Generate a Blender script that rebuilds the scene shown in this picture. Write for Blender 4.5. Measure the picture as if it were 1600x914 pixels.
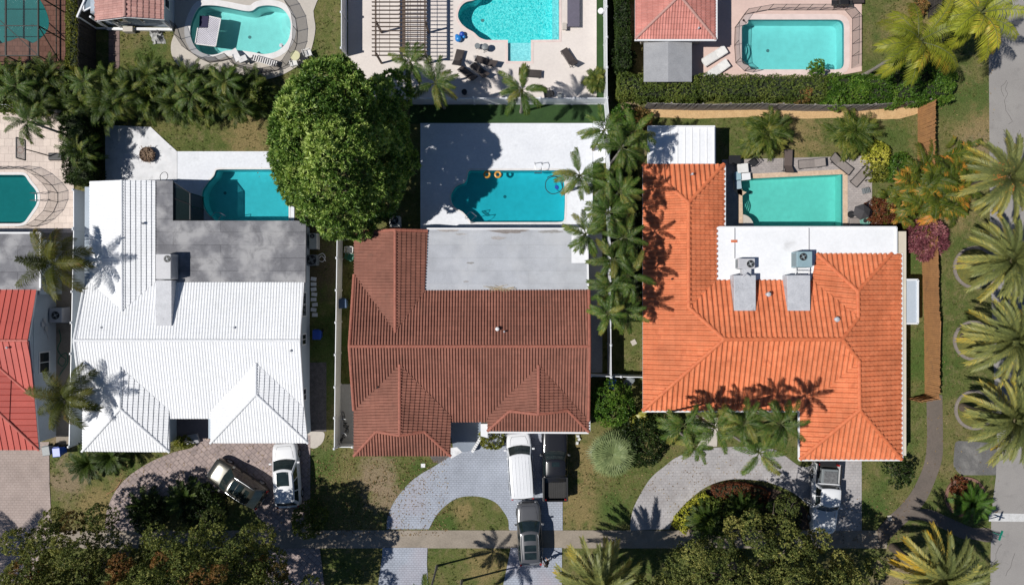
import bpy, bmesh, math, random
import numpy as np
from mathutils import Vector, Matrix, Euler
from mathutils.geometry import tessellate_polygon

for o in list(bpy.data.objects): bpy.data.objects.remove(o)
SC = bpy.context.scene
COL = SC.collection
random.seed(7)
RNG = np.random.default_rng(11)
R = math.radians

# ---------------------------------------------------------------- camera, sky, sun, exposure
H = 55.0            # drone height in metres
S = 20.0            # photo pixels per metre on the ground
cam_d = bpy.data.cameras.new('camera'); cam = bpy.data.objects.new('camera', cam_d); COL.objects.link(cam)
cam.location = (0, 0, H); cam.rotation_euler = (0, 0, 0)
cam_d.sensor_width = 36.0; cam_d.lens = 36.0 * H / 80.0
cam_d.clip_end = 2000
SC.camera = cam
SUN = Vector((-0.70, -0.18, 1.0)).normalized()
sun_el = math.asin(SUN.z)
w = bpy.data.worlds.new('World'); SC.world = w; w.use_nodes = True
wn = w.node_tree; bgn = wn.nodes['Background']
sk = wn.nodes.new('ShaderNodeTexSky'); sk.sky_type = 'NISHITA'; sk.sun_disc = False
sk.sun_elevation = sun_el; sk.sun_rotation = math.atan2(SUN.x, SUN.y)
sk.air_density = 0.8; sk.dust_density = 0.0; sk.ozone_density = 4.0
wn.links.new(sk.outputs[0], bgn.inputs[0]); bgn.inputs[1].default_value = 0.062
sd = bpy.data.lights.new('sun', 'SUN'); sun = bpy.data.objects.new('sun', sd); COL.objects.link(sun)
sd.energy = 4.9; sd.angle = R(0.55); sd.color = (1.0, 0.965, 0.91)
sun.rotation_euler = SUN.to_track_quat('Z', 'Y').to_euler(); sun.location = (-30, -8, 60)
SC.view_settings.view_transform = 'Standard'; SC.view_settings.look = 'None'
SC.view_settings.exposure = -0.12; SC.view_settings.gamma = 1.0
try: SC.view_settings.use_curve_mapping = False
except Exception: pass
SC.render.engine = 'CYCLES'
SC.cycles.max_bounces = 8; SC.cycles.transparent_max_bounces = 12
SC.cycles.diffuse_bounces = 3

# ---------------------------------------------------------------- coordinates (plan read off the photograph)
def W(px, py, z=0.0):
    k = (H - z) / H / S
    return Vector(((px - 800) * k, (457 - py) * k, z))

# ---------------------------------------------------------------- materials
MATS = {}
def new_mat(name):
    m = bpy.data.materials.new(name); m.use_nodes = True
    nt = m.node_tree; b = nt.nodes['Principled BSDF']
    return m, nt, b
def nd(nt, t, **kw):
    n = nt.nodes.new(t)
    for k, v in kw.items():
        if k.startswith('i_'):
            key = k[2:]
            key = int(key) if key.isdigit() else key.replace('_', ' ')
            n.inputs[key].default_value = v
        else: setattr(n, k, v)
    return n
def math_n(nt, op, a, b=None, clamp=False):
    n = nt.nodes.new('ShaderNodeMath'); n.operation = op; n.use_clamp = clamp
    for i, x in enumerate((a, b)):
        if x is None: continue
        if isinstance(x, (int, float)): n.inputs[i].default_value = x
        else: nt.links.new(x, n.inputs[i])
    return n.outputs[0]
def noise_n(nt, vec, scale, detail=3, rough=0.55, dist=0.0):
    n = nt.nodes.new('ShaderNodeTexNoise'); n.inputs['Scale'].default_value = scale
    n.inputs['Detail'].default_value = detail; n.inputs['Roughness'].default_value = rough
    n.inputs['Distortion'].default_value = dist
    nt.links.new(vec, n.inputs['Vector']); return n.outputs['Fac']
def ramp_n(nt, fac, stops, interp='LINEAR'):
    n = nt.nodes.new('ShaderNodeValToRGB'); n.color_ramp.interpolation = interp
    e = n.color_ramp.elements
    while len(e) < len(stops): e.new(0.5)
    for el, (p, c) in zip(e, stops):
        el.position = p; el.color = (*c, 1) if len(c) == 3 else c
    nt.links.new(fac, n.inputs[0]); return n.outputs[0]
def mapr(nt, v, a, b, c=0.0, d=1.0):
    n = nt.nodes.new('ShaderNodeMapRange'); nt.links.new(v, n.inputs[0])
    for i, x in enumerate((a, b, c, d)): n.inputs[i + 1].default_value = x
    return n.outputs[0]
def mix_n(nt, fac, a, b, mode='MIX'):
    n = nt.nodes.new('ShaderNodeMix'); n.data_type = 'RGBA'; n.blend_type = mode
    if isinstance(fac, (int, float)): n.inputs[0].default_value = fac
    else: nt.links.new(fac, n.inputs[0])
    for i, x in ((6, a), (7, b)):
        if isinstance(x, tuple): n.inputs[i].default_value = (*x, 1) if len(x) == 3 else x
        else: nt.links.new(x, n.inputs[i])
    return n.outputs[2]
def bump_n(nt, b, height, dist, strength=1.0):
    n = nt.nodes.new('ShaderNodeBump'); n.inputs['Distance'].default_value = dist
    n.inputs['Strength'].default_value = strength
    nt.links.new(height, n.inputs['Height']); nt.links.new(n.outputs[0], b.inputs['Normal'])
def grey(nt, v):     # value -> grey colour
    n = nt.nodes.new('ShaderNodeCombineColor')
    for i in range(3): nt.links.new(v, n.inputs[i])
    return n.outputs[0]

def pm(name, c1, c2=None, scale=1.5, rough=0.7, fine=12.0, fine_amt=0.18, bump=0.0, metal=0.0, spec=0.5, coat=0.0, stain=None, stain_scale=0.35, stain_lo=0.52, stain_hi=0.68):
    """plain surface: two colours mixed by slow noise, broken up by fine noise, optional stains of their own colour"""
    if name in MATS: return MATS[name]
    m, nt, b = new_mat(name)
    tc = nt.nodes.new('ShaderNodeTexCoord').outputs['Object']
    c2 = c2 or tuple(x * 0.86 for x in c1)
    f = mapr(nt, noise_n(nt, tc, scale, 4), 0.3, 0.7)
    col = mix_n(nt, f, c1, c2)
    if fine_amt:
        g = mapr(nt, noise_n(nt, tc, fine, 3, 0.6), 0.25, 0.75, 1 - fine_amt, 1 + fine_amt)
        col = mix_n(nt, 1.0, col, grey(nt, g), 'MULTIPLY')
    if stain:
        sf = mapr(nt, noise_n(nt, tc, stain_scale, 6, 0.68, 0.5), stain_lo, stain_hi)
        col = mix_n(nt, sf, col, stain)
    nt.links.new(col, b.inputs['Base Color'])
    b.inputs['Roughness'].default_value = rough; b.inputs['Metallic'].default_value = metal
    b.inputs['Specular IOR Level'].default_value = spec
    b.inputs['Coat Weight'].default_value = coat
    if coat: b.inputs['Coat Roughness'].default_value = 0.05
    if bump: bump_n(nt, b, noise_n(nt, tc, fine * 1.3, 3), bump)
    MATS[name] = m; return m

def lawn_mat():
    m, nt, b = new_mat('lawn')
    tc = nt.nodes.new('ShaderNodeTexCoord').outputs['Object']
    big = noise_n(nt, tc, 0.22, 5, 0.6, 0.4)
    col = ramp_n(nt, big, [(0.30, (0.072, 0.102, 0.026)), (0.45, (0.102, 0.122, 0.036)), (0.58, (0.140, 0.136, 0.048)), (0.72, (0.200, 0.160, 0.080))])
    med = noise_n(nt, tc, 1.7, 5, 0.7, 0.6)
    col = mix_n(nt, mapr(nt, med, 0.50, 0.72, 0, 0.75), col, (0.215, 0.170, 0.092))
    col = mix_n(nt, mapr(nt, med, 0.30, 0.46, 0.6, 0), col, (0.052, 0.085, 0.022))
    # bare, dry and lush places, each with a ragged edge
    rag = noise_n(nt, tc, 1.1, 5, 0.7)
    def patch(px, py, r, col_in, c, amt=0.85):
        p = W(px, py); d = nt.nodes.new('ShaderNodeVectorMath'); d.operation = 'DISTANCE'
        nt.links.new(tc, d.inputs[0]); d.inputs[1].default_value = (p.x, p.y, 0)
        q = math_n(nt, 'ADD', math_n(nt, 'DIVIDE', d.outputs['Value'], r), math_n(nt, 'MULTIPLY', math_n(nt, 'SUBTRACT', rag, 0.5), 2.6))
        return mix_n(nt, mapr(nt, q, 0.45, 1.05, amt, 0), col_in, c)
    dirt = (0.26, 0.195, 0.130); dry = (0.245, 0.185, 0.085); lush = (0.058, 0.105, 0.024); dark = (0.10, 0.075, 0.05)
    for a in [(590, 745, 1.9, dirt), (600, 775, 1.6, dirt), (108, 750, 1.7, dirt), (150, 790, 1.8, dry), (1000, 90, 1.6, dry), (990, 25, 1.2, dirt),
              (915, 720, 2.0, dry), (905, 790, 2.2, dry), (1530, 215, 2.0, dirt), (1520, 190, 2.4, dry), (1375, 690, 1.5, dry), (1350, 765, 1.0, dry),
              (1430, 40, 2.6, dry), (1480, 330, 2.2, dry), (985, 165, 1.5, dirt), (1000, 225, 1.2, dirt), (390, 215, 2.0, dry), (760, 880, 1.8, dry),
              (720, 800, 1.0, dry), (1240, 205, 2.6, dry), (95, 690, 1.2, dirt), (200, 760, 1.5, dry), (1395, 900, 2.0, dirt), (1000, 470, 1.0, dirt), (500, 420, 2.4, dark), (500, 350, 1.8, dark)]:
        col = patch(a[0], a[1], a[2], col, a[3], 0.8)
    for a in [(500, 720, 1.8), (960, 795, 1.7), (1400, 690, 1.8), (1395, 225, 2.2), (1432, 560, 3.0), (1360, 780, 1.8), (660, 730, 1.0), (510, 550, 3.0), (1500, 165, 1.8), (240, 90, 2.0), (215, 745, 1.3), (700, 815, 1.0), (1425, 410, 1.6), (1540, 150, 1.6)]:
        col = patch(a[0], a[1], a[2], col, lush, 0.7)
    f1 = mapr(nt, noise_n(nt, tc, 9.0, 4, 0.75), 0.28, 0.72, 0.50, 1.50)
    col = mix_n(nt, 1.0, col, grey(nt, f1), 'MULTIPLY')
    f2 = mapr(nt, noise_n(nt, tc, 34.0, 2, 0.7), 0.25, 0.75, 0.60, 1.40)
    col = mix_n(nt, 1.0, col, grey(nt, f2), 'MULTIPLY')
    nt.links.new(col, b.inputs['Base Color']); b.inputs['Roughness'].default_value = 0.95
    b.inputs['Specular IOR Level'].default_value = 0.1
    hh = math_n(nt, 'ADD', noise_n(nt, tc, 22, 3, 0.7), noise_n(nt, tc, 5, 3))
    bump_n(nt, b, hh, 0.05, 0.9)
    return m

def paver_mat(name, c1, c2, mortar, bw, bh, rot=0.0, tint=None, tint_scale=0.25, mort=0.02, bias=0.0, stain=None, bump=0.006, tint_amt=0.5, tlo=0.50, thi=0.68):
    m, nt, b = new_mat(name)
    tc = nt.nodes.new('ShaderNodeTexCoord').outputs['Object']
    mp = nt.nodes.new('ShaderNodeMapping'); mp.inputs['Rotation'].default_value = (0, 0, rot); nt.links.new(tc, mp.inputs[0])
    bt = nt.nodes.new('ShaderNodeTexBrick'); nt.links.new(mp.outputs[0], bt.inputs['Vector'])
    bt.inputs['Color1'].default_value = (*c1, 1); bt.inputs['Color2'].default_value = (*c2, 1); bt.inputs['Mortar'].default_value = (*mortar, 1)
    bt.inputs['Scale'].default_value = 1; bt.inputs['Mortar Size'].default_value = mort; bt.inputs['Mortar Smooth'].default_value = 0.3
    bt.inputs['Brick Width'].default_value = bw; bt.inputs['Row Height'].default_value = bh; bt.inputs['Bias'].default_value = bias
    col = bt.outputs['Color']
    g = mapr(nt, noise_n(nt, tc, 0.6, 5, 0.65), 0.3, 0.7, 0.84, 1.12)
    col = mix_n(nt, 1.0, col, grey(nt, g), 'MULTIPLY')
    g = mapr(nt, noise_n(nt, tc, 18, 3, 0.65), 0.3, 0.7, 0.86, 1.14)
    col = mix_n(nt, 1.0, col, grey(nt, g), 'MULTIPLY')
    if tint: col = mix_n(nt, mapr(nt, noise_n(nt, tc, tint_scale, 3, 0.5), tlo, thi, 0, tint_amt), col, tint)
    if stain: col = mix_n(nt, mapr(nt, noise_n(nt, tc, 0.8, 6, 0.75, 0.6), 0.48, 0.74, 0, 0.8), col, stain)
    nt.links.new(col, b.inputs['Base Color']); b.inputs['Roughness'].default_value = 0.85; b.inputs['Specular IOR Level'].default_value = 0.25
    bump_n(nt, b, math_n(nt, 'SUBTRACT', 1.0, bt.outputs['Fac']), bump)
    return m

def tile_mat(name, c1, c2, joint, wt=0.22, var=0.22, moss=None, cover=None, rough=0.7, spec=0.3, joint_amt=0.75, bump=0.0):
    """roof tile: UV.x counts columns, UV.y counts courses down the slope"""
    m, nt, b = new_mat(name)
    uv = nt.nodes.new('ShaderNodeTexCoord').outputs['UV']
    tc = nt.nodes.new('ShaderNodeTexCoord').outputs['Object']
    sp = nt.nodes.new('ShaderNodeSeparateXYZ'); nt.links.new(uv, sp.inputs[0])
    fu = math_n(nt, 'FLOOR', sp.outputs[0]); fv = math_n(nt, 'FLOOR', sp.outputs[1])
    cb = nt.nodes.new('ShaderNodeCombineXYZ'); nt.links.new(fu, cb.inputs[0]); nt.links.new(fv, cb.inputs[1])
    wnz = nt.nodes.new('ShaderNodeTexWhiteNoise'); wnz.noise_dimensions = '2D'; nt.links.new(cb.outputs[0], wnz.inputs['Vector'])
    col = mix_n(nt, wnz.outputs['Value'], c1, c2)
    g = mapr(nt, noise_n(nt, tc, 0.45, 5, 0.62), 0.3, 0.7, 1 - var, 1 + var)
    col = mix_n(nt, 1.0, col, grey(nt, g), 'MULTIPLY')
    g = mapr(nt, noise_n(nt, tc, 14, 3, 0.62), 0.3, 0.7, 0.88, 1.12)
    col = mix_n(nt, 1.0, col, grey(nt, g), 'MULTIPLY')
    if moss: col = mix_n(nt, mapr(nt, noise_n(nt, tc, 0.9, 7, 0.75, 0.8), 0.54, 0.74, 0, 0.75), col, moss)
    frv = math_n(nt, 'FRACT', sp.outputs[1])
    jl = mapr(nt, frv, 0.86, 0.97, 0, joint_amt)
    col = mix_n(nt, jl, col, joint)
    nt.links.new(col, b.inputs['Base Color']); b.inputs['Roughness'].default_value = rough; b.inputs['Specular IOR Level'].default_value = spec
    if bump: bump_n(nt, b, frv, bump, 0.8)
    return m

def leaf_mat(name, stops, rough=0.5, trans=0.25, spec=0.35):
    m, nt, b = new_mat(name)
    at = nt.nodes.new('ShaderNodeAttribute'); at.attribute_name = 'var'
    oi = nt.nodes.new('ShaderNodeObjectInfo')
    col = ramp_n(nt, at.outputs['Fac'], stops)
    g = mapr(nt, oi.outputs['Random'], 0, 1, 0.82, 1.16)
    col = mix_n(nt, 1.0, col, grey(nt, g), 'MULTIPLY')
    nt.links.new(col, b.inputs['Base Color']); b.inputs['Roughness'].default_value = rough; b.inputs['Specular IOR Level'].default_value = spec
    tr = nt.nodes.new('ShaderNodeBsdfTranslucent'); nt.links.new(mix_n(nt, 1.0, col, (1.5, 1.5, 0.7), 'MULTIPLY'), tr.inputs[0])
    mx = nt.nodes.new('ShaderNodeMixShader'); mx.inputs[0].default_value = trans
    nt.links.new(b.outputs[0], mx.inputs[1]); nt.links.new(tr.outputs[0], mx.inputs[2])
    nt.links.new(mx.outputs[0], nt.nodes['Material Output'].inputs[0])
    return m

def water_mat(name, tint, wave=0.02, wscale=2.2, rough=0.02):
    m, nt, b = new_mat(name); nt.nodes.remove(b)
    tc = nt.nodes.new('ShaderNodeTexCoord').outputs['Object']
    tr = nt.nodes.new('ShaderNodeBsdfTransparent'); tr.inputs[0].default_value = (*tint, 1)
    gl = nt.nodes.new('ShaderNodeBsdfGlossy'); gl.inputs['Roughness'].default_value = rough
    bp = nt.nodes.new('ShaderNodeBump'); bp.inputs['Distance'].default_value = wave
    nt.links.new(noise_n(nt, tc, wscale, 3, 0.5, 0.6), bp.inputs['Height']); nt.links.new(bp.outputs[0], gl.inputs['Normal'])
    fr = nt.nodes.new('ShaderNodeFresnel'); fr.inputs[0].default_value = 1.33; nt.links.new(bp.outputs[0], fr.inputs['Normal'])
    mx = nt.nodes.new('ShaderNodeMixShader'); nt.links.new(fr.outputs[0], mx.inputs[0])
    nt.links.new(tr.outputs[0], mx.inputs[1]); nt.links.new(gl.outputs[0], mx.inputs[2])
    nt.links.new(mx.outputs[0], nt.nodes['Material Output'].inputs[0])
    return m

def screen_mat(name, col, opacity):
    m, nt, b = new_mat(name); nt.nodes.remove(b)
    tr = nt.nodes.new('ShaderNodeBsdfTransparent'); df = nt.nodes.new('ShaderNodeBsdfDiffuse'); df.inputs[0].default_value = (*col, 1)
    mx = nt.nodes.new('ShaderNodeMixShader'); mx.inputs[0].default_value = opacity
    nt.links.new(tr.outputs[0], mx.inputs[1]); nt.links.new(df.outputs[0], mx.inputs[2])
    nt.links.new(mx.outputs[0], nt.nodes['Material Output'].inputs[0])
    return m

def painted_caustic_mat(name, a, bcol, c):  # network of rippling light painted into the pool floor colour
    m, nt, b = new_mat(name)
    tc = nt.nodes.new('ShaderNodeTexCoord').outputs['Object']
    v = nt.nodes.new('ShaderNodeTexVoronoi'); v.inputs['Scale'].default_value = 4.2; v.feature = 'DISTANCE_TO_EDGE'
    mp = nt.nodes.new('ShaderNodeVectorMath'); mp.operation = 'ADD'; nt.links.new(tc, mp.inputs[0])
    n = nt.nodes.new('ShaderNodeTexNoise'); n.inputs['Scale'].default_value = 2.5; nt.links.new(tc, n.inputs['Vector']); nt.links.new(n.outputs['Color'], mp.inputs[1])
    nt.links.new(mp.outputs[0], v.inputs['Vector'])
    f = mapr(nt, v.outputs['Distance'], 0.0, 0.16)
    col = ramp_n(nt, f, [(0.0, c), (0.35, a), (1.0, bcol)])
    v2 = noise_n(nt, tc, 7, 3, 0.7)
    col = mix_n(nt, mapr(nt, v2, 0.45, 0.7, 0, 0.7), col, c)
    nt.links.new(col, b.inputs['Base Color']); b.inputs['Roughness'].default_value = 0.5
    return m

LAWN = lawn_mat()
white = pm('white_paint', (0.78, 0.78, 0.79), (0.70, 0.71, 0.72), 1.0, 0.55, 10, 0.05)
vinyl = pm('white_vinyl', (0.74, 0.75, 0.78), (0.68, 0.70, 0.73), 0.8, 0.45, 6, 0.06, stain=(0.5, 0.5, 0.5), stain_lo=0.6, stain_hi=0.9)
wallw = pm('white_stucco', (0.66, 0.67, 0.68), (0.58, 0.59, 0.60), 0.8, 0.9, 14, 0.06, bump=0.004)
wallcream = pm('cream_stucco', (0.62, 0.56, 0.46), None, 0.8, 0.9, 14, 0.06, bump=0.004)
wallblue = pm('pale_blue_stucco', (0.44, 0.50, 0.56), (0.38, 0.44, 0.50), 0.8, 0.9, 14, 0.07, bump=0.004)
wallgrey = pm('grey_stucco', (0.34, 0.34, 0.36), None, 0.8, 0.9, 14, 0.07, bump=0.004)
glass = pm('dark_glass', (0.012, 0.016, 0.02), (0.02, 0.026, 0.032), 0.7, 0.06, 3, 0.1, spec=0.7)
carglass = pm('car_glass', (0.010, 0.016, 0.018), (0.018, 0.03, 0.03), 2.0, 0.04, 3, 0.15, spec=0.8)
black = pm('black_plastic', (0.015, 0.015, 0.017), None, 2, 0.5, 20, 0.2)
rubber = pm('rubber', (0.02, 0.02, 0.02), None, 4, 0.85, 30, 0.2)
dark = pm('dark_metal', (0.035, 0.035, 0.038), None, 2, 0.5, 20, 0.2, metal=0.3)
steel = pm('brushed_steel', (0.55, 0.56, 0.58), None, 3, 0.28, 20, 0.1, metal=1.0)
galv = pm('galvanised', (0.42, 0.43, 0.46), (0.52, 0.53, 0.56), 2.0, 0.55, 9, 0.12, stain=(0.16, 0.16, 0.17), stain_scale=0.9, stain_lo=0.58, stain_hi=0.74)
acgrey = pm('ac_paint_grey', (0.50, 0.50, 0.52), (0.44, 0.44, 0.46), 2.0, 0.5, 9, 0.08)
acblue = pm('ac_paint_blue', (0.23, 0.34, 0.38), (0.27, 0.38, 0.42), 2.0, 0.5, 9, 0.08)
acbeige = pm('ac_paint_beige', (0.60, 0.58, 0.54), None, 2.0, 0.5, 9, 0.08)
wood_o = pm('cedar_picket', (0.43, 0.215, 0.085), (0.33, 0.165, 0.07), 2.2, 0.8, 16, 0.2, bump=0.004, stain=(0.2, 0.12, 0.07), stain_scale=1.4, stain_lo=0.58, stain_hi=0.8)
wood_t = pm('tan_picket', (0.52, 0.34, 0.17), (0.44, 0.28, 0.14), 3.5, 0.85, 18, 0.25, bump=0.004, stain=(0.25, 0.16, 0.10), stain_scale=2.0, stain_lo=0.58, stain_hi=0.8)
wood_d = pm('dark_weathered_wood', (0.060, 0.052, 0.045), (0.035, 0.030, 0.028), 3, 0.85, 16, 0.3)
wood_p = pm('brown_beam', (0.12, 0.085, 0.065), (0.085, 0.06, 0.048), 3, 0.8, 16, 0.2)
wicker = pm('brown_sling', (0.058, 0.045, 0.042), (0.040, 0.032, 0.030), 5, 0.75, 40, 0.3)
wickerg = pm('taupe_sling', (0.27, 0.235, 0.215), (0.22, 0.19, 0.175), 5, 0.8, 40, 0.2)
cushw = pm('white_strap', (0.72, 0.71, 0.69), None, 4, 0.8, 30, 0.08)
bark = pm('bark', (0.17, 0.14, 0.11), (0.10, 0.085, 0.07), 5, 0.95, 24, 0.35, bump=0.02)
palmbark = pm('palm_bark', (0.30, 0.27, 0.235), (0.21, 0.185, 0.16), 4, 0.95, 24, 0.3, bump=0.01)
datebark = pm('date_palm_bark', (0.16, 0.12, 0.085), (0.09, 0.07, 0.05), 6, 0.95, 24, 0.4, bump=0.03)
boot = pm('palm_boots', (0.24, 0.19, 0.11), (0.12, 0.10, 0.06), 7, 0.95, 24, 0.4)
blueplastic = pm('blue_plastic', (0.012, 0.06, 0.36), (0.02, 0.08, 0.42), 2, 0.4, 14, 0.08)
bluelight = pm('bright_blue_vinyl', (0.02, 0.22, 0.60), None, 2, 0.35, 14, 0.08)
greyplastic = pm('grey_plastic', (0.20, 0.22, 0.23), None, 2, 0.5, 14, 0.12)
greenplastic = pm('green_plastic', (0.03, 0.16, 0.10), None, 2, 0.5, 14, 0.12)
red = pm('red_lens', (0.35, 0.012, 0.012), None, 2, 0.2, 14, 0.05)
lens = pm('clear_lens', (0.6, 0.62, 0.65), None, 2, 0.1, 14, 0.05)
concrete = pm('concrete_walk', (0.31, 0.265, 0.215), (0.24, 0.205, 0.165), 0.7, 0.92, 9, 0.16, bump=0.004, stain=(0.16, 0.14, 0.115), stain_scale=0.6, stain_lo=0.52, stain_hi=0.8)
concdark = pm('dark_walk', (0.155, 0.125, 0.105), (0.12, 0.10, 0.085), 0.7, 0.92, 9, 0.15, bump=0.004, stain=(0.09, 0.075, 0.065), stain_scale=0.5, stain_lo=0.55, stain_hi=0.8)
concgrey = pm('grey_concrete', (0.30, 0.31, 0.33), (0.24, 0.25, 0.27), 0.7, 0.92, 9, 0.15, bump=0.004)
aspronc = pm('apron_asphalt', (0.15, 0.145, 0.14), (0.10, 0.098, 0.096), 0.8, 0.92, 12, 0.25, stain=(0.26, 0.25, 0.235), stain_scale=0.6, stain_lo=0.5, stain_hi=0.75)
roadm = pm('road_asphalt', (0.30, 0.285, 0.27), (0.255, 0.24, 0.23), 0.35, 0.92, 22, 0.16, bump=0.004, stain=(0.17, 0.16, 0.155), stain_scale=0.8, stain_lo=0.55, stain_hi=0.85)
paintw = pm('road_paint', (0.60, 0.60, 0.60), (0.5, 0.5, 0.49), 3, 0.7, 14, 0.15)
deckw = pm('white_deck', (0.74, 0.76, 0.80), (0.67, 0.69, 0.74), 0.5, 0.8, 5, 0.07, bump=0.002, stain=(0.50, 0.52, 0.56), stain_scale=0.7, stain_lo=0.60, stain_hi=0.9)
deckstone = pm('white_stone_deck', (0.76, 0.76, 0.78), (0.60, 0.61, 0.63), 1.6, 0.85, 3.2, 0.14, bump=0.004, stain=(0.33, 0.34, 0.36), stain_scale=1.3, stain_lo=0.58, stain_hi=0.8)
deckcream = pm('cream_deck', (0.70, 0.64, 0.595), (0.63, 0.57, 0.53), 0.4, 0.85, 6, 0.05, bump=0.002, stain=(0.52, 0.46, 0.43), stain_scale=0.5, stain_lo=0.60, stain_hi=0.9)
decktan = pm('tan_deck', (0.52, 0.475, 0.42), (0.45, 0.41, 0.365), 0.5, 0.85, 6, 0.06, bump=0.002)
deckpink = pm('pink_deck', (0.66, 0.49, 0.43), (0.60, 0.44, 0.39), 0.5, 0.85, 6, 0.06, bump=0.002)
mulch = pm('mulch', (0.10, 0.065, 0.045), (0.06, 0.04, 0.03), 5, 0.95, 22, 0.4, bump=0.02)
gravel = pm('gravel_dark', (0.14, 0.125, 0.12), (0.08, 0.072, 0.07), 3, 0.95, 16, 0.4, bump=0.02)
turf = pm('artificial_turf', (0.030, 0.070, 0.016), (0.020, 0.052, 0.012), 1.5, 0.95, 22, 0.35, bump=0.01)


flatwhite = pm('white_coated_roof', (0.80, 0.81, 0.83), (0.74, 0.75, 0.77), 0.5, 0.8, 5, 0.05, stain=(0.50, 0.50, 0.50), stain_scale=0.5, stain_lo=0.64, stain_hi=0.82)
shedgrey = pm('grey_shingle', (0.34, 0.345, 0.36), (0.28, 0.285, 0.30), 1.4, 0.9, 16, 0.18, bump=0.006)
awning = pm('awning_metal', (0.47, 0.52, 0.58), (0.43, 0.48, 0.54), 0.9, 0.5, 8, 0.05)
flatdark = paver_mat('weathered_flat_roof', (0.215, 0.215, 0.23), (0.185, 0.185, 0.20), (0.11, 0.11, 0.12), 7.0, 0.95, 0.0, tint=(0.38, 0.375, 0.38), tint_scale=0.6, tlo=0.44, thi=0.62, mort=0.02, stain=(0.10, 0.10, 0.11), bump=0.004, tint_amt=0.85)
flatgrey = paver_mat('grey_coated_roof', (0.43, 0.445, 0.475), (0.40, 0.415, 0.45), (0.33, 0.34, 0.36), 9.0, 0.95, 0.0, tint=(0.52, 0.53, 0.55), tint_scale=0.5, mort=0.012, bump=0.002)
t_brown = tile_mat('brown_tile', (0.275, 0.118, 0.084), (0.235, 0.098, 0.069), (0.035, 0.014, 0.010), moss=(0.15, 0.075, 0.055), joint_amt=0.18)
t_orange = tile_mat('orange_tile', (0.67, 0.215, 0.098), (0.61, 0.182, 0.078), (0.13, 0.025, 0.010), moss=(0.36, 0.085, 0.035), joint_amt=0.12)
t_white = tile_mat('white_tile', (0.80, 0.81, 0.83), (0.78, 0.79, 0.81), (0.34, 0.36, 0.40), moss=(0.66, 0.67, 0.67), var=0.06, joint_amt=0.06)
t_pink = tile_mat('pink_tile', (0.54, 0.30, 0.26), (0.44, 0.235, 0.205), (0.12, 0.05, 0.04), joint_amt=0.3)
t_salmon = tile_mat('salmon_tile', (0.58, 0.245, 0.205), (0.50, 0.20, 0.165), (0.16, 0.05, 0.04), joint_amt=0.35)
t_red = tile_mat('red_metal_roof', (0.52, 0.105, 0.080), (0.46, 0.088, 0.068), (0.44, 0.08, 0.06), var=0.08, joint_amt=0.1, rough=0.5, bump=0.0)
cap_brown = pm('brown_cap', (0.36, 0.125, 0.082), (0.27, 0.09, 0.06), 3, 0.7, 10, 0.15)
cap_orange = pm('orange_cap', (0.66, 0.19, 0.075), (0.54, 0.13, 0.05), 3, 0.7, 10, 0.12)
cap_white = pm('white_cap', (0.80, 0.81, 0.83), None, 3, 0.7, 10, 0.05)
cap_pink = pm('pink_cap', (0.50, 0.28, 0.24), None, 3, 0.7, 10, 0.12)
cap_red = pm('red_cap', (0.50, 0.13, 0.10), None, 3, 0.6, 10, 0.05)
pv_grey = paver_mat('painted_grey_pavers', (0.365, 0.395, 0.455), (0.345, 0.375, 0.435), (0.26, 0.28, 0.325), 0.27, 0.17, 0.0, tint=(0.42, 0.34, 0.36), tint_scale=0.16, mort=0.022)
pv_pink = paver_mat('pinkish_pavers', (0.40, 0.32, 0.295), (0.33, 0.265, 0.25), (0.19, 0.155, 0.15), 0.38, 0.38, R(45), mort=0.022, stain=(0.18, 0.15, 0.145))
pv_left = paver_mat('beige_pavers', (0.385, 0.315, 0.285), (0.365, 0.295, 0.265), (0.30, 0.24, 0.215), 0.3, 0.2, 0, mort=0.014)
pv_drive = paver_mat('grey_stamped_drive', (0.41, 0.39, 0.39), (0.38, 0.365, 0.37), (0.32, 0.31, 0.315), 0.3, 0.22, 0, mort=0.016, stain=(0.25, 0.225, 0.22))
pv_rust = paver_mat('rust_pavers', (0.23, 0.115, 0.085), (0.19, 0.095, 0.07), (0.14, 0.07, 0.05), 0.4, 0.4, 0, mort=0.02)
pv_stone = paver_mat('stone_deck_tiles', (0.43, 0.385, 0.365), (0.345, 0.31, 0.30), (0.30, 0.27, 0.26), 0.26, 0.14, 0, mort=0.014, stain=(0.28, 0.25, 0.24))
pv_side = paver_mat('side_pavers', (0.24, 0.17, 0.15), (0.17, 0.12, 0.11), (0.09, 0.07, 0.06), 0.9, 0.6, 0, mort=0.02)
pv_deckl = paver_mat('travertine_deck', (0.68, 0.58, 0.51), (0.63, 0.53, 0.47), (0.48, 0.40, 0.35), 0.6, 0.6, 0, mort=0.014)
coping_w = pm('white_coping', (0.74, 0.72, 0.71), None, 2, 0.7, 12, 0.05)
coping_t = pm('tan_coping', (0.62, 0.46, 0.33), (0.52, 0.38, 0.27), 3, 0.8, 8, 0.16)
coping_p = pm('pinkish_coping', (0.74, 0.60, 0.56), None, 2, 0.8, 12, 0.05)

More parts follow.
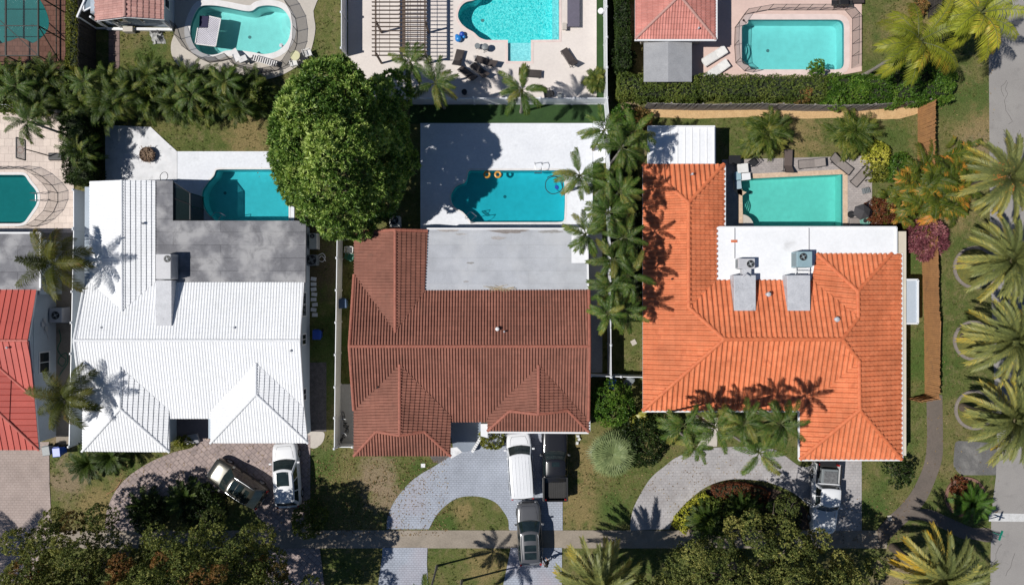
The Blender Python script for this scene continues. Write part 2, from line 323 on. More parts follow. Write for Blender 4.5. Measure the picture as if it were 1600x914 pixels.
L_mango = leaf_mat('mango_leaf', [(0.0, (0.041, 0.084, 0.016)), (0.35, (0.097, 0.186, 0.032)), (0.72, (0.216, 0.324, 0.068)), (1.0, (0.446, 0.540, 0.162))], 0.45, 0.2, 0.3)
L_oak = leaf_mat('oak_leaf', [(0.0, (0.045, 0.064, 0.018)), (0.4, (0.119, 0.151, 0.039)), (0.75, (0.239, 0.265, 0.068)), (1.0, (0.385, 0.364, 0.111))], 0.6, 0.2, 0.2)
L_rust = leaf_mat('rusty_leaf', [(0.0, (0.065, 0.054, 0.020)), (0.5, (0.163, 0.120, 0.034)), (1.0, (0.338, 0.164, 0.064))], 0.6, 0.22, 0.2)
L_hedge = leaf_mat('hedge_leaf', [(0.0, (0.043, 0.070, 0.014)), (0.5, (0.109, 0.157, 0.029)), (1.0, (0.217, 0.239, 0.052))], 0.5, 0.2, 0.25)
L_bright = leaf_mat('bright_leaf', [(0.0, (0.025, 0.067, 0.009)), (0.5, (0.071, 0.155, 0.016)), (1.0, (0.178, 0.270, 0.039))], 0.5, 0.22, 0.25)
L_olive = leaf_mat('olive_leaf', [(0.0, (0.054, 0.066, 0.010)), (0.5, (0.156, 0.174, 0.022)), (1.0, (0.276, 0.270, 0.043))], 0.5, 0.2, 0.25)
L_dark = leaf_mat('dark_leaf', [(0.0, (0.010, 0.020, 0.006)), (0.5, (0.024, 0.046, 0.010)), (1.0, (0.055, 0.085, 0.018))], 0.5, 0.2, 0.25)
L_croton = leaf_mat('yellow_croton_leaf', [(0.0, (0.10, 0.13, 0.012)), (0.4, (0.30, 0.32, 0.03)), (1.0, (0.58, 0.53, 0.09))], 0.5, 0.2, 0.25)
L_redh = leaf_mat('red_hedge_leaf', [(0.0, (0.060, 0.024, 0.010)), (0.5, (0.165, 0.052, 0.022)), (1.0, (0.27, 0.100, 0.045))], 0.5, 0.2, 0.25)
L_magenta = leaf_mat('magenta_leaf', [(0.0, (0.075, 0.020, 0.028)), (0.5, (0.210, 0.062, 0.080)), (1.0, (0.44, 0.20, 0.20))], 0.5, 0.2, 0.25)
L_palm = leaf_mat('palm_leaflet', [(0.0, (0.014, 0.039, 0.006)), (0.5, (0.047, 0.096, 0.014)), (0.85, (0.107, 0.174, 0.029)), (1.0, (0.229, 0.222, 0.050))], 0.45, 0.22, 0.3)
L_coco = leaf_mat('coconut_leaflet', [(0.0, (0.075, 0.105, 0.012)), (0.5, (0.215, 0.250, 0.022)), (0.85, (0.400, 0.380, 0.040)), (1.0, (0.56, 0.33, 0.05))], 0.45, 0.25, 0.25)
L_cocod = leaf_mat('dark_coconut_leaflet', [(0.0, (0.022, 0.032, 0.006)), (0.5, (0.065, 0.078, 0.012)), (0.85, (0.135, 0.130, 0.022)), (1.0, (0.22, 0.14, 0.045))], 0.5, 0.22, 0.2)
L_date = leaf_mat('date_leaflet', [(0.0, (0.089, 0.110, 0.033)), (0.40, (0.200, 0.216, 0.065)), (0.70, (0.352, 0.309, 0.071)), (1.0, (0.593, 0.374, 0.033))], 0.5, 0.15, 0.3)
L_fan = leaf_mat('fan_leaf', [(0.0, (0.074, 0.105, 0.039)), (0.5, (0.180, 0.229, 0.093)), (1.0, (0.333, 0.374, 0.166))], 0.45, 0.15, 0.3)
L_areca = leaf_mat('areca_leaflet', [(0.0, (0.015, 0.034, 0.006)), (0.5, (0.048, 0.084, 0.011)), (0.85, (0.112, 0.145, 0.022)), (1.0, (0.215, 0.211, 0.043))], 0.5, 0.22, 0.22)
L_gold = leaf_mat('golden_palm_leaflet', [(0.0, (0.032, 0.055, 0.008)), (0.5, (0.090, 0.120, 0.014)), (0.8, (0.200, 0.185, 0.022)), (1.0, (0.52, 0.20, 0.03))], 0.48, 0.22, 0.25)
petiole = pm('petiole', (0.085, 0.10, 0.03), None, 3, 0.6, 10, 0.1)
fruit = pm('orange_date_fruit', (0.55, 0.19, 0.04), (0.40, 0.12, 0.03), 9, 0.7, 20, 0.3)

tangravel = pm('tan_gravel', (0.58, 0.39, 0.20), (0.50, 0.32, 0.155), 2.0, 0.95, 12, 0.22, bump=0.015)
wood_g = pm('grey_weathered_picket', (0.30, 0.275, 0.26), (0.20, 0.18, 0.17), 3, 0.9, 16, 0.25, bump=0.004)
# ---------------------------------------------------------------- object helpers
def root_offset(o):
    v = Vector((0, 0, 0))
    while o is not None:
        v += o.location; o = o.parent
    return v
def tag(o, label=None, cat=None, group=None, kind=None):
    if label: o['label'] = label
    if cat: o['category'] = cat
    if group: o['group'] = group
    if kind: o['kind'] = kind
    return o
def thing(name, label, cat, loc=(0, 0, 0), group=None, rz=0.0):
    o = bpy.data.objects.new(name, None); COL.objects.link(o); o.empty_display_size = 0.3
    o.location = loc; o.rotation_euler = (0, 0, rz)
    return tag(o, label, cat, group)
def copy_tree(o, parent=None):
    c = o.copy(); COL.objects.link(c); c.parent = parent
    for ch in list(o.children): copy_tree(ch, c)
    return c
def link_mesh(name, me, parent=None, origin=None):
    o = bpy.data.objects.new(name, me); COL.objects.link(o)
    if parent is not None: o.parent = parent
    if origin is not None: o.location = origin
    return o

class MB:
    def __init__(s): s.v = []; s.f = []; s.uv = []; s.has_uv = False
    def add(s, verts, faces, uvs=None):
        n = len(s.v); s.v.extend([tuple(v) for v in verts])
        for f in faces: s.f.append(tuple(i + n for i in f))
        if uvs is not None: s.uv.extend(uvs); s.has_uv = True
        return s
    def box(s, c, size, rz=0.0, taper=1.0, M=None):
        x, y, z = (d / 2 for d in size); c = Vector(c)
        P = [(-x, -y, -z), (x, -y, -z), (x, y, -z), (-x, y, -z), (-x * taper, -y * taper, z), (x * taper, -y * taper, z), (x * taper, y * taper, z), (-x * taper, y * taper, z)]
        rot = M if M is not None else Matrix.Rotation(rz, 3, 'Z')
        return s.add([rot @ Vector(p) + c for p in P], [(3, 2, 1, 0), (4, 5, 6, 7), (0, 1, 5, 4), (1, 2, 6, 5), (2, 3, 7, 6), (3, 0, 4, 7)])
    def bar(s, a, b, wd, ht, up=(0, 0, 1)):
        a, b = Vector(a), Vector(b); d = (b - a)
        if d.length < 1e-6: return s
        t = d.normalized(); u = Vector(up)
        if abs(t.dot(u)) > 0.98: u = Vector((0, 1, 0))
        sd_ = t.cross(u).normalized(); up2 = sd_.cross(t)
        P = []
        for e in (a, b):
            for i, j in ((-1, -1), (1, -1), (1, 1), (-1, 1)): P.append(e + sd_ * (i * wd / 2) + up2 * (j * ht / 2))
        return s.add(P, [(0, 3, 2, 1), (4, 5, 6, 7), (0, 1, 5, 4), (1, 2, 6, 5), (2, 3, 7, 6), (3, 0, 4, 7)])
    def tube(s, pts, radii, n=8, cap=True):
        pts = [Vector(p) for p in pts]
        if not hasattr(radii, '__len__'): radii = [radii] * len(pts)
        V = []; F = []
        for i, p in enumerate(pts):
            t = (pts[min(i + 1, len(pts) - 1)] - pts[max(i - 1, 0)]).normalized()
            a = Vector((0, 0, 1)) if abs(t.z) < 0.9 else Vector((1, 0, 0))
            u = t.cross(a).normalized(); v = t.cross(u)
            for k in range(n):
                th = 2 * math.pi * k / n; V.append(p + (u * math.cos(th) + v * math.sin(th)) * radii[i])
        for i in range(len(pts) - 1):
            for k in range(n):
                a = i * n + k; b = i * n + (k + 1) % n; F.append((a, b, b + n, a + n))
        if cap: F.append(tuple(range(n - 1, -1, -1))); F.append(tuple(range((len(pts) - 1) * n, len(pts) * n)))
        return s.add(V, F)
    def cyl(s, c, r, h, n=20, r2=None):
        c = Vector(c); r2 = r if r2 is None else r2
        return s.tube([c, c + Vector((0, 0, h))], [r, r2], n)
    def lathe(s, c, prof, n=24):
        V = []; F = []; c = Vector(c); m = len(prof)
        for r, z in prof:
            for k in range(n):
                th = 2 * math.pi * k / n; V.append(c + Vector((r * math.cos(th), r * math.sin(th), z)))
        for i in range(m - 1):
            for k in range(n):
                a = i * n + k; b = i * n + (k + 1) % n; F.append((a, b, b + n, a + n))
        F.append(tuple(range(n - 1, -1, -1))); F.append(tuple(range((m - 1) * n, m * n)))
        return s.add(V, F)
    def prism(s, poly, z0, z1):      # poly: list of (x, y); simple polygon, capped by tessellation
        n = len(poly); V = [(x, y, z0) for x, y in poly] + [(x, y, z1) for x, y in poly]
        area = sum(poly[i][0] * poly[(i + 1) % n][1] - poly[(i + 1) % n][0] * poly[i][1] for i in range(n))
        if area < 0: V = [(x, y, z0) for x, y in reversed(poly)] + [(x, y, z1) for x, y in reversed(poly)]
        F = [(i, (i + 1) % n, (i + 1) % n + n, i + n) for i in range(n)]
        tri = tessellate_polygon([[Vector((v[0], v[1], 0)) for v in V[:n]]])
        for t in tri:
            a, b, c = t
            cr = (V[b][0] - V[a][0]) * (V[c][1] - V[a][1]) - (V[c][0] - V[a][0]) * (V[b][1] - V[a][1])
            if cr < 0: a, c = c, a
            F.append((a + n, b + n, c + n)); F.append((c, b, a))
        return s.add(V, F)
    def sheet(s, outer, holes=(), z=0.0):
        loops = [[Vector((x, y, 0)) for x, y in outer]] + [[Vector((x, y, 0)) for x, y in h] for h in holes]
        flat = [v for l in loops for v in l]; F = []
        for a, b, c in tessellate_polygon(loops):
            cr = (flat[b] - flat[a]).cross(flat[c] - flat[a]).z
            if abs(cr) < 1e-9: continue
            F.append((a, b, c) if cr > 0 else (a, c, b))
        return s.add([(v.x, v.y, z) for v in flat], F)
    def ring(s, inner, outer, z0, z1):   # two loops of equal length
        n = len(inner)
        V = [(x, y, z1) for x, y in inner] + [(x, y, z1) for x, y in outer] + [(x, y, z0) for x, y in inner] + [(x, y, z0) for x, y in outer]
        F = []
        for i in range(n):
            j = (i + 1) % n
            F += [(i, i + n, j + n, j), (i + n, i + 3 * n, j + 3 * n, j + n), (i, j, j + 2 * n, i + 2 * n)]
        return s.add(V, F)
    def build(s, name, mats, parent=None, smooth=False, bevel=0.0, origin=None, mat_idx=None, recalc=True):
        off = root_offset(parent) if parent is not None else (Vector(origin) if origin is not None else Vector((0, 0, 0)))
        me = bpy.data.meshes.new(name)
        me.from_pydata([(v[0] - off.x, v[1] - off.y, v[2] - off.z) for v in s.v], [], s.f)
        if not isinstance(mats, (list, tuple)): mats = [mats]
        for m in mats: me.materials.append(m)
        if s.has_uv:
            ul = me.uv_layers.new(name='UVMap')
            for p in me.polygons:
                for li in p.loop_indices: ul.data[li].uv = s.uv[me.loops[li].vertex_index]
        if mat_idx:
            for p, i in zip(me.polygons, mat_idx): p.material_index = i
        if bevel or recalc:
            bm = bmesh.new(); bm.from_mesh(me)
            if recalc: bmesh.ops.recalc_face_normals(bm, faces=bm.faces)
            if bevel:
                ed = [e for e in bm.edges if len(e.link_faces) == 2 and e.calc_face_angle(0) > 0.5]
                bmesh.ops.bevel(bm, geom=ed, offset=bevel, segments=2, affect='EDGES', profile=0.6, clamp_overlap=True)
            bm.to_mesh(me); bm.free()
        if smooth:
            for p in me.polygons: p.use_smooth = True
            try: me.set_sharp_from_angle(angle=R(38))
            except Exception: pass
        return link_mesh(name, me, parent, off if (parent is None and origin is not None) else None)

def px2(pts, z=0.0): return [tuple(W(a, b, z)[:2]) for a, b in pts]
def catmull(pts, n=6, closed=True):
    out = []; m = len(pts)
    rng = range(m) if closed else range(m - 1)
    for i in rng:
        if closed: p = [pts[(i + k) % m] for k in (-1, 0, 1, 2)]
        else: p = [pts[max(0, min(m - 1, i + k))] for k in (-1, 0, 1, 2)]
        for j in range(n):
            t = j / n; t2 = t * t; t3 = t2 * t
            out.append(tuple(0.5 * ((2 * p[1][d]) + (-p[0][d] + p[2][d]) * t + (2 * p[0][d] - 5 * p[1][d] + 4 * p[2][d] - p[3][d]) * t2 + (-p[0][d] + 3 * p[1][d] - 3 * p[2][d] + p[3][d]) * t3) for d in (0, 1)))
    if not closed: out.append(tuple(pts[-1]))
    return out
def rpoly(pts, n=6):   # (x, y, radius) polygon with rounded corners
    out = []; m = len(pts)
    for i in range(m):
        x, y, r = pts[i]; p = Vector((x, y)); a = Vector(pts[i - 1][:2]) - p; b = Vector(pts[(i + 1) % m][:2]) - p
        if r <= 0: out.append((x, y)); continue
        r1 = min(r, a.length * 0.49, b.length * 0.49); q0 = p + a.normalized() * r1; q1 = p + b.normalized() * r1
        for k in range(n + 1):
            t = k / n; q = q0 * (1 - t) ** 2 + p * 2 * t * (1 - t) + q1 * t * t; out.append((q.x, q.y))
    return out
def offset_loop(loop, d):   # outward for any winding
    n = len(loop); area = sum(loop[i][0] * loop[(i + 1) % n][1] - loop[(i + 1) % n][0] * loop[i][1] for i in range(n))
    sg = 1 if area > 0 else -1; out = []
    for i in range(n):
        p = Vector(loop[i]); a = (p - Vector(loop[i - 1])); b = (Vector(loop[(i + 1) % n]) - p)
        if a.length < 1e-6: a = b
        if b.length < 1e-6: b = a
        na = Vector((a.y, -a.x)).normalized(); nb = Vector((b.y, -b.x)).normalized(); nn = (na + nb)
        if nn.length < 0.2: nn = na
        nn.normalize(); k = 1 / max(0.6, nn.dot(na))
        out.append(tuple(p + nn * (d * sg * k)))
    return out

# ---------------------------------------------------------------- foliage meshes (numpy)
def fmesh(name, V, F, var, mats, fmat=None, smooth=False):
    me = bpy.data.meshes.new(name); nv, nf = len(V), len(F)
    me.vertices.add(nv); me.vertices.foreach_set('co', np.asarray(V, np.float32).ravel())
    me.loops.add(nf * 4); me.loops.foreach_set('vertex_index', np.asarray(F, np.int32).ravel())
    me.polygons.add(nf); me.polygons.foreach_set('loop_start', np.arange(0, nf * 4, 4, dtype=np.int32))
    try: me.polygons.foreach_set('loop_total', np.full(nf, 4, np.int32))
    except Exception: pass
    for m in (mats if isinstance(mats, (list, tuple)) else [mats]): me.materials.append(m)
    if fmat is not None: me.polygons.foreach_set('material_index', np.asarray(fmat, np.int32))
    me.update(calc_edges=True)
    at = me.attributes.new('var', 'FLOAT', 'FACE'); at.data.foreach_set('value', np.asarray(var, np.float32))
    return me
def nrm(a): return a / np.maximum(np.linalg.norm(a, axis=-1, keepdims=True), 1e-9)
def leaves(P, N, k, L, wd, out=0.6, rng=RNG, varc=0.5, vara=0.25, base=None):
    """k leaf blades round each clump point P, pointing out along N and sideways"""
    n = len(P); P = np.repeat(P, k, 0); Nn = np.repeat(N, k, 0)
    d = nrm(Nn * out + rng.normal(size=(n * k, 3)) * 0.62)
    up = nrm(rng.normal(size=(n * k, 3)) * 0.5 + Nn)
    sd_ = nrm(np.cross(d, up)); ll = L * rng.uniform(0.65, 1.2, (n * k, 1)); ww = wd * rng.uniform(0.7, 1.2, (n * k, 1))
    a = P + d * ll * 0.08; m = P + d * ll * 0.5
    V = np.stack([a, m - sd_ * ww / 2, P + d * ll - up * ll * 0.12, m + sd_ * ww / 2], 1).reshape(-1, 3)
    F = np.arange(n * k * 4).reshape(-1, 4)
    b = np.full(n, varc) if base is None else base
    var = np.clip(np.repeat(b, k) + rng.normal(size=n * k) * vara * 0.6, 0, 1)
    return V, F, var
def join(parts):
    V = []; F = []; A = []; M_ = []; o = 0
    for p in parts:
        v, f, a = p[:3]; V.append(v); F.append(f + o); A.append(a); o += len(v)
        M_.append(np.full(len(f), p[3] if len(p) > 3 else 0))
    return np.concatenate(V), np.concatenate(F), np.concatenate(A), np.concatenate(M_)
def lobes_points(lobes, dens, rng=RNG, inner=0.0, keep=0.82):
    C = np.array([l[:3] for l in lobes], float); Rr = np.array([l[3] for l in lobes], float)
    P = []; N = []; I = []
    for i, (c, r) in enumerate(zip(C, Rr)):
        n = int(4 * math.pi * r * r * dens); d = nrm(rng.normal(size=(n, 3))); d = d[d[:, 2] > -0.55]
        p = c + d * r * rng.uniform(0.86 - inner, 1.04, (len(d), 1))
        D = np.linalg.norm(p[:, None, :] - C[None], axis=2) / Rr[None]; D[:, i] = 9
        ok = D.min(1) > keep; P.append(p[ok]); N.append(d[ok]); I.append(np.full(ok.sum(), i))
    return np.concatenate(P), np.concatenate(N), np.concatenate(I)

def frond(az, e0, L, droop, nl, ll, lw, rng, mid=0.5, vee=0.35, taper=0.55, first=0.16, back=0.55, var=0.5, vara=0.2, hang=0.25, base=(0, 0, 0), rach=0.03, tipvar=0.0, twist=0.0, plum=0.0):
    """one feather frond: a curved rachis with leaflets on both sides. returns parts"""
    m = 14; t = np.linspace(0, 1, m); e = e0 - droop * t ** 1.25; azz = az + twist * t
    st = L / (m - 1); dx = np.cos(e) * np.cos(azz); dy = np.cos(e) * np.sin(azz); dz = np.sin(e)
    T = np.stack([dx, dy, dz], 1); P = np.array(base, float) + np.concatenate([[[0, 0, 0]], np.cumsum((T[:-1] + T[1:]) / 2 * st, 0)])
    sidev = np.stack([-np.sin(azz), np.cos(azz), np.zeros(m)], 1); upv = np.cross(T, sidev); upv = np.where(upv[:, 2:3] < 0, -upv, upv)
    tl = np.linspace(first, 0.995, nl)
    def at(A, q): return np.stack([np.interp(q, t, A[:, i]) for i in range(3)], 1)
    out = []
    for sg in (-1, 1):
        q = np.clip(tl + rng.normal(size=nl) * 0.004, 0, 1); p = at(P, q); tt = nrm(at(T, q)); ss = nrm(at(sidev, q)) * sg; uu = nrm(at(upv, q))
        shp = np.clip(1.15 - ((q - mid) / 0.62) ** 2 * taper - np.clip((first + 0.1 - q) * 4, 0, 0.5), 0.25, 1.2)[:, None]
        fw = (back + 0.8 * q ** 2)[:, None]
        v = vee + (rng.uniform(-1, 1, nl) * plum if plum else rng.normal(size=nl) * 0.08)
        d = nrm(ss * 1.0 + tt * fw + uu * v[:, None] + rng.normal(size=(nl, 3)) * 0.06)
        l = ll * shp * rng.uniform(0.88, 1.08, (nl, 1)); wv = nrm(tt - d * (tt * d).sum(1, keepdims=True)) * lw / 2
        mp = p + d * l * 0.5; mp[:, 2] -= (l * hang * 0.18)[:, 0]; tp = p + d * l; tp[:, 2] -= (l * hang)[:, 0]
        V = np.stack([p - wv * 0.6, p + wv * 0.6, mp + wv, mp - wv, mp - wv, mp + wv, tp + wv * 0.1, tp - wv * 0.1], 1).reshape(-1, 3)
        va = np.clip(var + tipvar * q + rng.normal(size=nl) * vara * 0.5, 0, 1)
        out.append((V, np.arange(nl * 8).reshape(-1, 4), np.repeat(va, 2), 0))
    wdt = (rach * (1 - 0.8 * t))[:, None]; A = P - sidev * wdt; B = P + sidev * wdt; Cc = P + upv * wdt * 1.2
    V = np.concatenate([A, B, Cc]); F = []
    for i in range(m - 1): F += [(i, i + 1, m * 2 + i + 1, m * 2 + i), (m + i + 1, m + i, m * 2 + i, m * 2 + i + 1)]
    out.append((V, np.array(F), np.full(len(F), 0.5), 1))
    return out

def crown_mesh(kind, seed):
    rng = np.random.default_rng(seed); parts = []
    GA = 2.39996
    if kind == 'royal':       # small feather palm, plumose fronds
        n = 13 + seed % 2
        for i in range(n):
            f = i / (n - 1); e0 = R(70) - R(66) * f ** 0.8 + rng.normal() * 0.08
            parts += frond(i * GA + rng.normal() * 0.25, e0, 2.1 * rng.uniform(0.74, 1.12), R(58) + R(20) * (1 - f) + rng.normal() * 0.2, 72, 0.38, 0.026, rng, plum=0.5, vee=0.10, var=(0.22 + 0.45 * rng.uniform(0.3, 1.0)) if rng.uniform() > 0.09 else 0.95, hang=0.35, back=0.85, tipvar=0.26, twist=rng.normal() * 0.2, taper=0.75, mid=0.45, vara=0.35)
        mats = [L_palm, petiole]
    elif kind == 'coco' or kind == 'cocodark':
        n = 18
        for i in range(n):
            f = i / (n - 1); e0 = R(78) - R(92) * f + rng.normal() * 0.08
            parts += frond(i * GA + rng.normal() * 0.25, e0, 3.5 * rng.uniform(0.82, 1.05), R(70) + rng.normal() * 0.2, 66, 0.66, 0.042, rng, vee=0.05, var=0.25 + 0.5 * rng.uniform() + 0.15 * f * f, hang=0.62, back=0.42, taper=0.7, mid=0.45, rach=0.045, tipvar=0.1, twist=rng.normal() * 0.22)
        mats = [L_coco if kind == 'coco' else L_cocod, petiole]
    elif kind == 'date' or kind == 'dategold':
        gp = 0.8 if kind == 'dategold' else 0.22
        n = 60
        for i in range(n):
            f = i / (n - 1); e0 = R(84) - R(88) * f ** 0.9 + rng.normal() * 0.05
            low = max(0.0, f - 0.45) / 0.55; g_ = 0.22 * (0.4 + low) if kind == 'dategold' else 0.0
            parts += frond(i * GA + rng.normal() * 0.12, e0, 3.8 * rng.uniform(0.82, 1.06), R(44) + R(30) * rng.uniform(), 64, 0.42, 0.046, rng, vee=0.40, var=0.16 + 0.20 * low + rng.normal() * 0.09 + g_, hang=0.14, back=0.9, taper=0.5, first=0.07, mid=0.5, rach=0.03, vara=0.22, tipvar=0.12 + 0.34 * low, twist=rng.normal() * 0.14)
        mats = [L_date, petiole]
    elif kind == 'areca':     # clump of arching fronds from the ground
        n = 38
        for i in range(n):
            f = i / n; b = (rng.normal() * 0.25, rng.normal() * 0.25, rng.uniform(0.0, 1.3) * (1 - 0.5 * f))
            parts += frond(i * GA + rng.normal() * 0.3, R(84) - R(46) * f + rng.normal() * 0.1, 2.3 * rng.uniform(0.7, 1.12), R(92) + rng.normal() * 0.3, 56, 0.38, 0.026, rng, vee=0.32, vara=0.4, var=0.15 + 0.6 * rng.uniform() ** 1.4, hang=0.3, back=0.6, base=b, tipvar=0.15, twist=rng.normal() * 0.3)
        mats = [L_areca, petiole]
    elif kind == 'bushy':
        n = 80
        for i in range(n):
            f = i / n; b = (rng.normal() * 0.30, rng.normal() * 0.28, rng.uniform(0.1, 1.5) * (1 - 0.4 * f))
            parts += frond(i * GA + rng.normal() * 0.3, R(84) - R(62) * f + rng.normal() * 0.1, 1.75 * rng.uniform(0.75, 1.15), R(80) + rng.normal() * 0.3, 46, 0.36, 0.026, rng, vee=0.3, vara=0.4, var=0.2 + 0.6 * rng.uniform() ** 1.3 + (0.25 if b[0] < -.2 else 0), hang=0.3, back=0.6, base=b, tipvar=0.2, twist=rng.normal() * 0.3)
        mats = [L_areca, petiole]
    elif kind == 'gold':
        n = 105
        for i in range(n):
            f = i / n; b = (rng.normal() * 1.0, rng.normal() * 0.8, rng.uniform(0.6, 2.6))
            parts += frond(i * GA + rng.normal() * 0.3, R(78) - R(50) * f + rng.normal() * 0.15, 2.0 * rng.uniform(0.7, 1.1), R(85) + rng.normal() * 0.3, 32, 0.42, 0.050, rng, vee=0.22, var=0.10 + 0.72 * rng.uniform() ** 1.5, hang=0.3, back=0.6, base=b, tipvar=0.22, vara=0.35, twist=rng.normal() * 0.4)
        mats = [L_gold, petiole]
    elif kind in ('pygmy', 'cycad'):     # cycad / pygmy date
        n = 30
        for i in range(n):
            f = i / (n - 1); e0 = R(80) - R(72) * f + rng.normal() * 0.06
            parts += frond(i * GA, e0, 1.5 * rng.uniform(0.85, 1.08), R(58), 36, 0.26, 0.032, rng, vee=0.25, var=0.2 + 0.4 * rng.uniform(), hang=0.2, back=0.6, first=0.08, rach=0.016)
        mats = [L_areca if kind == 'pygmy' else L_bright, petiole]
    elif kind == 'fan':
        n = 74
        V = []; A = []; M_ = []
        for i in range(n):
            f = i / (n - 1); e = R(86) - R(80) * f + rng.normal() * 0.06; az = i * GA
            d0 = np.array([math.cos(e) * math.cos(az), math.cos(e) * math.sin(az), math.sin(e)]); e = e * 0.42 - 0.1; d = np.array([math.cos(e) * math.cos(az), math.cos(e) * math.sin(az), math.sin(e)]); s_ = np.array([-math.sin(az), math.cos(az), 0]); u_ = np.cross(d, s_); u_ = u_ if u_[2] > 0 else -u_
            pl = (0.22 + 0.62 * f) * rng.uniform(0.85, 1.1); hub = d0 * pl + np.array([0, 0, 0.15])
            V += [hub - d0 * pl - s_ * 0.02, hub - d0 * pl + s_ * 0.02, hub + s_ * 0.02, hub - s_ * 0.02]; A.append(0.5); M_.append(1)
            nb = 26; v0 = 0.3 + 0.4 * rng.uniform()
            for k in range(nb):
                a = R(-128 + 256 * k / (nb - 1)); dd = d * math.cos(a) + s_ * math.sin(a) + u_ * (0.22 * abs(math.sin(a)))
                ln = (1.05 - 0.35 * (abs(a) / 2.3) ** 2) * rng.uniform(0.9, 1.06); ww = 0.052; pp = np.cross(dd, u_); pp = pp / np.linalg.norm(pp)
                mi = hub + dd * ln * 0.55; tp = hub + dd * ln; tp = tp - np.array([0, 0, 0.14 * ln])
                V += [hub - pp * 0.006, hub + pp * 0.006, mi + pp * ww, mi - pp * ww, mi - pp * ww, mi + pp * ww, tp + pp * 0.004, tp - pp * 0.004]
                va = float(np.clip(v0 + rng.normal() * 0.12, 0, 1)); A += [va, va]; M_ += [0, 0]
        V = np.array(V); F = np.arange(len(V)).reshape(-1, 4); parts = None
        return fmesh('fan_crown', V, F, A, [L_fan, petiole], M_)
    V, F, A, M_ = join(parts)
    return fmesh(kind + '_crown', V, F, A, mats, M_)
CROWNS = {}
def crown_of(kind, i):
    key = (kind, i)
    if key not in CROWNS: CROWNS[key] = crown_mesh(kind, 31 + i * 7)
    return CROWNS[key]
PALM_N = 0
def palm(kind, px, py, h, label, scale=1.0, group=None, name='palm_tree', lean=(0, 0), var=None, trunk_r=0.11, cat='palm tree', at_crown=True, trunkmat=None, rot=None):
    """palm whose crown heart stands h metres up, at the spot where the photo shows the heart"""
    global PALM_N; PALM_N += 1
    p = W(px, py, h); base = Vector((p.x - lean[0], p.y - lean[1], 0))
    t = thing(name, label, cat, base, group)
    me = crown_of(kind, (PALM_N if var is None else var) % 4)
    c = link_mesh('crown', me, t); c.location = (lean[0], lean[1], h); c.scale = (scale,) * 3; c.rotation_euler = (0, 0, PALM_N * 1.7 if rot is None else rot)
    if h > 0.5:
        hh_ = h - .35 if kind == 'royal' else h
        mb = MB(); n = max(6, int(h * 3)); pts = []; rr = []
        for i in range(n + 1):
            f = i / n; pts.append(Vector((base.x + lean[0] * f ** 1.5, base.y + lean[1] * f ** 1.5, hh_ * f * 0.995)))
            rr.append(trunk_r * (1.35 - 0.5 * min(1, f * 5) * 1.0 + 0.06 * (i % 2)) * (1 - 0.15 * f))
        mb.tube(pts, rr, 10); mb.build('trunk', trunkmat or palmbark, t, smooth=True)
    if kind == 'royal':
        mb = MB(); q = Vector((base.x + lean[0], base.y + lean[1], 0))
        mb.tube([q + Vector((0, 0, h - 0.55)), q + Vector((0, 0, h - 0.3)), q + Vector((0, 0, h + 0.02))], [trunk_r * 0.85, trunk_r * 0.9, trunk_r * 0.4], 10)
        mb.build('crownshaft', petiole, t, smooth=True)
    if kind in ('date', 'dategold'):
        mb = MB(); q = Vector((base.x, base.y, h)); mb.lathe(q, [(0.25, -0.9), (0.42, -0.5), (0.45, -0.15), (0.28, 0.15), (0.1, 0.3)], 16); mb.build('boots', boot, t, smooth=True)
    return t

def leafy(name, label, cat, lobes, dens, k, L, wd, mat, base, group=None, trunk=None, limbs=None, keep=0.82, out=0.6, varspread=0.25, kind=None, seed=1, crown='crown', drop=0.0, barkm=None, mats=None, matsplit=None):
    """tree or shrub: leaf clumps over the outside of many lobes, trunk and limbs inside"""
    rng = np.random.default_rng(seed)
    P, N, I = lobes_points(lobes, dens, rng, keep=keep, inner=0.10)
    if drop:
        q = np.sin(P[:, 0] * 1.9 + seed) * np.cos(P[:, 1] * 2.3 + seed) + rng.normal(size=len(P)) * 0.4; ok = q > -1.5 + drop; P, N, I = P[ok], N[ok], I[ok]
    lb = rng.normal(size=len(lobes)) * varspread * 0.6 + 0.5
    b = np.clip(lb[I] + rng.normal(size=len(P)) * varspread * 0.5, 0, 1)
    V, F, A = leaves(P, N, k, L, wd, out, rng, base=b, vara=varspread)
    base = Vector(base); V = V - np.array([base.x, base.y, base.z])
    M_ = None
    if matsplit is not None:
        ml = (rng.uniform(size=len(lobes)) < matsplit).astype(int); M_ = np.repeat(ml[I], k)
    me = fmesh(name + '_leaves', V, F, A, mats or mat, M_)
    if kind == 'single':
        o = link_mesh(name, me, None, base); return tag(o, label, cat, group)
    t = thing(name, label, cat, base, group)
    link_mesh(crown, me, t)
    if trunk:
        mb = MB(); h, r = trunk
        mb.tube([base, base + Vector((0.05, 0.02, h * 0.3)), base + Vector((0.0, 0.06, h * 0.65)), base + Vector((0.05, 0, h))], [r * 1.4, r, r * 0.85, r * 0.6], 10)
        if limbs:
            big = sorted(lobes, key=lambda q: -q[3] - rng.uniform() * 0.8)[:limbs]
            for l in big:
                c = Vector(l[:3]); s0 = base + Vector((0, 0, h * rng.uniform(0.45, 0.95))); mid = s0.lerp(c, 0.5) + Vector((rng.normal() * 0.25, rng.normal() * 0.25, -0.1))
                mb.tube([s0, mid, s0.lerp(c, 0.97)], [r * 0.42, r * 0.24, r * 0.09], 6)
                for q in range(3):
                    e = c + Vector(rng.normal(size=3)) * l[3] * 0.62; mb.tube([mid.lerp(c, 0.4), mid.lerp(e, 0.6) + Vector((0, 0, 0.05)), e], [r * 0.16, r * 0.09, r * 0.03], 5)
        mb.build('trunk', barkm or bark, t, smooth=True)
    return t

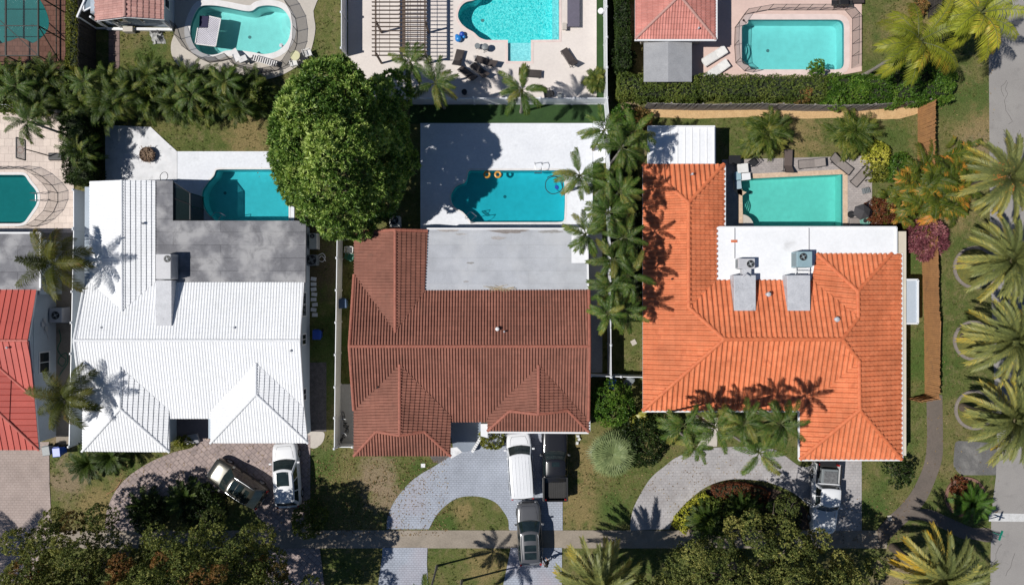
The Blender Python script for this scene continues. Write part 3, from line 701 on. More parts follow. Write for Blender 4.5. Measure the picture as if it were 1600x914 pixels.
def ell_lobes(c, rad, n, lr, rng, zmin=0.1, jitter=0.1, boxy=2.0):
    """lobes spread over a dome-like ellipsoid"""
    out = []
    for i in range(n):
        z = 1 - (1 - zmin) * (i + 0.5) / n if zmin >= 0 else 1 - (1 - zmin) * (i + 0.5) / n
        r = math.sqrt(max(0, 1 - z * z)) ** (2 / boxy) if boxy != 2 else math.sqrt(max(0, 1 - z * z)); a = i * 2.39996 + rng.normal() * 0.15
        rr = lr * rng.uniform(0.75, 1.25)
        out.append((c[0] + rad[0] * r * math.cos(a) * (1 + rng.normal() * jitter) , c[1] + rad[1] * r * math.sin(a) * (1 + rng.normal() * jitter), c[2] + rad[2] * z * (1 + rng.normal() * jitter), rr))
    return out

def hedge(name, label, cat, path_px, width, height, mat, dens=55, k=5, L=0.13, wd=0.07, seed=1, group=None, wob=0.08, varspread=0.25, ztop=None):
    """clipped hedge: leaves over the top and sides of a box that follows a path on the ground"""
    rng = np.random.default_rng(seed); pts = [W(a, b) for a, b in path_px]; P = []; N = []
    tot = 0
    for a, b in zip(pts[:-1], pts[1:]):
        d = (b - a); ln = d.length; t = d / ln; s_ = Vector((-t.y, t.x, 0)); tot += ln
        n = int(ln * width * dens); u = rng.uniform(0, ln, n); v = rng.uniform(-0.5, 0.5, n) * width
        x = a.x + t.x * u + s_.x * v; y = a.y + t.y * u + s_.y * v
        z = height + wob * (np.sin(x * 3.1 + seed) + np.cos(y * 3.7)) + rng.normal(size=n) * 0.05 - 0.35 * np.abs(v / width * 2) ** 5 * height * 0.3
        P.append(np.stack([x, y, z], 1)); N.append(np.tile([0, 0, 1.0], (n, 1)))
        for sg in (-1, 1):
            n = int(ln * height * dens); u = rng.uniform(0, ln, n); zz = rng.uniform(0.05, 1, n) * height
            off = sg * width / 2 * (0.93 + 0.08 * np.sin(u * 4) + rng.normal(size=n) * 0.03)
            P.append(np.stack([a.x + t.x * u + s_.x * off, a.y + t.y * u + s_.y * off, zz], 1)); N.append(np.tile([s_.x * sg, s_.y * sg, 0.2], (n, 1)))
    for e, dr in ((pts[0], pts[0] - pts[1]), (pts[-1], pts[-1] - pts[-2])):
        dr.normalize(); s_ = Vector((-dr.y, dr.x, 0)); n = int(width * height * dens); v = rng.uniform(-0.5, 0.5, n) * width; zz = rng.uniform(0.05, 1, n) * height
        P.append(np.stack([e.x + s_.x * v, e.y + s_.y * v, zz], 1)); N.append(np.tile([dr.x, dr.y, 0.2], (n, 1)))
    P = np.concatenate(P); N = nrm(np.concatenate(N))
    b = np.clip(0.5 + 0.22 * np.sin(P[:, 0] * 1.7 + seed) * np.cos(P[:, 1] * 2.1) + rng.normal(size=len(P)) * varspread * 0.6, 0, 1)
    V, F, A = leaves(P, N, k, L, wd, 0.5, rng, base=b, vara=varspread)
    base = pts[len(pts) // 2]; V = V - np.array([base.x, base.y, 0])
    t = thing(name, label, cat, base, group)
    link_mesh('foliage', fmesh(name + '_leaves', V, F, A, mat), t)
    mb = MB()
    for a, b2 in zip(pts[:-1], pts[1:]):
        nn = max(1, int((b2 - a).length / 0.9))
        for i in range(nn):
            q = a.lerp(b2, (i + 0.5) / nn); mb.tube([q, q + Vector((0.05, 0.03, height * 0.75))], [0.03, 0.015], 5)
    mb.build('stems', bark, t)
    # twiggy core that keeps the light out of the middle
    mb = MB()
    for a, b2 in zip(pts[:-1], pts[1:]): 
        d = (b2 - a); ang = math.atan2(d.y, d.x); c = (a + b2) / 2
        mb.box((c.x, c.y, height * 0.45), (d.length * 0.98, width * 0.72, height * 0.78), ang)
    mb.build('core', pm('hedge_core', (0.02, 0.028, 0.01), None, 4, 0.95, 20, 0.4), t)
    return t

# ---------------------------------------------------------------- roofs and houses
PROF = [(0.0, 0.0), (0.06, 0.55), (0.20, 0.92), (0.34, 1.0), (0.48, 0.92), (0.62, 0.55), (0.68, 0.0)]
def clip_poly(poly, f):     # keep f(p) >= 0
    out = []; n = len(poly)
    for i in range(n):
        a, b = poly[i], poly[(i + 1) % n]; fa, fb = f(a), f(b)
        if fa >= 0: out.append(a)
        if (fa >= 0) != (fb >= 0): out.append(a.lerp(b, fa / (fa - fb)))
    return out
def roof_plane(mb, pts, tw, cw, rib=0.05, prof=PROF, step=0.05):
    """one pitched plane of tile: real ribs running down the slope; UV counts tiles"""
    pts = [Vector(p) for p in pts]; n = Vector((0, 0, 0))
    for i in range(len(pts)):
        a, b = pts[i], pts[(i + 1) % len(pts)]; n += a.cross(b)
    n.normalize()
    if n.z < 0: n = -n
    if n.x > 0.1: step = max(step, 0.045) if step else 0
    down = (Vector((0, 0, -1)) + n * n.z).normalized(); u = down.cross(n).normalized(); o = Vector((0, 0, 0))
    tris = tessellate_polygon([pts])
    for t in tris:
        P = [pts[i] for i in t]
        us = [p.dot(u) for p in P]; k0 = math.floor(min(us) / tw); k1 = math.ceil(max(us) / tw)
        for k in range(k0, k1):
            segs = [(prof[i][0], prof[i + 1][0] if i + 1 < len(prof) else 1.0, prof[i][1], prof[i + 1][1] if i + 1 < len(prof) else 0.0) for i in range(len(prof))]
            for s0, s1, h0, h1 in segs:
                a0, a1 = (k + s0) * tw, (k + s1) * tw
                if a1 <= min(us) or a0 >= max(us): continue
                q = clip_poly(P, lambda p: p.dot(u) - a0)
                if len(q) > 2: q = clip_poly(q, lambda p: a1 - p.dot(u))
                if len(q) < 3: continue
                vs = [p.dot(down) / cw for p in q]
                for c in range(math.floor(min(vs)), math.ceil(max(vs))):
                    qq = q
                    if min(vs) < c: qq = clip_poly(qq, lambda p: p.dot(down) / cw - c)
                    if len(qq) > 2 and max(vs) > c + 1: qq = clip_poly(qq, lambda p: c + 1 - p.dot(down) / cw)
                    if len(qq) < 3: continue
                    V = []; UV = []
                    for p in qq:
                        f = (p.dot(u) - a0) / (a1 - a0); fv = p.dot(down) / cw - c; V.append(p + n * ((h0 + (h1 - h0) * f) * rib + fv * step))
                        UV.append((k + 0.01 + 0.98 * (s0 + (s1 - s0) * f), c + 0.001 + 0.998 * fv))
                    idx = tuple(range(len(V)))
                    if (V[1] - V[0]).cross(V[2] - V[0]).z < 0: idx = idx[::-1]
                    mb.add(V, [idx], UV)
def ridge(mb, a, b, r=0.13, seg=0.38, lift=0.03):
    a, b = Vector(a), Vector(b); L = (b - a).length; n = max(1, int(L / seg)); t = (b - a) / L
    s_ = t.cross(Vector((0, 0, 1))).normalized(); up = s_.cross(t)
    for i in range(n):
        p0 = a + t * (L * i / n); p1 = a + t * (L * (i + 1) / n + 0.03); V = []
        for p, rr in ((p0, r * 1.06), (p1, r * 0.94)):
            for k in range(7):
                th = math.pi * k / 6; V.append(p + s_ * (rr * math.cos(th)) + up * (rr * 0.8 * math.sin(th) + lift))
        F = [(k, k + 1, k + 8, k + 7) for k in range(6)] + [tuple(range(6, -1, -1)), tuple(range(7, 14))]
        mb.add(V, F)
class House:
    def __init__(s, name, label, cat, at, group=None): s.t = thing(name, label, cat, W(*at), group)
    def roof(s, planes, ridges, tile, cap, tw, cw, rib=0.05, ridge_r=0.13, eave=True, prof=PROF, name='roof', label=None, step=0.014):
        mb = MB()
        for p in planes: roof_plane(mb, [W(*q) for q in p], tw, cw, rib, prof, step)
        o = mb.build(name, tile, s.t, recalc=False)
        if label: o['label'] = label
        mb = MB()
        for a, b in ridges: ridge(mb, W(*a), W(*b), ridge_r)
        if ridges: mb.build('ridge_cap', cap, o)
        if eave:       # underside and fascia
            mb = MB()
            for p in planes:
                q = [W(*v) for v in p]
                lo = [v - Vector((0, 0, 0.16)) for v in q]
                m = len(q)
                tr = tessellate_polygon([q])
                mb.add(lo, [tuple(t) for t in tr])
                for i in range(m):
                    j = (i + 1) % m
                    if q[i].z < 3.1 and q[j].z < 3.1 or abs(q[i].x - q[j].x) < 0.25 and (abs(q[i].z - q[j].z) > 0.6):
                        mb.add([q[i] - Vector((0, 0, .01)), q[j] - Vector((0, 0, .01)), lo[j], lo[i]], [(0, 1, 2, 3)])
            mb.build('soffit', white, o, recalc=False)
        return o
    def flat(s, poly, z, mat, th=0.22, name='flat_roof', parapet=None, label=None):
        mb = MB(); mb.prism(px2(poly, z), z - th, z); o = mb.build(name, mat, s.t, recalc=False)
        if label: o['label'] = label
        if parapet:
            m2 = MB()
            q = [W(a, b, z + 0.03) for a, b in parapet]
            for a, b in zip(q[:-1], q[1:]): m2.bar(a, b, 0.12, 0.09)
            m2.build('drip_edge', white, o)
        return o
    def walls(s, poly, z1, mat, ground=True, name='wall'):
        mb = MB(); P = px2(poly, 0) if ground else poly; mb.prism(P, 0, z1); return mb.build(name, mat, s.t, recalc=False)
    def window(s, px, py, face, wd=1.4, ht=1.1, z=1.5, panes=2, wx=None):
        """face: outward normal axis 'E','W','N','S' at a ground-plan point"""
        p = W(px, py) if wx is None else Vector((*wx, 0)); ax = {'E': (1, 0), 'W': (-1, 0), 'N': (0, 1), 'S': (0, -1)}[face]; n = Vector((*ax, 0)); t = Vector((-n.y, n.x, 0))
        c = p + Vector((0, 0, z)) + n * 0.02
        mb = MB()
        for sx in (-1, 1): mb.bar(c + t * sx * wd / 2 - Vector((0, 0, ht / 2 + 0.04)), c + t * sx * wd / 2 + Vector((0, 0, ht / 2 + 0.04)), 0.08, 0.08, up=n)
        for sz in (-1, 1): mb.bar(c - t * (wd / 2 - 0.04) + Vector((0, 0, sz * ht / 2)), c + t * (wd / 2 - 0.04) + Vector((0, 0, sz * ht / 2)), 0.08, 0.08)
        for i in range(1, panes):
            x = -wd / 2 + wd * i / panes; mb.bar(c + t * x - Vector((0, 0, ht / 2 - .04)), c + t * x + Vector((0, 0, ht / 2 - .04)), 0.05, 0.05, up=n)
        w_ = mb.build('window', white, s.t)
        g = MB(); g.bar(c - t * (wd / 2 - 0.05), c + t * (wd / 2 - 0.05), 0.02, ht - 0.08); g.build('pane', glass, w_)
    def door(s, px, py, face, wd=1.0, ht=2.1, mat=None, name='door', handle=True):
        p = W(px, py); ax = {'E': (1, 0), 'W': (-1, 0), 'N': (0, 1), 'S': (0, -1)}[face]; n = Vector((*ax, 0)); t = Vector((-n.y, n.x, 0)); c = p + n * 0.03
        mb = MB(); mb.bar(c - t * wd / 2 + Vector((0, 0, ht / 2)), c + t * wd / 2 + Vector((0, 0, ht / 2)), 0.06, ht)
        if name == 'garage_door':
            for i in range(1, 4): mb.bar(c - t * wd / 2 + n * 0.035 + Vector((0, 0, ht * i / 4)), c + t * wd / 2 + n * 0.035 + Vector((0, 0, ht * i / 4)), 0.03, 0.04)
        d = mb.build(name, mat or white, s.t)
        if handle:
            m2 = MB(); m2.bar(c + t * (wd * 0.4) + n * 0.06 + Vector((0, 0, 0.95)), c + t * (wd * 0.4) + n * 0.06 + Vector((0, 0, 1.08)), 0.03, 0.03, up=n); m2.build('handle', steel, d)
    def vent(s, px, py, z, r=0.07, h=0.35, mat=None):
        mb = MB(); p = W(px, py, z + h); p.z = z - 0.1; mb.cyl(p, r, h + 0.1, 10); mb.lathe(p + Vector((0, 0, h + 0.1)), [(r * 1.5, 0), (r * 1.4, 0.05), (r * 0.5, 0.1)], 10)
        mb.build('vent_pipe', mat or galv, s.t)
# ---------------------------------------------------------------- pools (outlines in plan)
def closed(pts, n=5): return catmull(pts, n)
PO = {}
PO['screen'] = closed([(-40, 58), (-45, 10), (-30, -45), (20, -50), (50, -15), (66, 5), (76, 28), (76, 45), (67, 58), (52, 68), (42, 63), (30, 60), (12, 66), (-12, 70)])
PO['free'] = closed([(313, 11), (334, 9), (355, 12), (390, 18), (404, 11), (422, 9), (441, 14), (453, 29), (455, 46), (450, 66), (434, 81), (413, 86), (395, 83), (372, 80), (352, 81), (340, 86), (326, 87), (310, 80), (300, 65), (297, 47), (302, 28)])
PO['resort'] = [(874, -45), (874, 63.5), (830, 64), (830, 97), (793, 97), (793, 64)] + catmull([(759, 64), (749, 60), (740, 52), (728, 45), (719, 36), (715, 25), (719, 12), (728, 4), (742, 0), (752, -10), (758, -28), (760, -45)], 5, False)
PO['white'] = catmull([(347, 264.5), (338, 266), (334, 275), (325, 285), (316, 300), (316.5, 318), (324, 334), (338, 346)], 5, False) + [(452, 346), (452, 264.5)]
PO['brown'] = catmull([(740, 266), (732, 268), (727, 284), (712, 292), (704, 307), (709, 323), (724, 333), (736, 348)], 5, False) + rpoly([(870, 348, 0), (882, 347, 12), (884, 306, 60), (880, 266, 12), (860, 266, 0)])
PO['orange'] = [(1160, 356)] + rpoly([(1160, 300, 6), (1152, 295, 3), (1152, 272, 8)], 3) + [(1317, 272), (1317, 356)]
PO['pink'] = rpoly([(1168, 31, 3), (1168, 38, 4), (1158, 40, 6), (1158, 101, 8), (1170, 104, 6), (1172, 110, 3), (1319, 110, 12), (1319, 31, 12)], 4)
PO['left'] = rpoly([(-60, 273, 0), (40, 273, 10), (46, 284, 6), (60, 300, 14), (60, 318, 14), (47, 337, 6), (38, 350, 10), (-60, 350, 0)], 5)
HOLES = {k: px2(v) for k, v in PO.items()}
DECKZ = 0.05

def struct(name, mb, mat, z=None): return tag(mb.build(name, mat), kind='structure')
HARD = []
def flatsheet(name, pts, mat, z, holes=(), smooth=0):
    if smooth: pts = catmull(pts, smooth)
    if mat is not LAWN: HARD.append(px2(pts))
    mb = MB(); mb.sheet(px2(pts), [HOLES[h] for h in holes], z); return struct(name, mb, mat)

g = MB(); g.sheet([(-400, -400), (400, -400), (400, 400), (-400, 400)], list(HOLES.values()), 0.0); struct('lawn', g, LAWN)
# driveways, walks, road
flatsheet('road', [(1545, -900), (1545, 95), (1547, 400), (1552, 560), (1558, 690), (1556, 745), (1549, 800), (1547, 914), (1547, 1500), (1740, 1500), (1740, -900)], roadm, 0.008)
flatsheet('parking_apron', rpoly([(1492, 688, 8), (1558, 692, 0), (1556, 742, 0), (1500, 742, 14), (1489, 728, 6)]), aspronc, 0.014)
rs_ = random.Random(8); cm = MB()
for k in range(9):
    x, y = rs_.uniform(1556, 1598), rs_.uniform(60, 880); q = [(x, y)]
    for j in range(rs_.randint(4, 9)): x += rs_.uniform(-7, 7); y += rs_.uniform(4, 13); q.append((x, y))
    for a, b in zip(q[:-1], q[1:]): cm.bar(W(*a, .011), W(*b, .011), .022, .006)
struct('road_crack_sealer', cm, pm('tar_seam', (0.09, 0.085, 0.08), None, 3, .8, 14, .2))
flatsheet('stop_line', [(1545, 801), (1610, 802.5), (1640, 803), (1640, 815), (1545, 814)], paintw, 0.016)
flatsheet('sidewalk', [(-100, 828), (1386, 828), (1386, 856), (-100, 856)], concrete, 0.028)
cl = catmull([(1447, 617), (1448, 684), (1445, 717), (1437, 742), (1421, 772), (1401, 795), (1386, 808), (1370, 828)], 5, False)
cr_ = catmull([(1472, 617), (1473, 684), (1472, 714), (1464, 742), (1449, 777), (1431, 802), (1411, 820), (1375, 856)], 5, False)
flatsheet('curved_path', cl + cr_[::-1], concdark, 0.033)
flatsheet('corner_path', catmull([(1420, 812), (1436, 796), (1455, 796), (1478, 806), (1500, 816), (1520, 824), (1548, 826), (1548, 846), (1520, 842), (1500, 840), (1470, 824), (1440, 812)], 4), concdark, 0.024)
flatsheet('front_drive', [(-60, 690), (77, 690), (78, 760), (81, 820), (60, 880), (50, 940), (-60, 940)], pv_left, 0.038)
flatsheet('circular_drive', catmull([(165, 828), (165, 812), (168, 795), (176, 775), (188, 757), (203, 742), (234, 722), (272, 706), (302, 698), (312, 680)], 5, False) + [(330, 660), (485, 680), (485, 828)] , pv_pink, 0.040)
flatsheet('drive_apron', [(420, 856), (500, 856), (510, 940), (412, 940)], pv_pink, 0.040)
flatsheet('drive_island', [(235, 826), (240, 800), (262, 780), (300, 768), (350, 770), (385, 786), (402, 806), (405, 826)], LAWN, 0.046, smooth=4)
outer = catmull([(604, 826), (605, 812), (610, 795), (619, 779), (630, 765), (642, 752), (658, 740), (678, 728.5), (704, 712)], 5, False)
flatsheet('paver_drive', outer + [(740, 690), (740, 660), (760, 655), (879, 640), (879, 828), (797, 828)] + catmull([(795, 826), (794, 812), (787, 799), (775, 785), (757, 777), (737, 774.5), (717, 777), (699, 787), (683, 803), (670, 826)], 5, False), pv_grey, 0.042)
flatsheet('paver_drive_mouth', [(598, 855), (668, 855), (667, 880), (671, 940), (588, 940), (592, 905), (597, 870)], pv_grey, 0.042)
flatsheet('paver_drive_mouth', [(798, 855), (878, 855), (878, 940), (780, 940), (788, 905)], pv_grey, 0.042)
flatsheet('entry_walk', [(700, 656), (752, 656), (752, 700), (725, 706), (708, 700)], pm('blue_grey_tiles', (0.20, 0.235, 0.29), None, 1, 0.6, 9, 0.06), 0.047)
flatsheet('stamped_drive', catmull([(985, 828), (985, 815), (991, 790), (1009, 757), (1022, 741), (1037, 729), (1052, 717), (1068, 709), (1085, 703), (1100, 700), (1140, 698), (1190, 699), (1215, 704), (1232, 716), (1250, 728), (1266, 727), (1270, 712)], 4, False) + [(1346, 700), (1346, 828), (1276, 828)] + catmull([(1274, 826), (1268, 800), (1255, 782), (1236, 768), (1212, 757), (1190, 751), (1152, 748), (1127, 751), (1102, 761), (1077, 780), (1056, 803), (1046, 826)], 5, False), pv_drive, 0.042)
flatsheet('front_path', [(1075, 652), (1122, 652), (1120, 697), (1088, 700), (1098, 680), (1078, 672)], decktan, 0.046)
flatsheet('garden_bed', [(1048, 826), (1060, 804), (1080, 782), (1104, 766), (1150, 755), (1190, 758), (1235, 775), (1262, 800), (1270, 826)], mulch, 0.012, smooth=4)
# pool decks and back yards
flatsheet('screened_patio', [(-80, -80), (103, -80), (103, 110), (-80, 110)], pv_rust, DECKZ, ['screen'])
flatsheet('side_paving', [(170, 44), (187, 46), (187, 122), (170, 122)], pv_side, 0.03)
flatsheet('tan_pool_deck', catmull([(274, -40), (275, 40), (268, 68), (269, 87), (280, 104), (297, 118), (312, 124), (350, 130), (400, 128), (435, 120), (459, 108), (479, 93), (487, 77), (493, 46), (490, 18), (491, -40)], 4), decktan, DECKZ, ['free'])
flatsheet('cream_pool_deck', [(544, -80), (932, -80), (932, 156), (544, 156)], deckcream, DECKZ, ['resort'])
flatsheet('turf_border', [(932.5, -80), (946, -80), (946, 156), (932.5, 156)], turf, 0.03)
flatsheet('turf_strip', [(640, 160), (946, 160), (946, 194), (640, 194)], turf, 0.02)
flatsheet('pink_pool_deck', [(1080, -80), (1346, -80), (1346, 112), (1250, 130), (1080, 130)], deckpink, DECKZ, ['pink'])
flatsheet('dirt_yard', [(1075, -80), (1079, -80), (1079, 130), (1075, 130)], mulch, 0.02)
flatsheet('white_pool_deck', [(657, 193), (926, 193), (926, 362), (657, 362)], deckw, DECKZ, ['brown'])
flatsheet('gravel_bed', [(1012, 170), (1060, 171), (1130, 173), (1200, 171), (1270, 173), (1340, 172), (1400, 168), (1432, 160), (1438, 176), (1428, 180), (1405, 186), (1380, 187), (1330, 184), (1260, 186), (1180, 183), (1090, 186), (1012, 183)], tangravel, 0.02)
flatsheet('turf_square', [(926.5, 256), (943, 256), (943, 292), (926.5, 292)], turf, 0.03)
flatsheet('turf_square', [(926.5, 306), (943, 306), (943, 345), (926.5, 345)], turf, 0.03)
flatsheet('deck_edge_strip', [(926.5, 190), (946, 190), (946, 255), (926.5, 255)], deckw, 0.035)
flatsheet('side_walk_slab', [(916, 358), (941, 358), (941, 582), (916, 582)], concgrey, 0.038)
flatsheet('stone_deck', [(165, 196), (236, 199), (256, 218), (277, 237), (277, 284), (165, 290)], deckstone, DECKZ)
flatsheet('patio_deck', [(277.5, 237), (460, 237), (460, 352), (242, 352), (242, 284.5), (277.5, 284.5)], deckw, DECKZ, ['white'])
flatsheet('travertine_deck', [(-80, 172), (112, 172), (118, 356), (130, 359), (130, 364), (-80, 364)], pv_deckl, DECKZ, ['left'])
flatsheet('side_yard_slab', [(62, 364), (137, 364), (128, 694), (88, 694), (88, 460), (62, 460)], concrete, 0.02)
flatsheet('side_gravel', [(484, 566), (510, 566), (510, 674), (484, 674)], gravel, 0.02)
flatsheet('corner_slab', rpoly([(478, 674, 0), (508, 674, 6), (506, 690, 10), (492, 702, 10), (478, 696, 0)]), decktan, 0.03)
flatsheet('side_slab', [(530, 600), (556, 600), (556, 694), (522, 694)], pm('pale_slab', (0.46, 0.46, 0.45), None, 1, 0.9, 9, 0.08), 0.03)
flatsheet('stone_patio', rpoly([(1128, 250, 0), (1350, 244, 0), (1362, 256, 4), (1362, 358, 0), (1118, 358, 0)]), pv_stone, DECKZ, ['orange'])
flatsheet('corner_pad', [(698, 700), (714, 698), (722, 706), (705, 716)], deckstone, 0.05)
flatsheet('pebble_strip', [(672, 712), (702, 706), (712, 712), (690, 724), (677, 722)], gravel, 0.03)

WATERS = {}
def pool(key, label, tint, floor, cop, cw=0.30, depth=1.35, coping_label=None, wave=0.02, group='swimming pools', wsc=2.2, painted_caustic=None, lip=0.02):
    P = HOLES[key]; cx = sum(p[0] for p in P) / len(P); cy = sum(p[1] for p in P) / len(P)
    t = thing('swimming_pool', label, 'swimming pool', (cx, cy, 0), group)
    mb = MB(); n = len(P); V = [(x, y, DECKZ + 0.012) for x, y in P] + [(x, y, -depth) for x, y in P]
    mb.add(V, [(i, (i + 1) % n, (i + 1) % n + n, i + n) for i in range(n)]); mb.sheet(P, (), -depth)
    fm = painted_caustic or pm('plaster_' + key, floor, tuple(x * 0.84 for x in floor), 0.22, 0.8, 2.2, 0.07, stain=tuple(x * 0.72 for x in floor), stain_scale=0.7, stain_lo=0.62, stain_hi=0.95)  # mottling and stain colour stand in for light rippling over the floor
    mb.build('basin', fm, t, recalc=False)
    if cop is not None:
        mb = MB(); Q = offset_loop(P, cw); mb.ring([tuple(Vector(p) ) for p in offset_loop(P, -0.03)], Q, DECKZ - 0.04, DECKZ + lip); mb.build('coping', cop, t, recalc=True)
    mb = MB(); mb.ring(P, offset_loop(P, -0.012), -0.30, -0.02); mb.build('tile_band', pm('tile_band', (0.06, 0.17, 0.22), (0.10, 0.26, 0.30), 6, 0.4, 20, 0.2), t)
    mb = MB(); mb.cyl((cx + .3, cy, -depth), .13, .02, 14); mb.build('drain', greyplastic, t)
    mb = MB(); mb.sheet(P, (), -0.06); mb.build('water', water_mat('water_' + key, tint, wave, wsc), t, recalc=False)
    return t
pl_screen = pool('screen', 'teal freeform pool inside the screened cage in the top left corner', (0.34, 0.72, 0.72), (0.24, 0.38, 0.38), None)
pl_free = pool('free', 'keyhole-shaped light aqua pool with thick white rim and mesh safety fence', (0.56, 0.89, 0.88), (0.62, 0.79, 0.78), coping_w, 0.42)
pl_resort = pool('resort', 'glittering turquoise pool with a square tanning ledge jutting toward the loungers', (0.62, 0.95, 0.95), None, coping_p, 0.16, painted_caustic=painted_caustic_mat('painted_caustic_resort', (0.08, 0.66, 0.68), (0.03, 0.50, 0.54), (0.52, 0.90, 0.90)), wave=0.05, wsc=5)  # floor colours carry the painted ripple light
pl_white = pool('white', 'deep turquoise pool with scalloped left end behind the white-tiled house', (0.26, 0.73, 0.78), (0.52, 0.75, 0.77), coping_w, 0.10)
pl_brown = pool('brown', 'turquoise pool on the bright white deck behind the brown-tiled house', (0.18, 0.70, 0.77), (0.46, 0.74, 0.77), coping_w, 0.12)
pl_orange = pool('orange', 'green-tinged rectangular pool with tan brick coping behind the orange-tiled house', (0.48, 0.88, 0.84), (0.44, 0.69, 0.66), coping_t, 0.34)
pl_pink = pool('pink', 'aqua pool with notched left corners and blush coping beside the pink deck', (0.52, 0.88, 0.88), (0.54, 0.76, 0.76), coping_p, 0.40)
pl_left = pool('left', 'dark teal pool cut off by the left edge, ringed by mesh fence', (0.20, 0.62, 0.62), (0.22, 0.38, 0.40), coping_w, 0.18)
# tanning ledge and entry steps
mb = MB(); mb.prism(px2([(793.5, 66), (829.5, 66), (829.5, 96.5), (793.5, 96.5)]), -1.33, -0.22); mb.build('tanning_ledge', painted_caustic_mat('painted_caustic_ledge', (0.50, 0.66, 0.70), (0.42, 0.60, 0.66), (0.78, 0.86, 0.90)), pl_resort)
mb = MB(); mb.prism(px2([(864, -44), (873.5, -44), (873.5, 63), (864, 63)]), -1.33, -0.45); mb.build('bench', painted_caustic_mat('painted_caustic_bench', (0.30, 0.62, 0.66), (0.25, 0.55, 0.60), (0.62, 0.86, 0.88)), pl_resort)
for i, r in enumerate((26, 19, 12)):
    c = (455, 30); pts = [(c[0] - 2 + r * 0.75 * math.cos(a), c[1] + r * math.sin(a)) for a in [R(100 + 160 * k / 12) for k in range(13)]]
    mb = MB(); mb.prism(px2([(min(p[0], 453), p[1]) for p in pts]), -1.3 + i * 0.28, -1.02 + i * 0.28)
    mb.build('step', pm('step_plaster', (0.66, 0.80, 0.79), None, 1, 0.8, 3, 0.04), pl_free)
def steps(t, cx, cy, sgn, radii, mat, wall):
    for i, r in enumerate(radii):
        pts = [(cx + sgn * r * math.cos(a), cy + r * math.sin(a)) for a in [R(-90 + 180 * k / 14) for k in range(15)]]
        mb = MB(); mb.prism(px2(pts), -1.33 + i * 0.3, -1.03 + i * 0.3); mb.build('step', mat, t)
steps(pl_pink, 1159, 74, 1, (20, 13, 7), pm('step_aqua', (0.44, 0.66, 0.66), None, 1, 0.8, 3, 0.04), 0)
steps(pl_orange, 1161, 320, 1, (17, 12, 7), pm('step_green', (0.42, 0.66, 0.60), None, 1, 0.8, 3, 0.04), 0)
steps(pl_left, 58, 309, -1, (26, 18, 10), pm('step_teal', (0.24, 0.40, 0.41), None, 1, 0.8, 3, 0.04), 0)
def handrail(t, px, py, dx=0.35, dy=0.0, ang=0.0):
    p = W(px, py, 0.06); M = Matrix.Rotation(ang, 3, 'Z'); mb = MB()
    for s_ in (-0.28, 0.28):
        mb.tube([p + M @ Vector((s_, 0.35, 0)), p + M @ Vector((s_, 0.33, 0.7)), p + M @ Vector((s_, 0.1, 0.85)), p + M @ Vector((s_, -0.25, 0.75)), p + M @ Vector((s_, -0.35, -0.3))], 0.025, 6)
    for z in (0.0, -0.25): mb.bar(p + M @ Vector((-0.28, -0.35, z - .05)), p + M @ Vector((0.28, -0.35, z - .05)), 0.06, 0.03)
    mb.build('pool_ladder', steel, t, smooth=True)
handrail(pl_brown, 841, 263); handrail(pl_white, 344, 341, ang=R(150)); handrail(pl_left, 62, 309, ang=R(-90)); handrail(pl_brown, 736, 340, ang=R(140))
# curled cleaning hose in the brown house's pool, beach step at the orange house's pool
mb = MB(); mb.tube([W(a, b, -0.05) for a, b in catmull([(855, 278), (862, 275), (876, 279), (879, 292), (874, 300), (862, 303), (853, 295), (854, 282), (866, 276), (876, 284), (882, 306)], 5, False)], 0.03, 6)
tag(mb.build('cleaner_hose', dark, origin=W(862, 290, -0.05), smooth=True), 'dark curled cleaner hose lying in the pool behind the brown-tiled house', 'hose')
mb = MB(); mb.cyl(W(870, 293, -0.09), 0.16, 0.12, 10); mb.box(W(870, 293, 0.06), (0.2, 0.34, 0.08), 0.5)
tag(mb.build('pool_cleaner', blueplastic, origin=W(870, 293, -0.1)), 'small blue pool cleaner on the hose in the turquoise pool', 'pool cleaner')
mb = MB(); mb.prism(px2([(1158, 356)] + [(1158 + 20 * math.cos(R(a)), 356 + 21 * math.sin(R(a))) for a in range(-90, 1, 9)]), -1.34, 0.03); mb.build('corner_platform', decktan, pl_orange)
def swim_ring(px, py, label):
    mb = MB(); c = W(px, py, 0.0); V = []; F = []; n, m = 20, 8
    for i in range(n):
        a = 2 * math.pi * i / n
        for j in range(m):
            b_ = 2 * math.pi * j / m; rr = 0.21 + 0.085 * math.cos(b_); V.append((c.x + rr * math.cos(a), c.y + rr * math.sin(a), c.z + 0.085 * math.sin(b_)))
    for i in range(n):
        for j in range(m): F.append((i * m + j, ((i + 1) % n) * m + j, ((i + 1) % n) * m + (j + 1) % m, i * m + (j + 1) % m))
    mb.add(V, F); tag(mb.build('swim_ring', pm('orange_vinyl', (0.62, 0.30, 0.05), None, 2, 0.4, 9, 0.05), origin=c, smooth=True), label, 'swim ring', 'orange rings afloat in the pool')
swim_ring(761, 273, 'left one of the two orange rings afloat at the top of the pool')
swim_ring(778, 273, 'right one of the two orange rings afloat at the top of the pool')

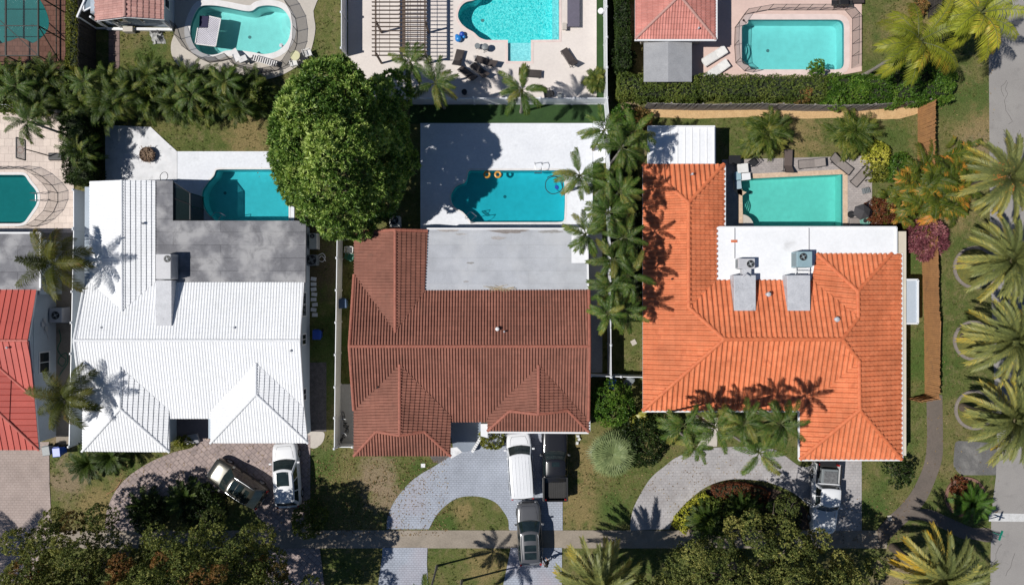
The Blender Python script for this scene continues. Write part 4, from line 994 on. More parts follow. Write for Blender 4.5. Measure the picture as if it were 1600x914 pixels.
# ---------------------------------------------------------------- houses
# brown-tiled house
h = House('brown_tiled_house', 'house with ribbed brown tile roof, two front wings and a grey flat back roof', 'house', (735, 520))
zr, zw, ze = 4.0, 3.69, 2.72
P_ = [[(546, 541, zr), (553.5, 429, 2.8), (617.5, 519, 3.77), (664, 454, 3.07), (920, 453, 3.07), (921, 541, zr)],
      [(617.5, 359.5, 3.77), (617.5, 519, 3.77), (553.5, 429, 2.8), (553.5, 363, 2.8)],
      [(617.5, 359.5, 3.77), (668, 361, 3.07), (664, 454, 3.07), (617.5, 519, 3.77)],
      [(546, 541, zr), (921, 541, zr), (919.5, 657, ze), (841.5, 570, zw), (761.5, 650, 2.8), (761, 659, 2.7), (704.5, 659, 2.7), (704, 649, 2.82), (624.5, 569, zw), (553, 641, 2.85)],
      [(624.5, 569, zw), (624.5, 680, zw), (588, 674, 3.2), (553, 712, 2.7), (553, 641, 2.85)],
      [(624.5, 569, zw), (704, 649, 2.82), (704, 712, 2.7), (663, 674, 3.2), (624.5, 680, zw)],
      [(588, 674, 3.2), (663, 674, 3.2), (704, 712, 2.7), (553, 712, 2.7)],
      [(841.5, 570, zw), (761.5, 650, 2.8), (762, 673, 2.7), (796, 642, 3.13), (841.5, 647, zw)],
      [(841.5, 570, zw), (841.5, 647, zw), (887, 641, 3.13), (919.5, 674, 2.7), (919.5, 657, ze)],
      [(796, 642, 3.13), (887, 641, 3.13), (919.5, 674, 2.7), (762, 673, 2.7)]]
RG = [((546, 541, zr), (921, 541, zr)), ((617.5, 359.5, 3.77), (617.5, 519, 3.77)), ((624.5, 569, zw), (624.5, 680, zw)), ((841.5, 570, zw), (841.5, 647, zw)),
      ((588, 674, 3.2), (553, 712, 2.7)), ((663, 674, 3.2), (704, 712, 2.7)), ((796, 642, 3.13), (762, 673, 2.7)), ((887, 641, 3.13), (919.5, 674, 2.7)),
      ((588, 674, 3.2), (624.5, 680, zw)), ((624.5, 680, zw), (663, 674, 3.2)), ((796, 642, 3.13), (841.5, 647, zw)), ((841.5, 647, zw), (887, 641, 3.13)),
      ((553.5, 429, 2.8), (546, 541, zr)), ((553, 641, 2.85), (546, 541, zr)), ((553.5, 363, 2.8), (617.5, 359.5, 3.77)), ((668, 361, 3.07), (617.5, 359.5, 3.77)), ((920, 453, 3.07), (921, 541, zr)), ((919.5, 657, ze), (921, 541, zr))]
BT = h.roof(P_, RG, t_brown, cap_brown, 0.215, 0.355, 0.10, 0.12)
for a, b, c in (((588, 674, 3.19), (663, 674, 3.19), (624.5, 680, zw - .02)), ((796, 642, 3.12), (887, 641, 3.12), (841.5, 647, zw - .02))):
    mb = MB(); q = [W(*a), W(*b), W(*c)]; y = max(q[0].y, q[1].y) + 0.01; q = [Vector((v.x, y - 0.05, v.z)) for v in q]; mb.add(q + [v + Vector((0, 0.1, 0)) for v in q], [(0, 1, 2), (5, 4, 3), (0, 3, 4, 1), (1, 4, 5, 2), (2, 5, 3, 0)]); mb.build('gable_panel', wallcream, h.t)
h.flat([(667, 357), (918, 357), (919, 453.5), (664, 454.5)], 3.06, flatgrey, parapet=[(667, 357.5), (917.5, 357.5), (919, 453)])
mb = MB(); mb.prism(px2([(893, 359), (917, 359), (918, 411), (893, 411)], 3.075), 3.06, 3.075); mb.build('roof_patch', flatwhite, h.t)
wp = [(570, 372), (668, 366), (912, 366), (912, 664), (772, 664), (772, 646), (694, 646), (694, 696), (570, 696)]
h.walls(wp, 2.62, wallcream)
for xx in (570.5, 911.5):
    mb = MB()
    x = W(xx, 0).x; a, b = W(0, 440).y, W(0, 640).y; r_ = W(0, 541, 4).y
    mb.add([(x - .1, a, 2.6), (x - .1, b, 2.6), (x - .1, r_, 3.72), (x + .1, a, 2.6), (x + .1, b, 2.6), (x + .1, r_, 3.72)], [(0, 1, 2), (5, 4, 3), (0, 3, 4, 1), (1, 4, 5, 2), (2, 5, 3, 0)]); mb.build('gable_wall', wallcream, h.t)
for p in ((600, 696), (655, 696)): h.window(p[0], p[1], 'S', 1.8, 1.3)
for y in (400, 470, 560): h.window(570, y, 'W', 1.2, 1.0)
for y in (420, 520, 600): h.window(912, y, 'E', 1.2, 1.0)
for x in (700, 780, 860): h.window(x, 366, 'N', 2.2, 1.9, 1.15)
h.door(725, 646, 'S', 1.1, 2.1, pm('brown_door', (0.12, 0.05, 0.03), None, 2, 0.4, 10, 0.1)); h.door(845, 664, 'S', 5.0, 2.2, white, 'garage_door')
h.vent(777, 514, 3.75, 0.10, 0.3, white); h.vent(788, 518, 3.75, 0.05, 0.3)
h.vent(590, 605, 3.3, 0.05, 0.2, dark)
mb = MB(); mb.bar(W(762, 675, 2.66), W(919.5, 676, 2.66), 0.12, 0.12); mb.bar(W(921, 646, 2.66), W(921, 674, 2.66), 0.12, 0.12); mb.build('gutter', white, h.t)
mb = MB(); mb.prism(px2([(751, 662), (762, 662), (762, 684), (751, 681)], 2.3), 0.0, 2.3); mb.build('porch_wall', white, h.t)
mb = MB()
for i in range(7):
    a = W(751 - i * 1.9, 682 + i * 3.2); mb.box((a.x, a.y, 0.35), (0.22, 0.2, 0.7), 0.9)
mb.build('entry_kerb', white, h.t)

rs = random.Random(12)
for cx_, cy_, rx_, ry_, mt in ((795, 361, 34, 4, (0.20, 0.18, 0.17)), (700, 360, 22, 2.5, (0.28, 0.26, 0.25)), (735, 411, 7, 1.6, (0.24, 0.235, 0.23)), (728, 440, 5, 1.5, (0.27, 0.26, 0.26)), (860, 362, 20, 3, (0.24, 0.22, 0.21)), (780, 372, 14, 3, (0.30, 0.285, 0.28)), (720, 366, 10, 2, (0.34, 0.33, 0.33))):
    mb = MB(); mb.prism(px2([(cx_ + rx_ * math.cos(a) * rs.uniform(.6, 1.1), cy_ + ry_ * math.sin(a) * rs.uniform(.5, 1.2)) for a in [2 * math.pi * k / 26 for k in range(26)]], 3.07), 3.055, 3.066); mb.build('roof_stain', pm('stain_%d' % int(mt[0] * 100), mt, tuple(x * 1.3 for x in mt), 3, .9, 14, .3), h.t)
mb = MB()
for k in range(26): a = W(782 + rs.uniform(-14, 14), 451 + rs.uniform(-2, 2), 3.1); an = rs.uniform(-.5, .5) + (math.pi if rs.random() < .5 else 0); mb.bar(a, a + Vector((.7 * math.cos(an), .5 * math.sin(an), rs.uniform(0, .08))), .025, .012)
tag(mb.build('dry_frond', pm('dry_frond', (0.42, 0.33, 0.20), None, 3), origin=W(782, 451, 3.1)), 'dry brown palm frond fallen at the edge of the grey flat roof', 'frond')
# white-tiled house
h = House('white_tiled_house', 'house with bright white tile roof, two hipped front wings and stained dark flat back roof', 'house', (300, 520))
P_ = [[(116, 532, 4), (131, 452, 2.95), (140, 440, 2.85), (191, 486, 3.53), (243, 441, 3.07), (475, 441, 3.07), (469, 532, 4)],
      [(190.5, 281.5, 3.53), (191, 486, 3.53), (140, 440, 2.85), (140, 283.5, 2.8)], [(190.5, 281.5, 3.53), (243, 282.5, 3.05), (243, 441, 3.05), (191, 486, 3.53)],
      [(116, 532, 4), (469, 532, 4), (475, 636, 2.85), (400, 567, 3.62), (329, 641, 2.8), (329, 654, 2.7), (264.5, 654, 2.7), (264, 640, 2.8), (188, 573, 3.57), (129, 634, 2.8)],
      [(188, 573, 3.57), (188, 638.5, 3.57), (128.5, 705, 2.7), (129, 634, 2.8)], [(188, 638.5, 3.57), (264.5, 706, 2.7), (128.5, 705, 2.7)],
      [(188, 573, 3.57), (264, 640, 2.78), (264.5, 706, 2.7), (188, 638.5, 3.57)],
      [(400, 567, 3.62), (400, 616, 3.62), (329, 692, 2.7), (329, 641, 2.8)], [(400, 616, 3.62), (481, 692, 2.7), (329, 692, 2.7)], [(400, 567, 3.62), (475, 636, 2.82), (481, 692, 2.7), (400, 616, 3.62)]]
RG = [((116, 532, 4), (469, 532, 4)), ((190.5, 281.5, 3.53), (191, 486, 3.53)), ((188, 573, 3.57), (188, 638.5, 3.57)), ((188, 638.5, 3.57), (128.5, 705, 2.7)), ((188, 638.5, 3.57), (264.5, 706, 2.7)),
      ((400, 567, 3.62), (400, 616, 3.62)), ((400, 616, 3.62), (329, 692, 2.7)), ((400, 616, 3.62), (481, 692, 2.7)), ((116, 532, 4), (131, 452, 2.95)), ((116, 532, 4), (129, 634, 2.8))]
h.roof(P_, RG, t_white, cap_white, 0.21, 0.355, 0.030, 0.10, step=0.008)
h.flat([(243, 282.5), (270, 282.5), (270, 345), (478, 345), (477, 442), (243, 442)], 3.04, flatdark)
wp = [(164, 300), (262, 300), (262, 356), (484, 356), (484, 632), (486, 674), (348, 674), (348, 640), (277, 640), (277, 686), (163, 686)]
h.walls(wp, 2.6, wallblue)
mb = MB(); x = W(483.5, 0).x; mb.add([(x - .1, W(0, 440).y, 2.55), (x - .1, W(0, 640).y, 2.55), (x - .1, W(0, 532, 4).y, 3.85), (x, W(0, 440).y, 2.55), (x, W(0, 640).y, 2.55), (x, W(0, 532, 4).y, 3.85)], [(0, 1, 2), (5, 4, 3), (0, 3, 4, 1), (1, 4, 5, 2), (2, 5, 3, 0)])
mb.build('gable_wall', wallblue, h.t)
for y, wd in ((475, 1.8), (528, 0.8), (612, 0.9)): h.window(484, y, 'E', wd, 1.0, 1.6)
for x in (188, 245): h.window(x, 686, 'S', 1.6, 1.2)
for x in (330, 410): h.window(x, 356, 'N', 2.2, 1.9, 1.15)
h.door(310, 640, 'S', 1.0, 2.1, pm('grey_door', (0.10, 0.10, 0.11), None, 2, 0.5, 10, 0.1)); h.door(416, 674, 'S', 4.8, 2.2, white, 'garage_door')
for q in ((158, 512, 3.6), (366, 512, 3.65), (221, 349, 3.25), (454, 548, 3.7)): h.vent(*q, 0.06, 0.22)
mb = MB(); mb.prism(px2([(266, 600), (330, 600), (330, 684), (277, 684), (266, 684)], 0), 0.0, 0.10); mb.build('porch_floor', pm('porch_tile', (0.16, 0.14, 0.15), None, 1, 0.6, 6, 0.1), h.t)
mb = MB(); mb.prism(px2([(290, 680), (310, 676), (314, 690), (292, 693)]), 0, 0.35); mb.build('planter', wallgrey, h.t)
mb = MB(); mb.prism(px2([(243, 438), (268, 438), (268, 509), (243, 509)], 3.9), 2.9, 3.9); mb.build('duct_housing', galv, h.t, bevel=0.03)
# screened lean-to behind the white house
mb = MB(); a = W(271, 286, 2.9); b = W(297, 301, 2.3)
for p, q in (((272, 286, 2.9), (297, 302, 2.4)), ((297, 302, 2.4), (297, 344, 2.4)), ((272, 344, 2.9), (297, 344, 2.4)), ((272, 310, 2.9), (297, 320, 2.4)), ((272, 286, 2.9), (272, 344, 2.9))): mb.bar(W(*p), W(*q), 0.06, 0.08)
for q in ((297, 302), (297, 344), (297, 322)): p = W(q[0], q[1], 2.4); mb.bar((p.x, p.y, 0.05), p, 0.06, 0.06)
o = mb.build('screen_porch', dark, h.t)
mb = MB(); mb.add([W(272, 286, 2.9), W(297, 302, 2.4), W(297, 344, 2.4), W(272, 344, 2.9)], [(0, 1, 2, 3)])
e0, e1 = W(297, 302, 2.4), W(297, 344, 2.4); mb.add([e0, e1, (e1.x, e1.y, 0.06), (e0.x, e0.y, 0.06)], [(0, 1, 2, 3)])
mb.build('screen_mesh', screen_mat('dark_screen', (0.02, 0.035, 0.035), 0.72), o, recalc=False)
mb = MB(); mb.prism(px2([(243, 284), (297, 300), (297, 346), (243, 346)]), 0, 0.08); mb.build('patio_slab', concgrey, h.t)

# orange-tiled house
h = House('orange_tiled_house', 'sprawling house with bright orange tile hip roof and white flat section beside the green pool', 'house', (1210, 520))
A, B, C, D, E, F_, G, G2 = (1076, 317, 3.62), (1076, 480, 3.62), (1131, 530, 4.38), (1316, 530, 4.36), (1341, 496, 3.82), (1340, 455, 3.82), (1342, 564, 3.82), (1343, 640, 3.82)
sw_, nw_, ne_, se_ = (1004.5, 641, 2.6), (1004.5, 257, 2.6), (1131, 257, 2.6), (1408, 717, 2.6)
P_ = [[nw_, A, B, C, sw_], [nw_, ne_, A], [A, ne_, (1131, 354.5, 2.6), (1119.5, 354.5, 2.86), (1119.5, 438, 2.9), B], [B, (1119.5, 438, 2.9), (1268, 438, 2.95), E, D, C],
      [(1276, 396.5, 2.92), F_, E, (1268, 438, 2.95)], [(1276, 396.5, 2.92), (1393, 396.5, 2.86), F_], [F_, (1393, 396.5, 2.86), (1407, 396.5, 2.6), se_, G2, G, D, E],
      [C, D, G, (1249.5, 641, 2.6), sw_], [G, (1249.5, 641, 2.6), (1250, 717, 2.6), G2], [(1250, 717, 2.6), se_, G2]]
RG = [(nw_, A), (ne_, A), (A, B), (B, C), (C, sw_), (C, D), (D, E), (E, F_), (F_, (1276, 396.5, 2.92)), (F_, (1393, 396.5, 2.86)), (D, G), (G, G2), (G2, (1250, 717, 2.6)), (G2, se_)]
h.roof(P_, RG, t_orange, cap_orange, 0.37, 0.40, 0.12, 0.15)
h.flat([(1119.5, 354.5), (1401, 354.5), (1401, 397), (1276, 397), (1268, 439), (1119.5, 439)], 2.89, flatwhite, parapet=[(1120, 355), (1400.5, 355), (1400.5, 396)])
mb = MB()
for q in ((1148, 354, 404), (1264, 354, 392)): mb.bar(W(q[0], q[1], 2.93), W(q[0], q[2], 2.93), 0.04, 0.05)
mb.build('conduit', wallgrey, h.t)
mb = MB(); mb.box(W(1147, 377, 2.93), (0.45, 0.18, 0.06)); mb.build('brick_pad', cap_orange, h.t)
wp = [(1021, 275), (1118, 275), (1118, 366), (1388, 366), (1388, 700), (1264, 700), (1264, 624), (1021, 624)]
h.walls(wp, 2.5, wallcream)
for y in (320, 400, 480, 570): h.window(1021, y, 'W', 1.4, 1.0)
for y in (420, 500, 580, 660): h.window(1388, y, 'E', 1.2, 1.0)
for x in (1060, 1140, 1215): h.window(x, 624, 'S', 1.8, 1.3)
for x in (1170, 1240, 1310): h.window(x, 366, 'N', 2.6, 1.9, 1.1)
h.door(1098, 624, 'S', 1.1, 2.1, pm('teal_door', (0.03, 0.12, 0.13), None, 2, 0.4, 10, 0.1)); h.door(1326, 700, 'S', 4.9, 2.2, white, 'garage_door')
h.vent(1201, 460, 3.45, 0.12, 0.3); h.vent(1308, 499, 3.9, 0.13, 0.3); h.vent(1082, 272, 3.0, 0.06, 0.25); h.vent(1050, 436, 3.2, 0.05, 0.2, dark)
mb = MB(); mb.bar(W(1409, 396, 2.56), W(1409.5, 717, 2.56), 0.12, 0.12); mb.bar(W(1004, 642.5, 2.56), W(1248, 642.5, 2.56), 0.12, 0.12); mb.bar(W(1132.5, 257, 2.56), W(1132.5, 354, 2.56), 0.12, 0.12)
mb.bar(W(1248, 642, 2.56), W(1248, 718, 2.56), 0.12, 0.12); mb.bar(W(1248, 718.5, 2.56), W(1409, 718.5, 2.56), 0.12, 0.1); mb.build('gutter', white, h.t)
mb = MB()
for k in range(60): p = W(1409.5, 400 + k * 5.3, 2.64); mb.box(p, (0.1, 0.13, 0.05))
mb.build('gutter_guard', cushw, h.t)
for x0, x1, nm in ((1146.5, 1181, 0), (1230, 1266, 1)):
    mb = MB(); mb.prism(px2([(x0, 430), (x1, 430), (x1, 485.5), (x0 + 1, 485.5)], 3.86), 2.8, 3.86); mb.build('duct_housing', galv, h.t, bevel=0.03)
mb = MB()
for x in (1243, 1264): mb.bar(W(x, 418, 3.3), W(x, 430, 3.3), 0.05, 0.05)
for z in (3.0, 3.5): mb.bar(W(1243, 424, z), W(1264, 424, z), 0.05, 0.05)
mb.build('duct_stand', white, h.t)
mb = MB(); mb.tube([W(1160, 432, 3.9), W(1165, 428, 3.95), W(1172, 432, 3.92)], 0.06, 8); mb.bar(W(1158, 425, 3.3), W(1172, 425, 3.3), 0.5, 0.5); mb.build('duct_elbow', galv, h.t)

# red-roofed house at the left edge
h = House('red_roofed_house', 'house with salmon red ribbed roof and pale grey wall at the left edge', 'house', (0, 560))
PR = [(0.0, 0.0), (0.06, 1.0), (0.12, 0.0)]
h.roof([[(44, 532, 4), (57, 452, 3.0), (-100, 452, 3.0), (-100, 532, 4)], [(44, 532, 4), (-100, 532, 4), (-100, 556, 3.7), (-22, 556, 3.7), (54, 622, 2.85)],
        [(-22, 556, 3.7), (54, 622, 2.85), (61, 703, 2.7), (-22, 625, 3.7)], [(-22, 625, 3.7), (61, 703, 2.7), (-105, 703, 2.7)]],
       [((44, 532, 4), (-100, 532, 4)), ((-22, 625, 3.7), (61, 703, 2.7)), ((-22, 556, 3.7), (54, 622, 2.85))], t_red, cap_red, 0.45, 3.0, 0.05, 0.09, prof=PR)
h.flat([(-100, 364), (63, 364), (63, 454), (-100, 454)], 3.02, flatdark, parapet=[(-100, 364), (63, 364), (63, 450)])
h.walls([(-60, 378), (97, 378), (97, 460), (88, 460), (88, 682), (-60, 682)], 2.62, wallblue)
mb = MB(); x = W(87.5, 0).x; mb.add([(x - .1, W(0, 450).y, 2.6), (x - .1, W(0, 630).y, 2.6), (x - .1, W(0, 532, 4).y, 3.9), (x, W(0, 450).y, 2.6), (x, W(0, 630).y, 2.6), (x, W(0, 532, 4).y, 3.9)], [(0, 1, 2), (5, 4, 3), (0, 3, 4, 1), (1, 4, 5, 2), (2, 5, 3, 0)])
mb.build('gable_wall', wallblue, h.t)
h.window(88, 563, 'E', 1.55, 1.15, 1.45, 2); h.door(20, 682, 'S', 4.6, 2.2, white, 'garage_door'); h.vent(11, 543, 3.8, 0.06, 0.25)
h.window(97, 395, 'E', 1.3, 1.1, 1.4); 
mb = MB()
for a, b, c in ((505, 520, 1.7), (512, 530, 1.3), (500, 507, 1.5)): mb.box((W(88, 0).x + 0.05, W(0, a).y, c), (0.12, 0.35, 0.3)); mb.bar((W(88, 0).x + 0.05, W(0, a).y, c), (W(88, 0).x + 0.05, W(0, b).y, c - 0.3), 0.03, 0.03)
mb.build('meter_box', acgrey, h.t)

# pink-tiled house, top left
h = House('pink_tiled_house', 'small house end with faded pink barrel tile roof beside the lawn, top left', 'house', (215, 0))
h.roof([[(195, 27, 3.2), (195, -90, 3.2), (146, -90, 2.5), (148.5, 33, 2.5)], [(195, 27, 3.2), (256, 31, 2.45), (258, -90, 2.45), (195, -90, 3.2)]], [((195, 27, 3.2), (195, -90, 3.2))], t_pink, cap_pink, 0.36, 0.40, 0.06, 0.12)
h.walls([(170, 40), (273, 44), (273, -60), (170, -60)], 2.4, wallblue)
mb = MB(); a, b, c = W(170, 39.5), W(273, 43.5), W(208, 38, 3); mb.add([(a.x, a.y, 2.4), (b.x, b.y, 2.4), (W(195, 27, 3.2).x, a.y, 3.15), (a.x, a.y + .1, 2.4), (b.x, b.y + .1, 2.4), (W(195, 27, 3.2).x, a.y + .1, 3.15)], [(0, 1, 2), (5, 4, 3), (0, 3, 4, 1), (1, 4, 5, 2), (2, 5, 3, 0)]); mb.build('gable_wall', wallgrey, h.t)
mb = MB()
for q in ((169, 45), (192, 45), (270, 46)): p = W(*q); mb.bar((p.x, p.y, 0), (p.x, p.y, 2.35), 0.14, 0.14)
mb.bar(W(168, 46, 0.12), W(270, 47, 0.12), 0.2, 0.24); mb.build('porch_frame', white, h.t)
mb = MB(); p = W(150, 45); mb.bar((p.x, p.y, 0), (p.x, p.y, 2.4), 0.12, 0.12); mb.bar(W(150, 45, 0.1), W(168, 45, 0.1), 0.1, 0.2); mb.bar((p.x, p.y, 2.35), W(150, -40, 2.35), 0.12, 0.12)
q = W(134, 0, 2.35); mb.bar(W(131, 18, 2.3), W(150, 8, 2.3), 0.1, 0.1); mb.bar(W(131, -30, 2.3), W(131, 18, 2.3), 0.1, 0.1); mb.build('carport_frame', white, h.t)
mb = MB(); mb.add([W(131, 18, 2.28), W(150, 8, 2.28), W(150, -60, 2.28), W(131, -60, 2.28)], [(0, 1, 2, 3)]); mb.build('carport_cover', screen_mat('blue_screen', (0.3, 0.36, 0.42), 0.8), h.t)
for x in (200, 245): h.window(x, 42, 'S', 1.2, 1.0, 1.3)
h.window(273, 10, 'E', 1.4, 1.1)
mb = MB(); mb.box(W(202, 47.5, 0.25), (0.75, 0.4, 0.5)); mb.build('step_box', decktan, h.t)

# salmon roofed wing and grey shed, top right
h = House('salmon_roofed_house', 'hipped salmon pink tile roof end standing over a grey shed, top right', 'house', (1055, 0))
h.roof([[(992.5, 61.6, 2.7), (1118, 61.6, 2.7), (1062, -6, 3.75)], [(992.5, 61.6, 2.7), (1062, -6, 3.75), (1062, -120, 3.75), (992.5, -120, 2.7)], [(1118, 61.6, 2.7), (1062, -6, 3.75), (1062, -120, 3.75), (1118, -120, 2.7)]],
       [((992.5, 61.6, 2.7), (1062, -6, 3.75)), ((1118, 61.6, 2.7), (1062, -6, 3.75)), ((1062, -6, 3.75), (1062, -120, 3.75))], t_salmon, cap_pink, 0.21, 0.40, 0.045, 0.10)
h.walls([(1000, 70), (1092, 70), (1092, -90), (1000, -90)], 2.6, wallcream)
mb = MB(); mb.bar(W(991.5, 63.5, 2.66), W(1119, 63.5, 2.66), 0.12, 0.12); mb.bar(W(1119.5, 62, 2.66), W(1119.5, -90, 2.66), 0.12, 0.12); mb.build('gutter', white, h.t)
h.window(1045, 70, 'S', 1.6, 1.1); h.window(1092, 20, 'E', 1.6, 1.1); h.vent(1092, 44, 3.0, 0.05, 0.2)

h = House('garden_shed', 'grey shingled gable shed half swallowed by the hedge', 'shed', (1042, 95))
q = [(1007, 67), (1043, 65.5), (1080, 67), (1080, 128), (1007, 128)]
mb = MB(); L_, Rr_, T_ = [], [], []
a, b, c, d, e, f = W(1006, 67, 2.1), W(1044, 65.5, 2.5), W(1081, 67, 2.1), W(1006, 128, 2.1), W(1044, 128, 2.5), W(1081, 128, 2.1)
mb.add([a, b, e, d], [(0, 1, 2, 3)]); mb.add([b, c, f, e], [(0, 1, 2, 3)]); lo = [v - Vector((0, 0, 0.08)) for v in (a, b, c, f, e, d)]; mb.add(lo, [(0, 5, 4, 1), (1, 4, 3, 2)])
h.t.children; mb.build('roof', shedgrey, h.t, recalc=False)
h.walls([(1015, 82), (1070, 82), (1070, 134), (1015, 134)], 2.05, wallw); h.window(1015, 110, 'W', 0.8, 0.6, 1.4); h.door(1042, 134, 'S', 0.9, 1.9)

h = House('flat_roofed_outbuilding', 'small white flat-roofed outbuilding abutting the top of the orange-tiled roof', 'outbuilding', (1065, 235))
h.flat([(1012, 197), (1117, 197), (1117, 256), (1012, 256)], 2.75, flatwhite)
mb = MB()
for k in range(10): x = 1013 + 11.4 * k; mb.bar(W(x, 198, 2.77), W(x, 256, 2.77), 0.05, 0.04)
mb.bar(W(1012, 198, 2.8), W(1117, 198, 2.8), 0.12, 0.12); mb.build('roof_seam', white, h.t)
h.walls([(1016, 210), (1104, 210), (1104, 274), (1016, 274)], 2.5, wallw); h.window(1016, 240, 'W', 1.0, 0.9); h.door(1104, 245, 'E', 0.9, 2.0)

h = House('side_lean_to', 'narrow blue-grey metal lean-to roof against the right side of the orange-tiled house', 'lean-to', (1415, 470))
h.flat([(1407, 437), (1434.5, 437), (1434.5, 505.5), (1408.5, 505.5)], 2.3, awning, 0.08, parapet=[(1408, 437), (1434, 437), (1434, 505.5), (1408, 505.5)])
mb = MB()
for q in ((1410, 440), (1410, 500), (1389.5, 440), (1389.5, 500)): p = W(*q); mb.bar((p.x, p.y, 0), (p.x, p.y, 2.22), 0.08, 0.08)
mb.build('post', white, h.t)
# ---------------------------------------------------------------- fences
def vinyl_fence(name, label, path, h=1.8, post_gap=2.4, group='white vinyl fences', mat=vinyl, cat='fence'):
    pts = [W(a, b) for a, b in path]; t = thing(name, label, cat, pts[0], group)
    panel = MB(); rail = MB(); first = True
    for a, b in zip(pts[:-1], pts[1:]):
        L = (b - a).length; n = max(1, round(L / post_gap)); d = (b - a) / L
        panel.bar(a + Vector((0, 0, h * 0.5)), b + Vector((0, 0, h * 0.5)), 0.035, h * 0.9)
        m = int(L / 0.16)
        for i in range(m): q = a + d * (L * (i + 0.5) / m); panel.bar(q + Vector((0, 0, 0.1)), q + Vector((0, 0, h * 0.93)), 0.015, 0.05, up=d)
        for z in (0.12, h * 0.95): rail.bar(a + Vector((0, 0, z)), b + Vector((0, 0, z)), 0.06, 0.11)
        for i in range(0 if first else 1, n + 1):
            q = a.lerp(b, i / n); mb = MB(); mb.box(q + Vector((0, 0, (h + .06) / 2)), (0.13, 0.13, h + .06), math.atan2(d.y, d.x)); mb.box(q + Vector((0, 0, h + .09)), (0.17, 0.17, 0.06), math.atan2(d.y, d.x), taper=0.4); mb.build('post', mat, t)
        first = False
    panel.build('panel', mat, t); rail.build('rail', mat, t); return t
vinyl_fence('vinyl_fence', 'long white vinyl fence left of the brown roof, from the big round tree downwards', [(535.5, 356), (532, 600), (531, 693)], 1.75)
vinyl_fence('vinyl_fence', 'short white vinyl fence at the front of the bicycle slab', [(532, 693), (556, 693)], 1.2, 1.2)
vinyl_fence('vinyl_fence', 'white vinyl fence between the tan pool lawn and the pergola deck, top of the photo', [(542, -20), (542, 88)], 1.8)
vinyl_fence('vinyl_fence', 'long white vinyl fence below the lounger deck, ending at the corner by the hedge', [(640, 163.5), (944, 163.5)], 1.8)
vinyl_fence('vinyl_fence', 'white vinyl fence along the turf border right of the lounger deck', [(943, -20), (944, 163), (947, 196)], 1.8)
vinyl_fence('vinyl_fence', 'thin white vinyl fence through the palm row between the brown and orange roofs', [(947, 197), (950, 585)], 1.8)
vinyl_fence('vinyl_fence', 'white vinyl cross fence with gate between the brown and orange roofs, above the blue bin', [(920, 584), (1012, 586)], 1.5)
vinyl_fence('vinyl_fence', 'white fence beside the travertine deck, left of the white-tiled wing', [(137, 302), (137, 360)], 1.8)
vinyl_fence('vinyl_fence', 'white side fence between the red-roofed and white-tiled houses', [(137, 362), (130, 690)], 1.8)
vinyl_fence('vinyl_fence', 'white vinyl fence behind the dark bushes above the travertine deck', [(-40, 172), (62, 174)], 1.8)

def picket_fence(name, label, path, h, pw, mat, h2=None, seed=3, group='wooden picket fences'):
    rng = random.Random(seed); pts = [W(a, b) for a, b in path]; t = thing(name, label, 'fence', pts[0], group); mb = MB(); rl = MB(); tot = 0
    Ls = [(b - a).length for a, b in zip(pts[:-1], pts[1:])]; T_ = sum(Ls); acc = 0
    for (a, b), L in zip(zip(pts[:-1], pts[1:]), Ls):
        d = (b - a) / L; n = int(L / pw); nn = Vector((-d.y, d.x, 0))
        for i in range(n):
            f = (acc + L * (i + .5) / n) / T_; hh = (h + ((h2 or h) - h) * f) * rng.uniform(0.975, 1.01); q = a + d * (L * (i + 0.5) / n) + nn * rng.uniform(-0.01, 0.01)
            lean_ = nn * rng.uniform(-0.05, 0.05); w_ = pw * 0.93; s0, s1 = q - d * w_ / 2, q + d * w_ / 2; th = nn * 0.011; up = Vector((0, 0, hh)) + lean_; ue = Vector((0, 0, hh - 0.05)) + lean_
            V = [s0 - th, s1 - th, s1 - th + ue, q + d * w_ * .2 - th + up, q - d * w_ * .2 - th + up, s0 - th + ue]; V += [v + th * 2 for v in V]
            mb.add(V, [(0, 1, 2, 3, 4, 5), (11, 10, 9, 8, 7, 6)] + [(k, (k + 1) % 6 + 6 if False else k + 6, (k + 1) % 6 + 6, (k + 1) % 6) for k in range(6)])
        for z in (0.3, h * 0.5, h * 0.85): rl.bar(a - nn * 0.05 + Vector((0, 0, z)), b - nn * 0.05 + Vector((0, 0, z * ((h2 or h) / h))), 0.05, 0.09)
        for i in range(int(L / 2.4) + 1):
            q = a.lerp(b, min(1, i * 2.4 / L)) - nn * 0.1; p = MB(); p.box(q + Vector((0, 0, h * 0.46)), (0.1, 0.1, h * 0.92)); p.build('post', mat, t)
        acc += L
    mb.build('pickets', mat, t); rl.build('rail', mat, t); return t
picket_fence('picket_fence', 'weathered grey picket fence bowing along between the long hedge and the tan gravel', [(1436, 166), (1400, 169), (1340, 174), (1260, 174), (1180, 172), (1090, 173), (1005, 171)], 1.8, 0.16, wood_g, seed=4)
picket_fence('picket_fence', 'orange-brown picket fence down the right side of the orange-tiled house', [(1434, 168), (1434, 250), (1440, 395), (1444, 500), (1445, 618)][::-1], 1.95, 0.14, wood_o, h2=2.35, seed=5)
picket_fence('picket_fence', 'short end run of orange-brown pickets turning in to the house corner', [(1444, 618), (1416, 623)], 1.9, 0.14, wood_o, seed=6)
picket_fence('picket_fence', 'dark wooden fence in shadow beside the yellow-green hedge strip, top left', [(150, -40), (150, 122)], 2.3, 0.14, wood_d, seed=7)
picket_fence('picket_fence', 'grey fence end standing in the lawn above the coconut palm, top right', [(1450, -30), (1450, 30)], 1.8, 0.14, wood_d, seed=8)

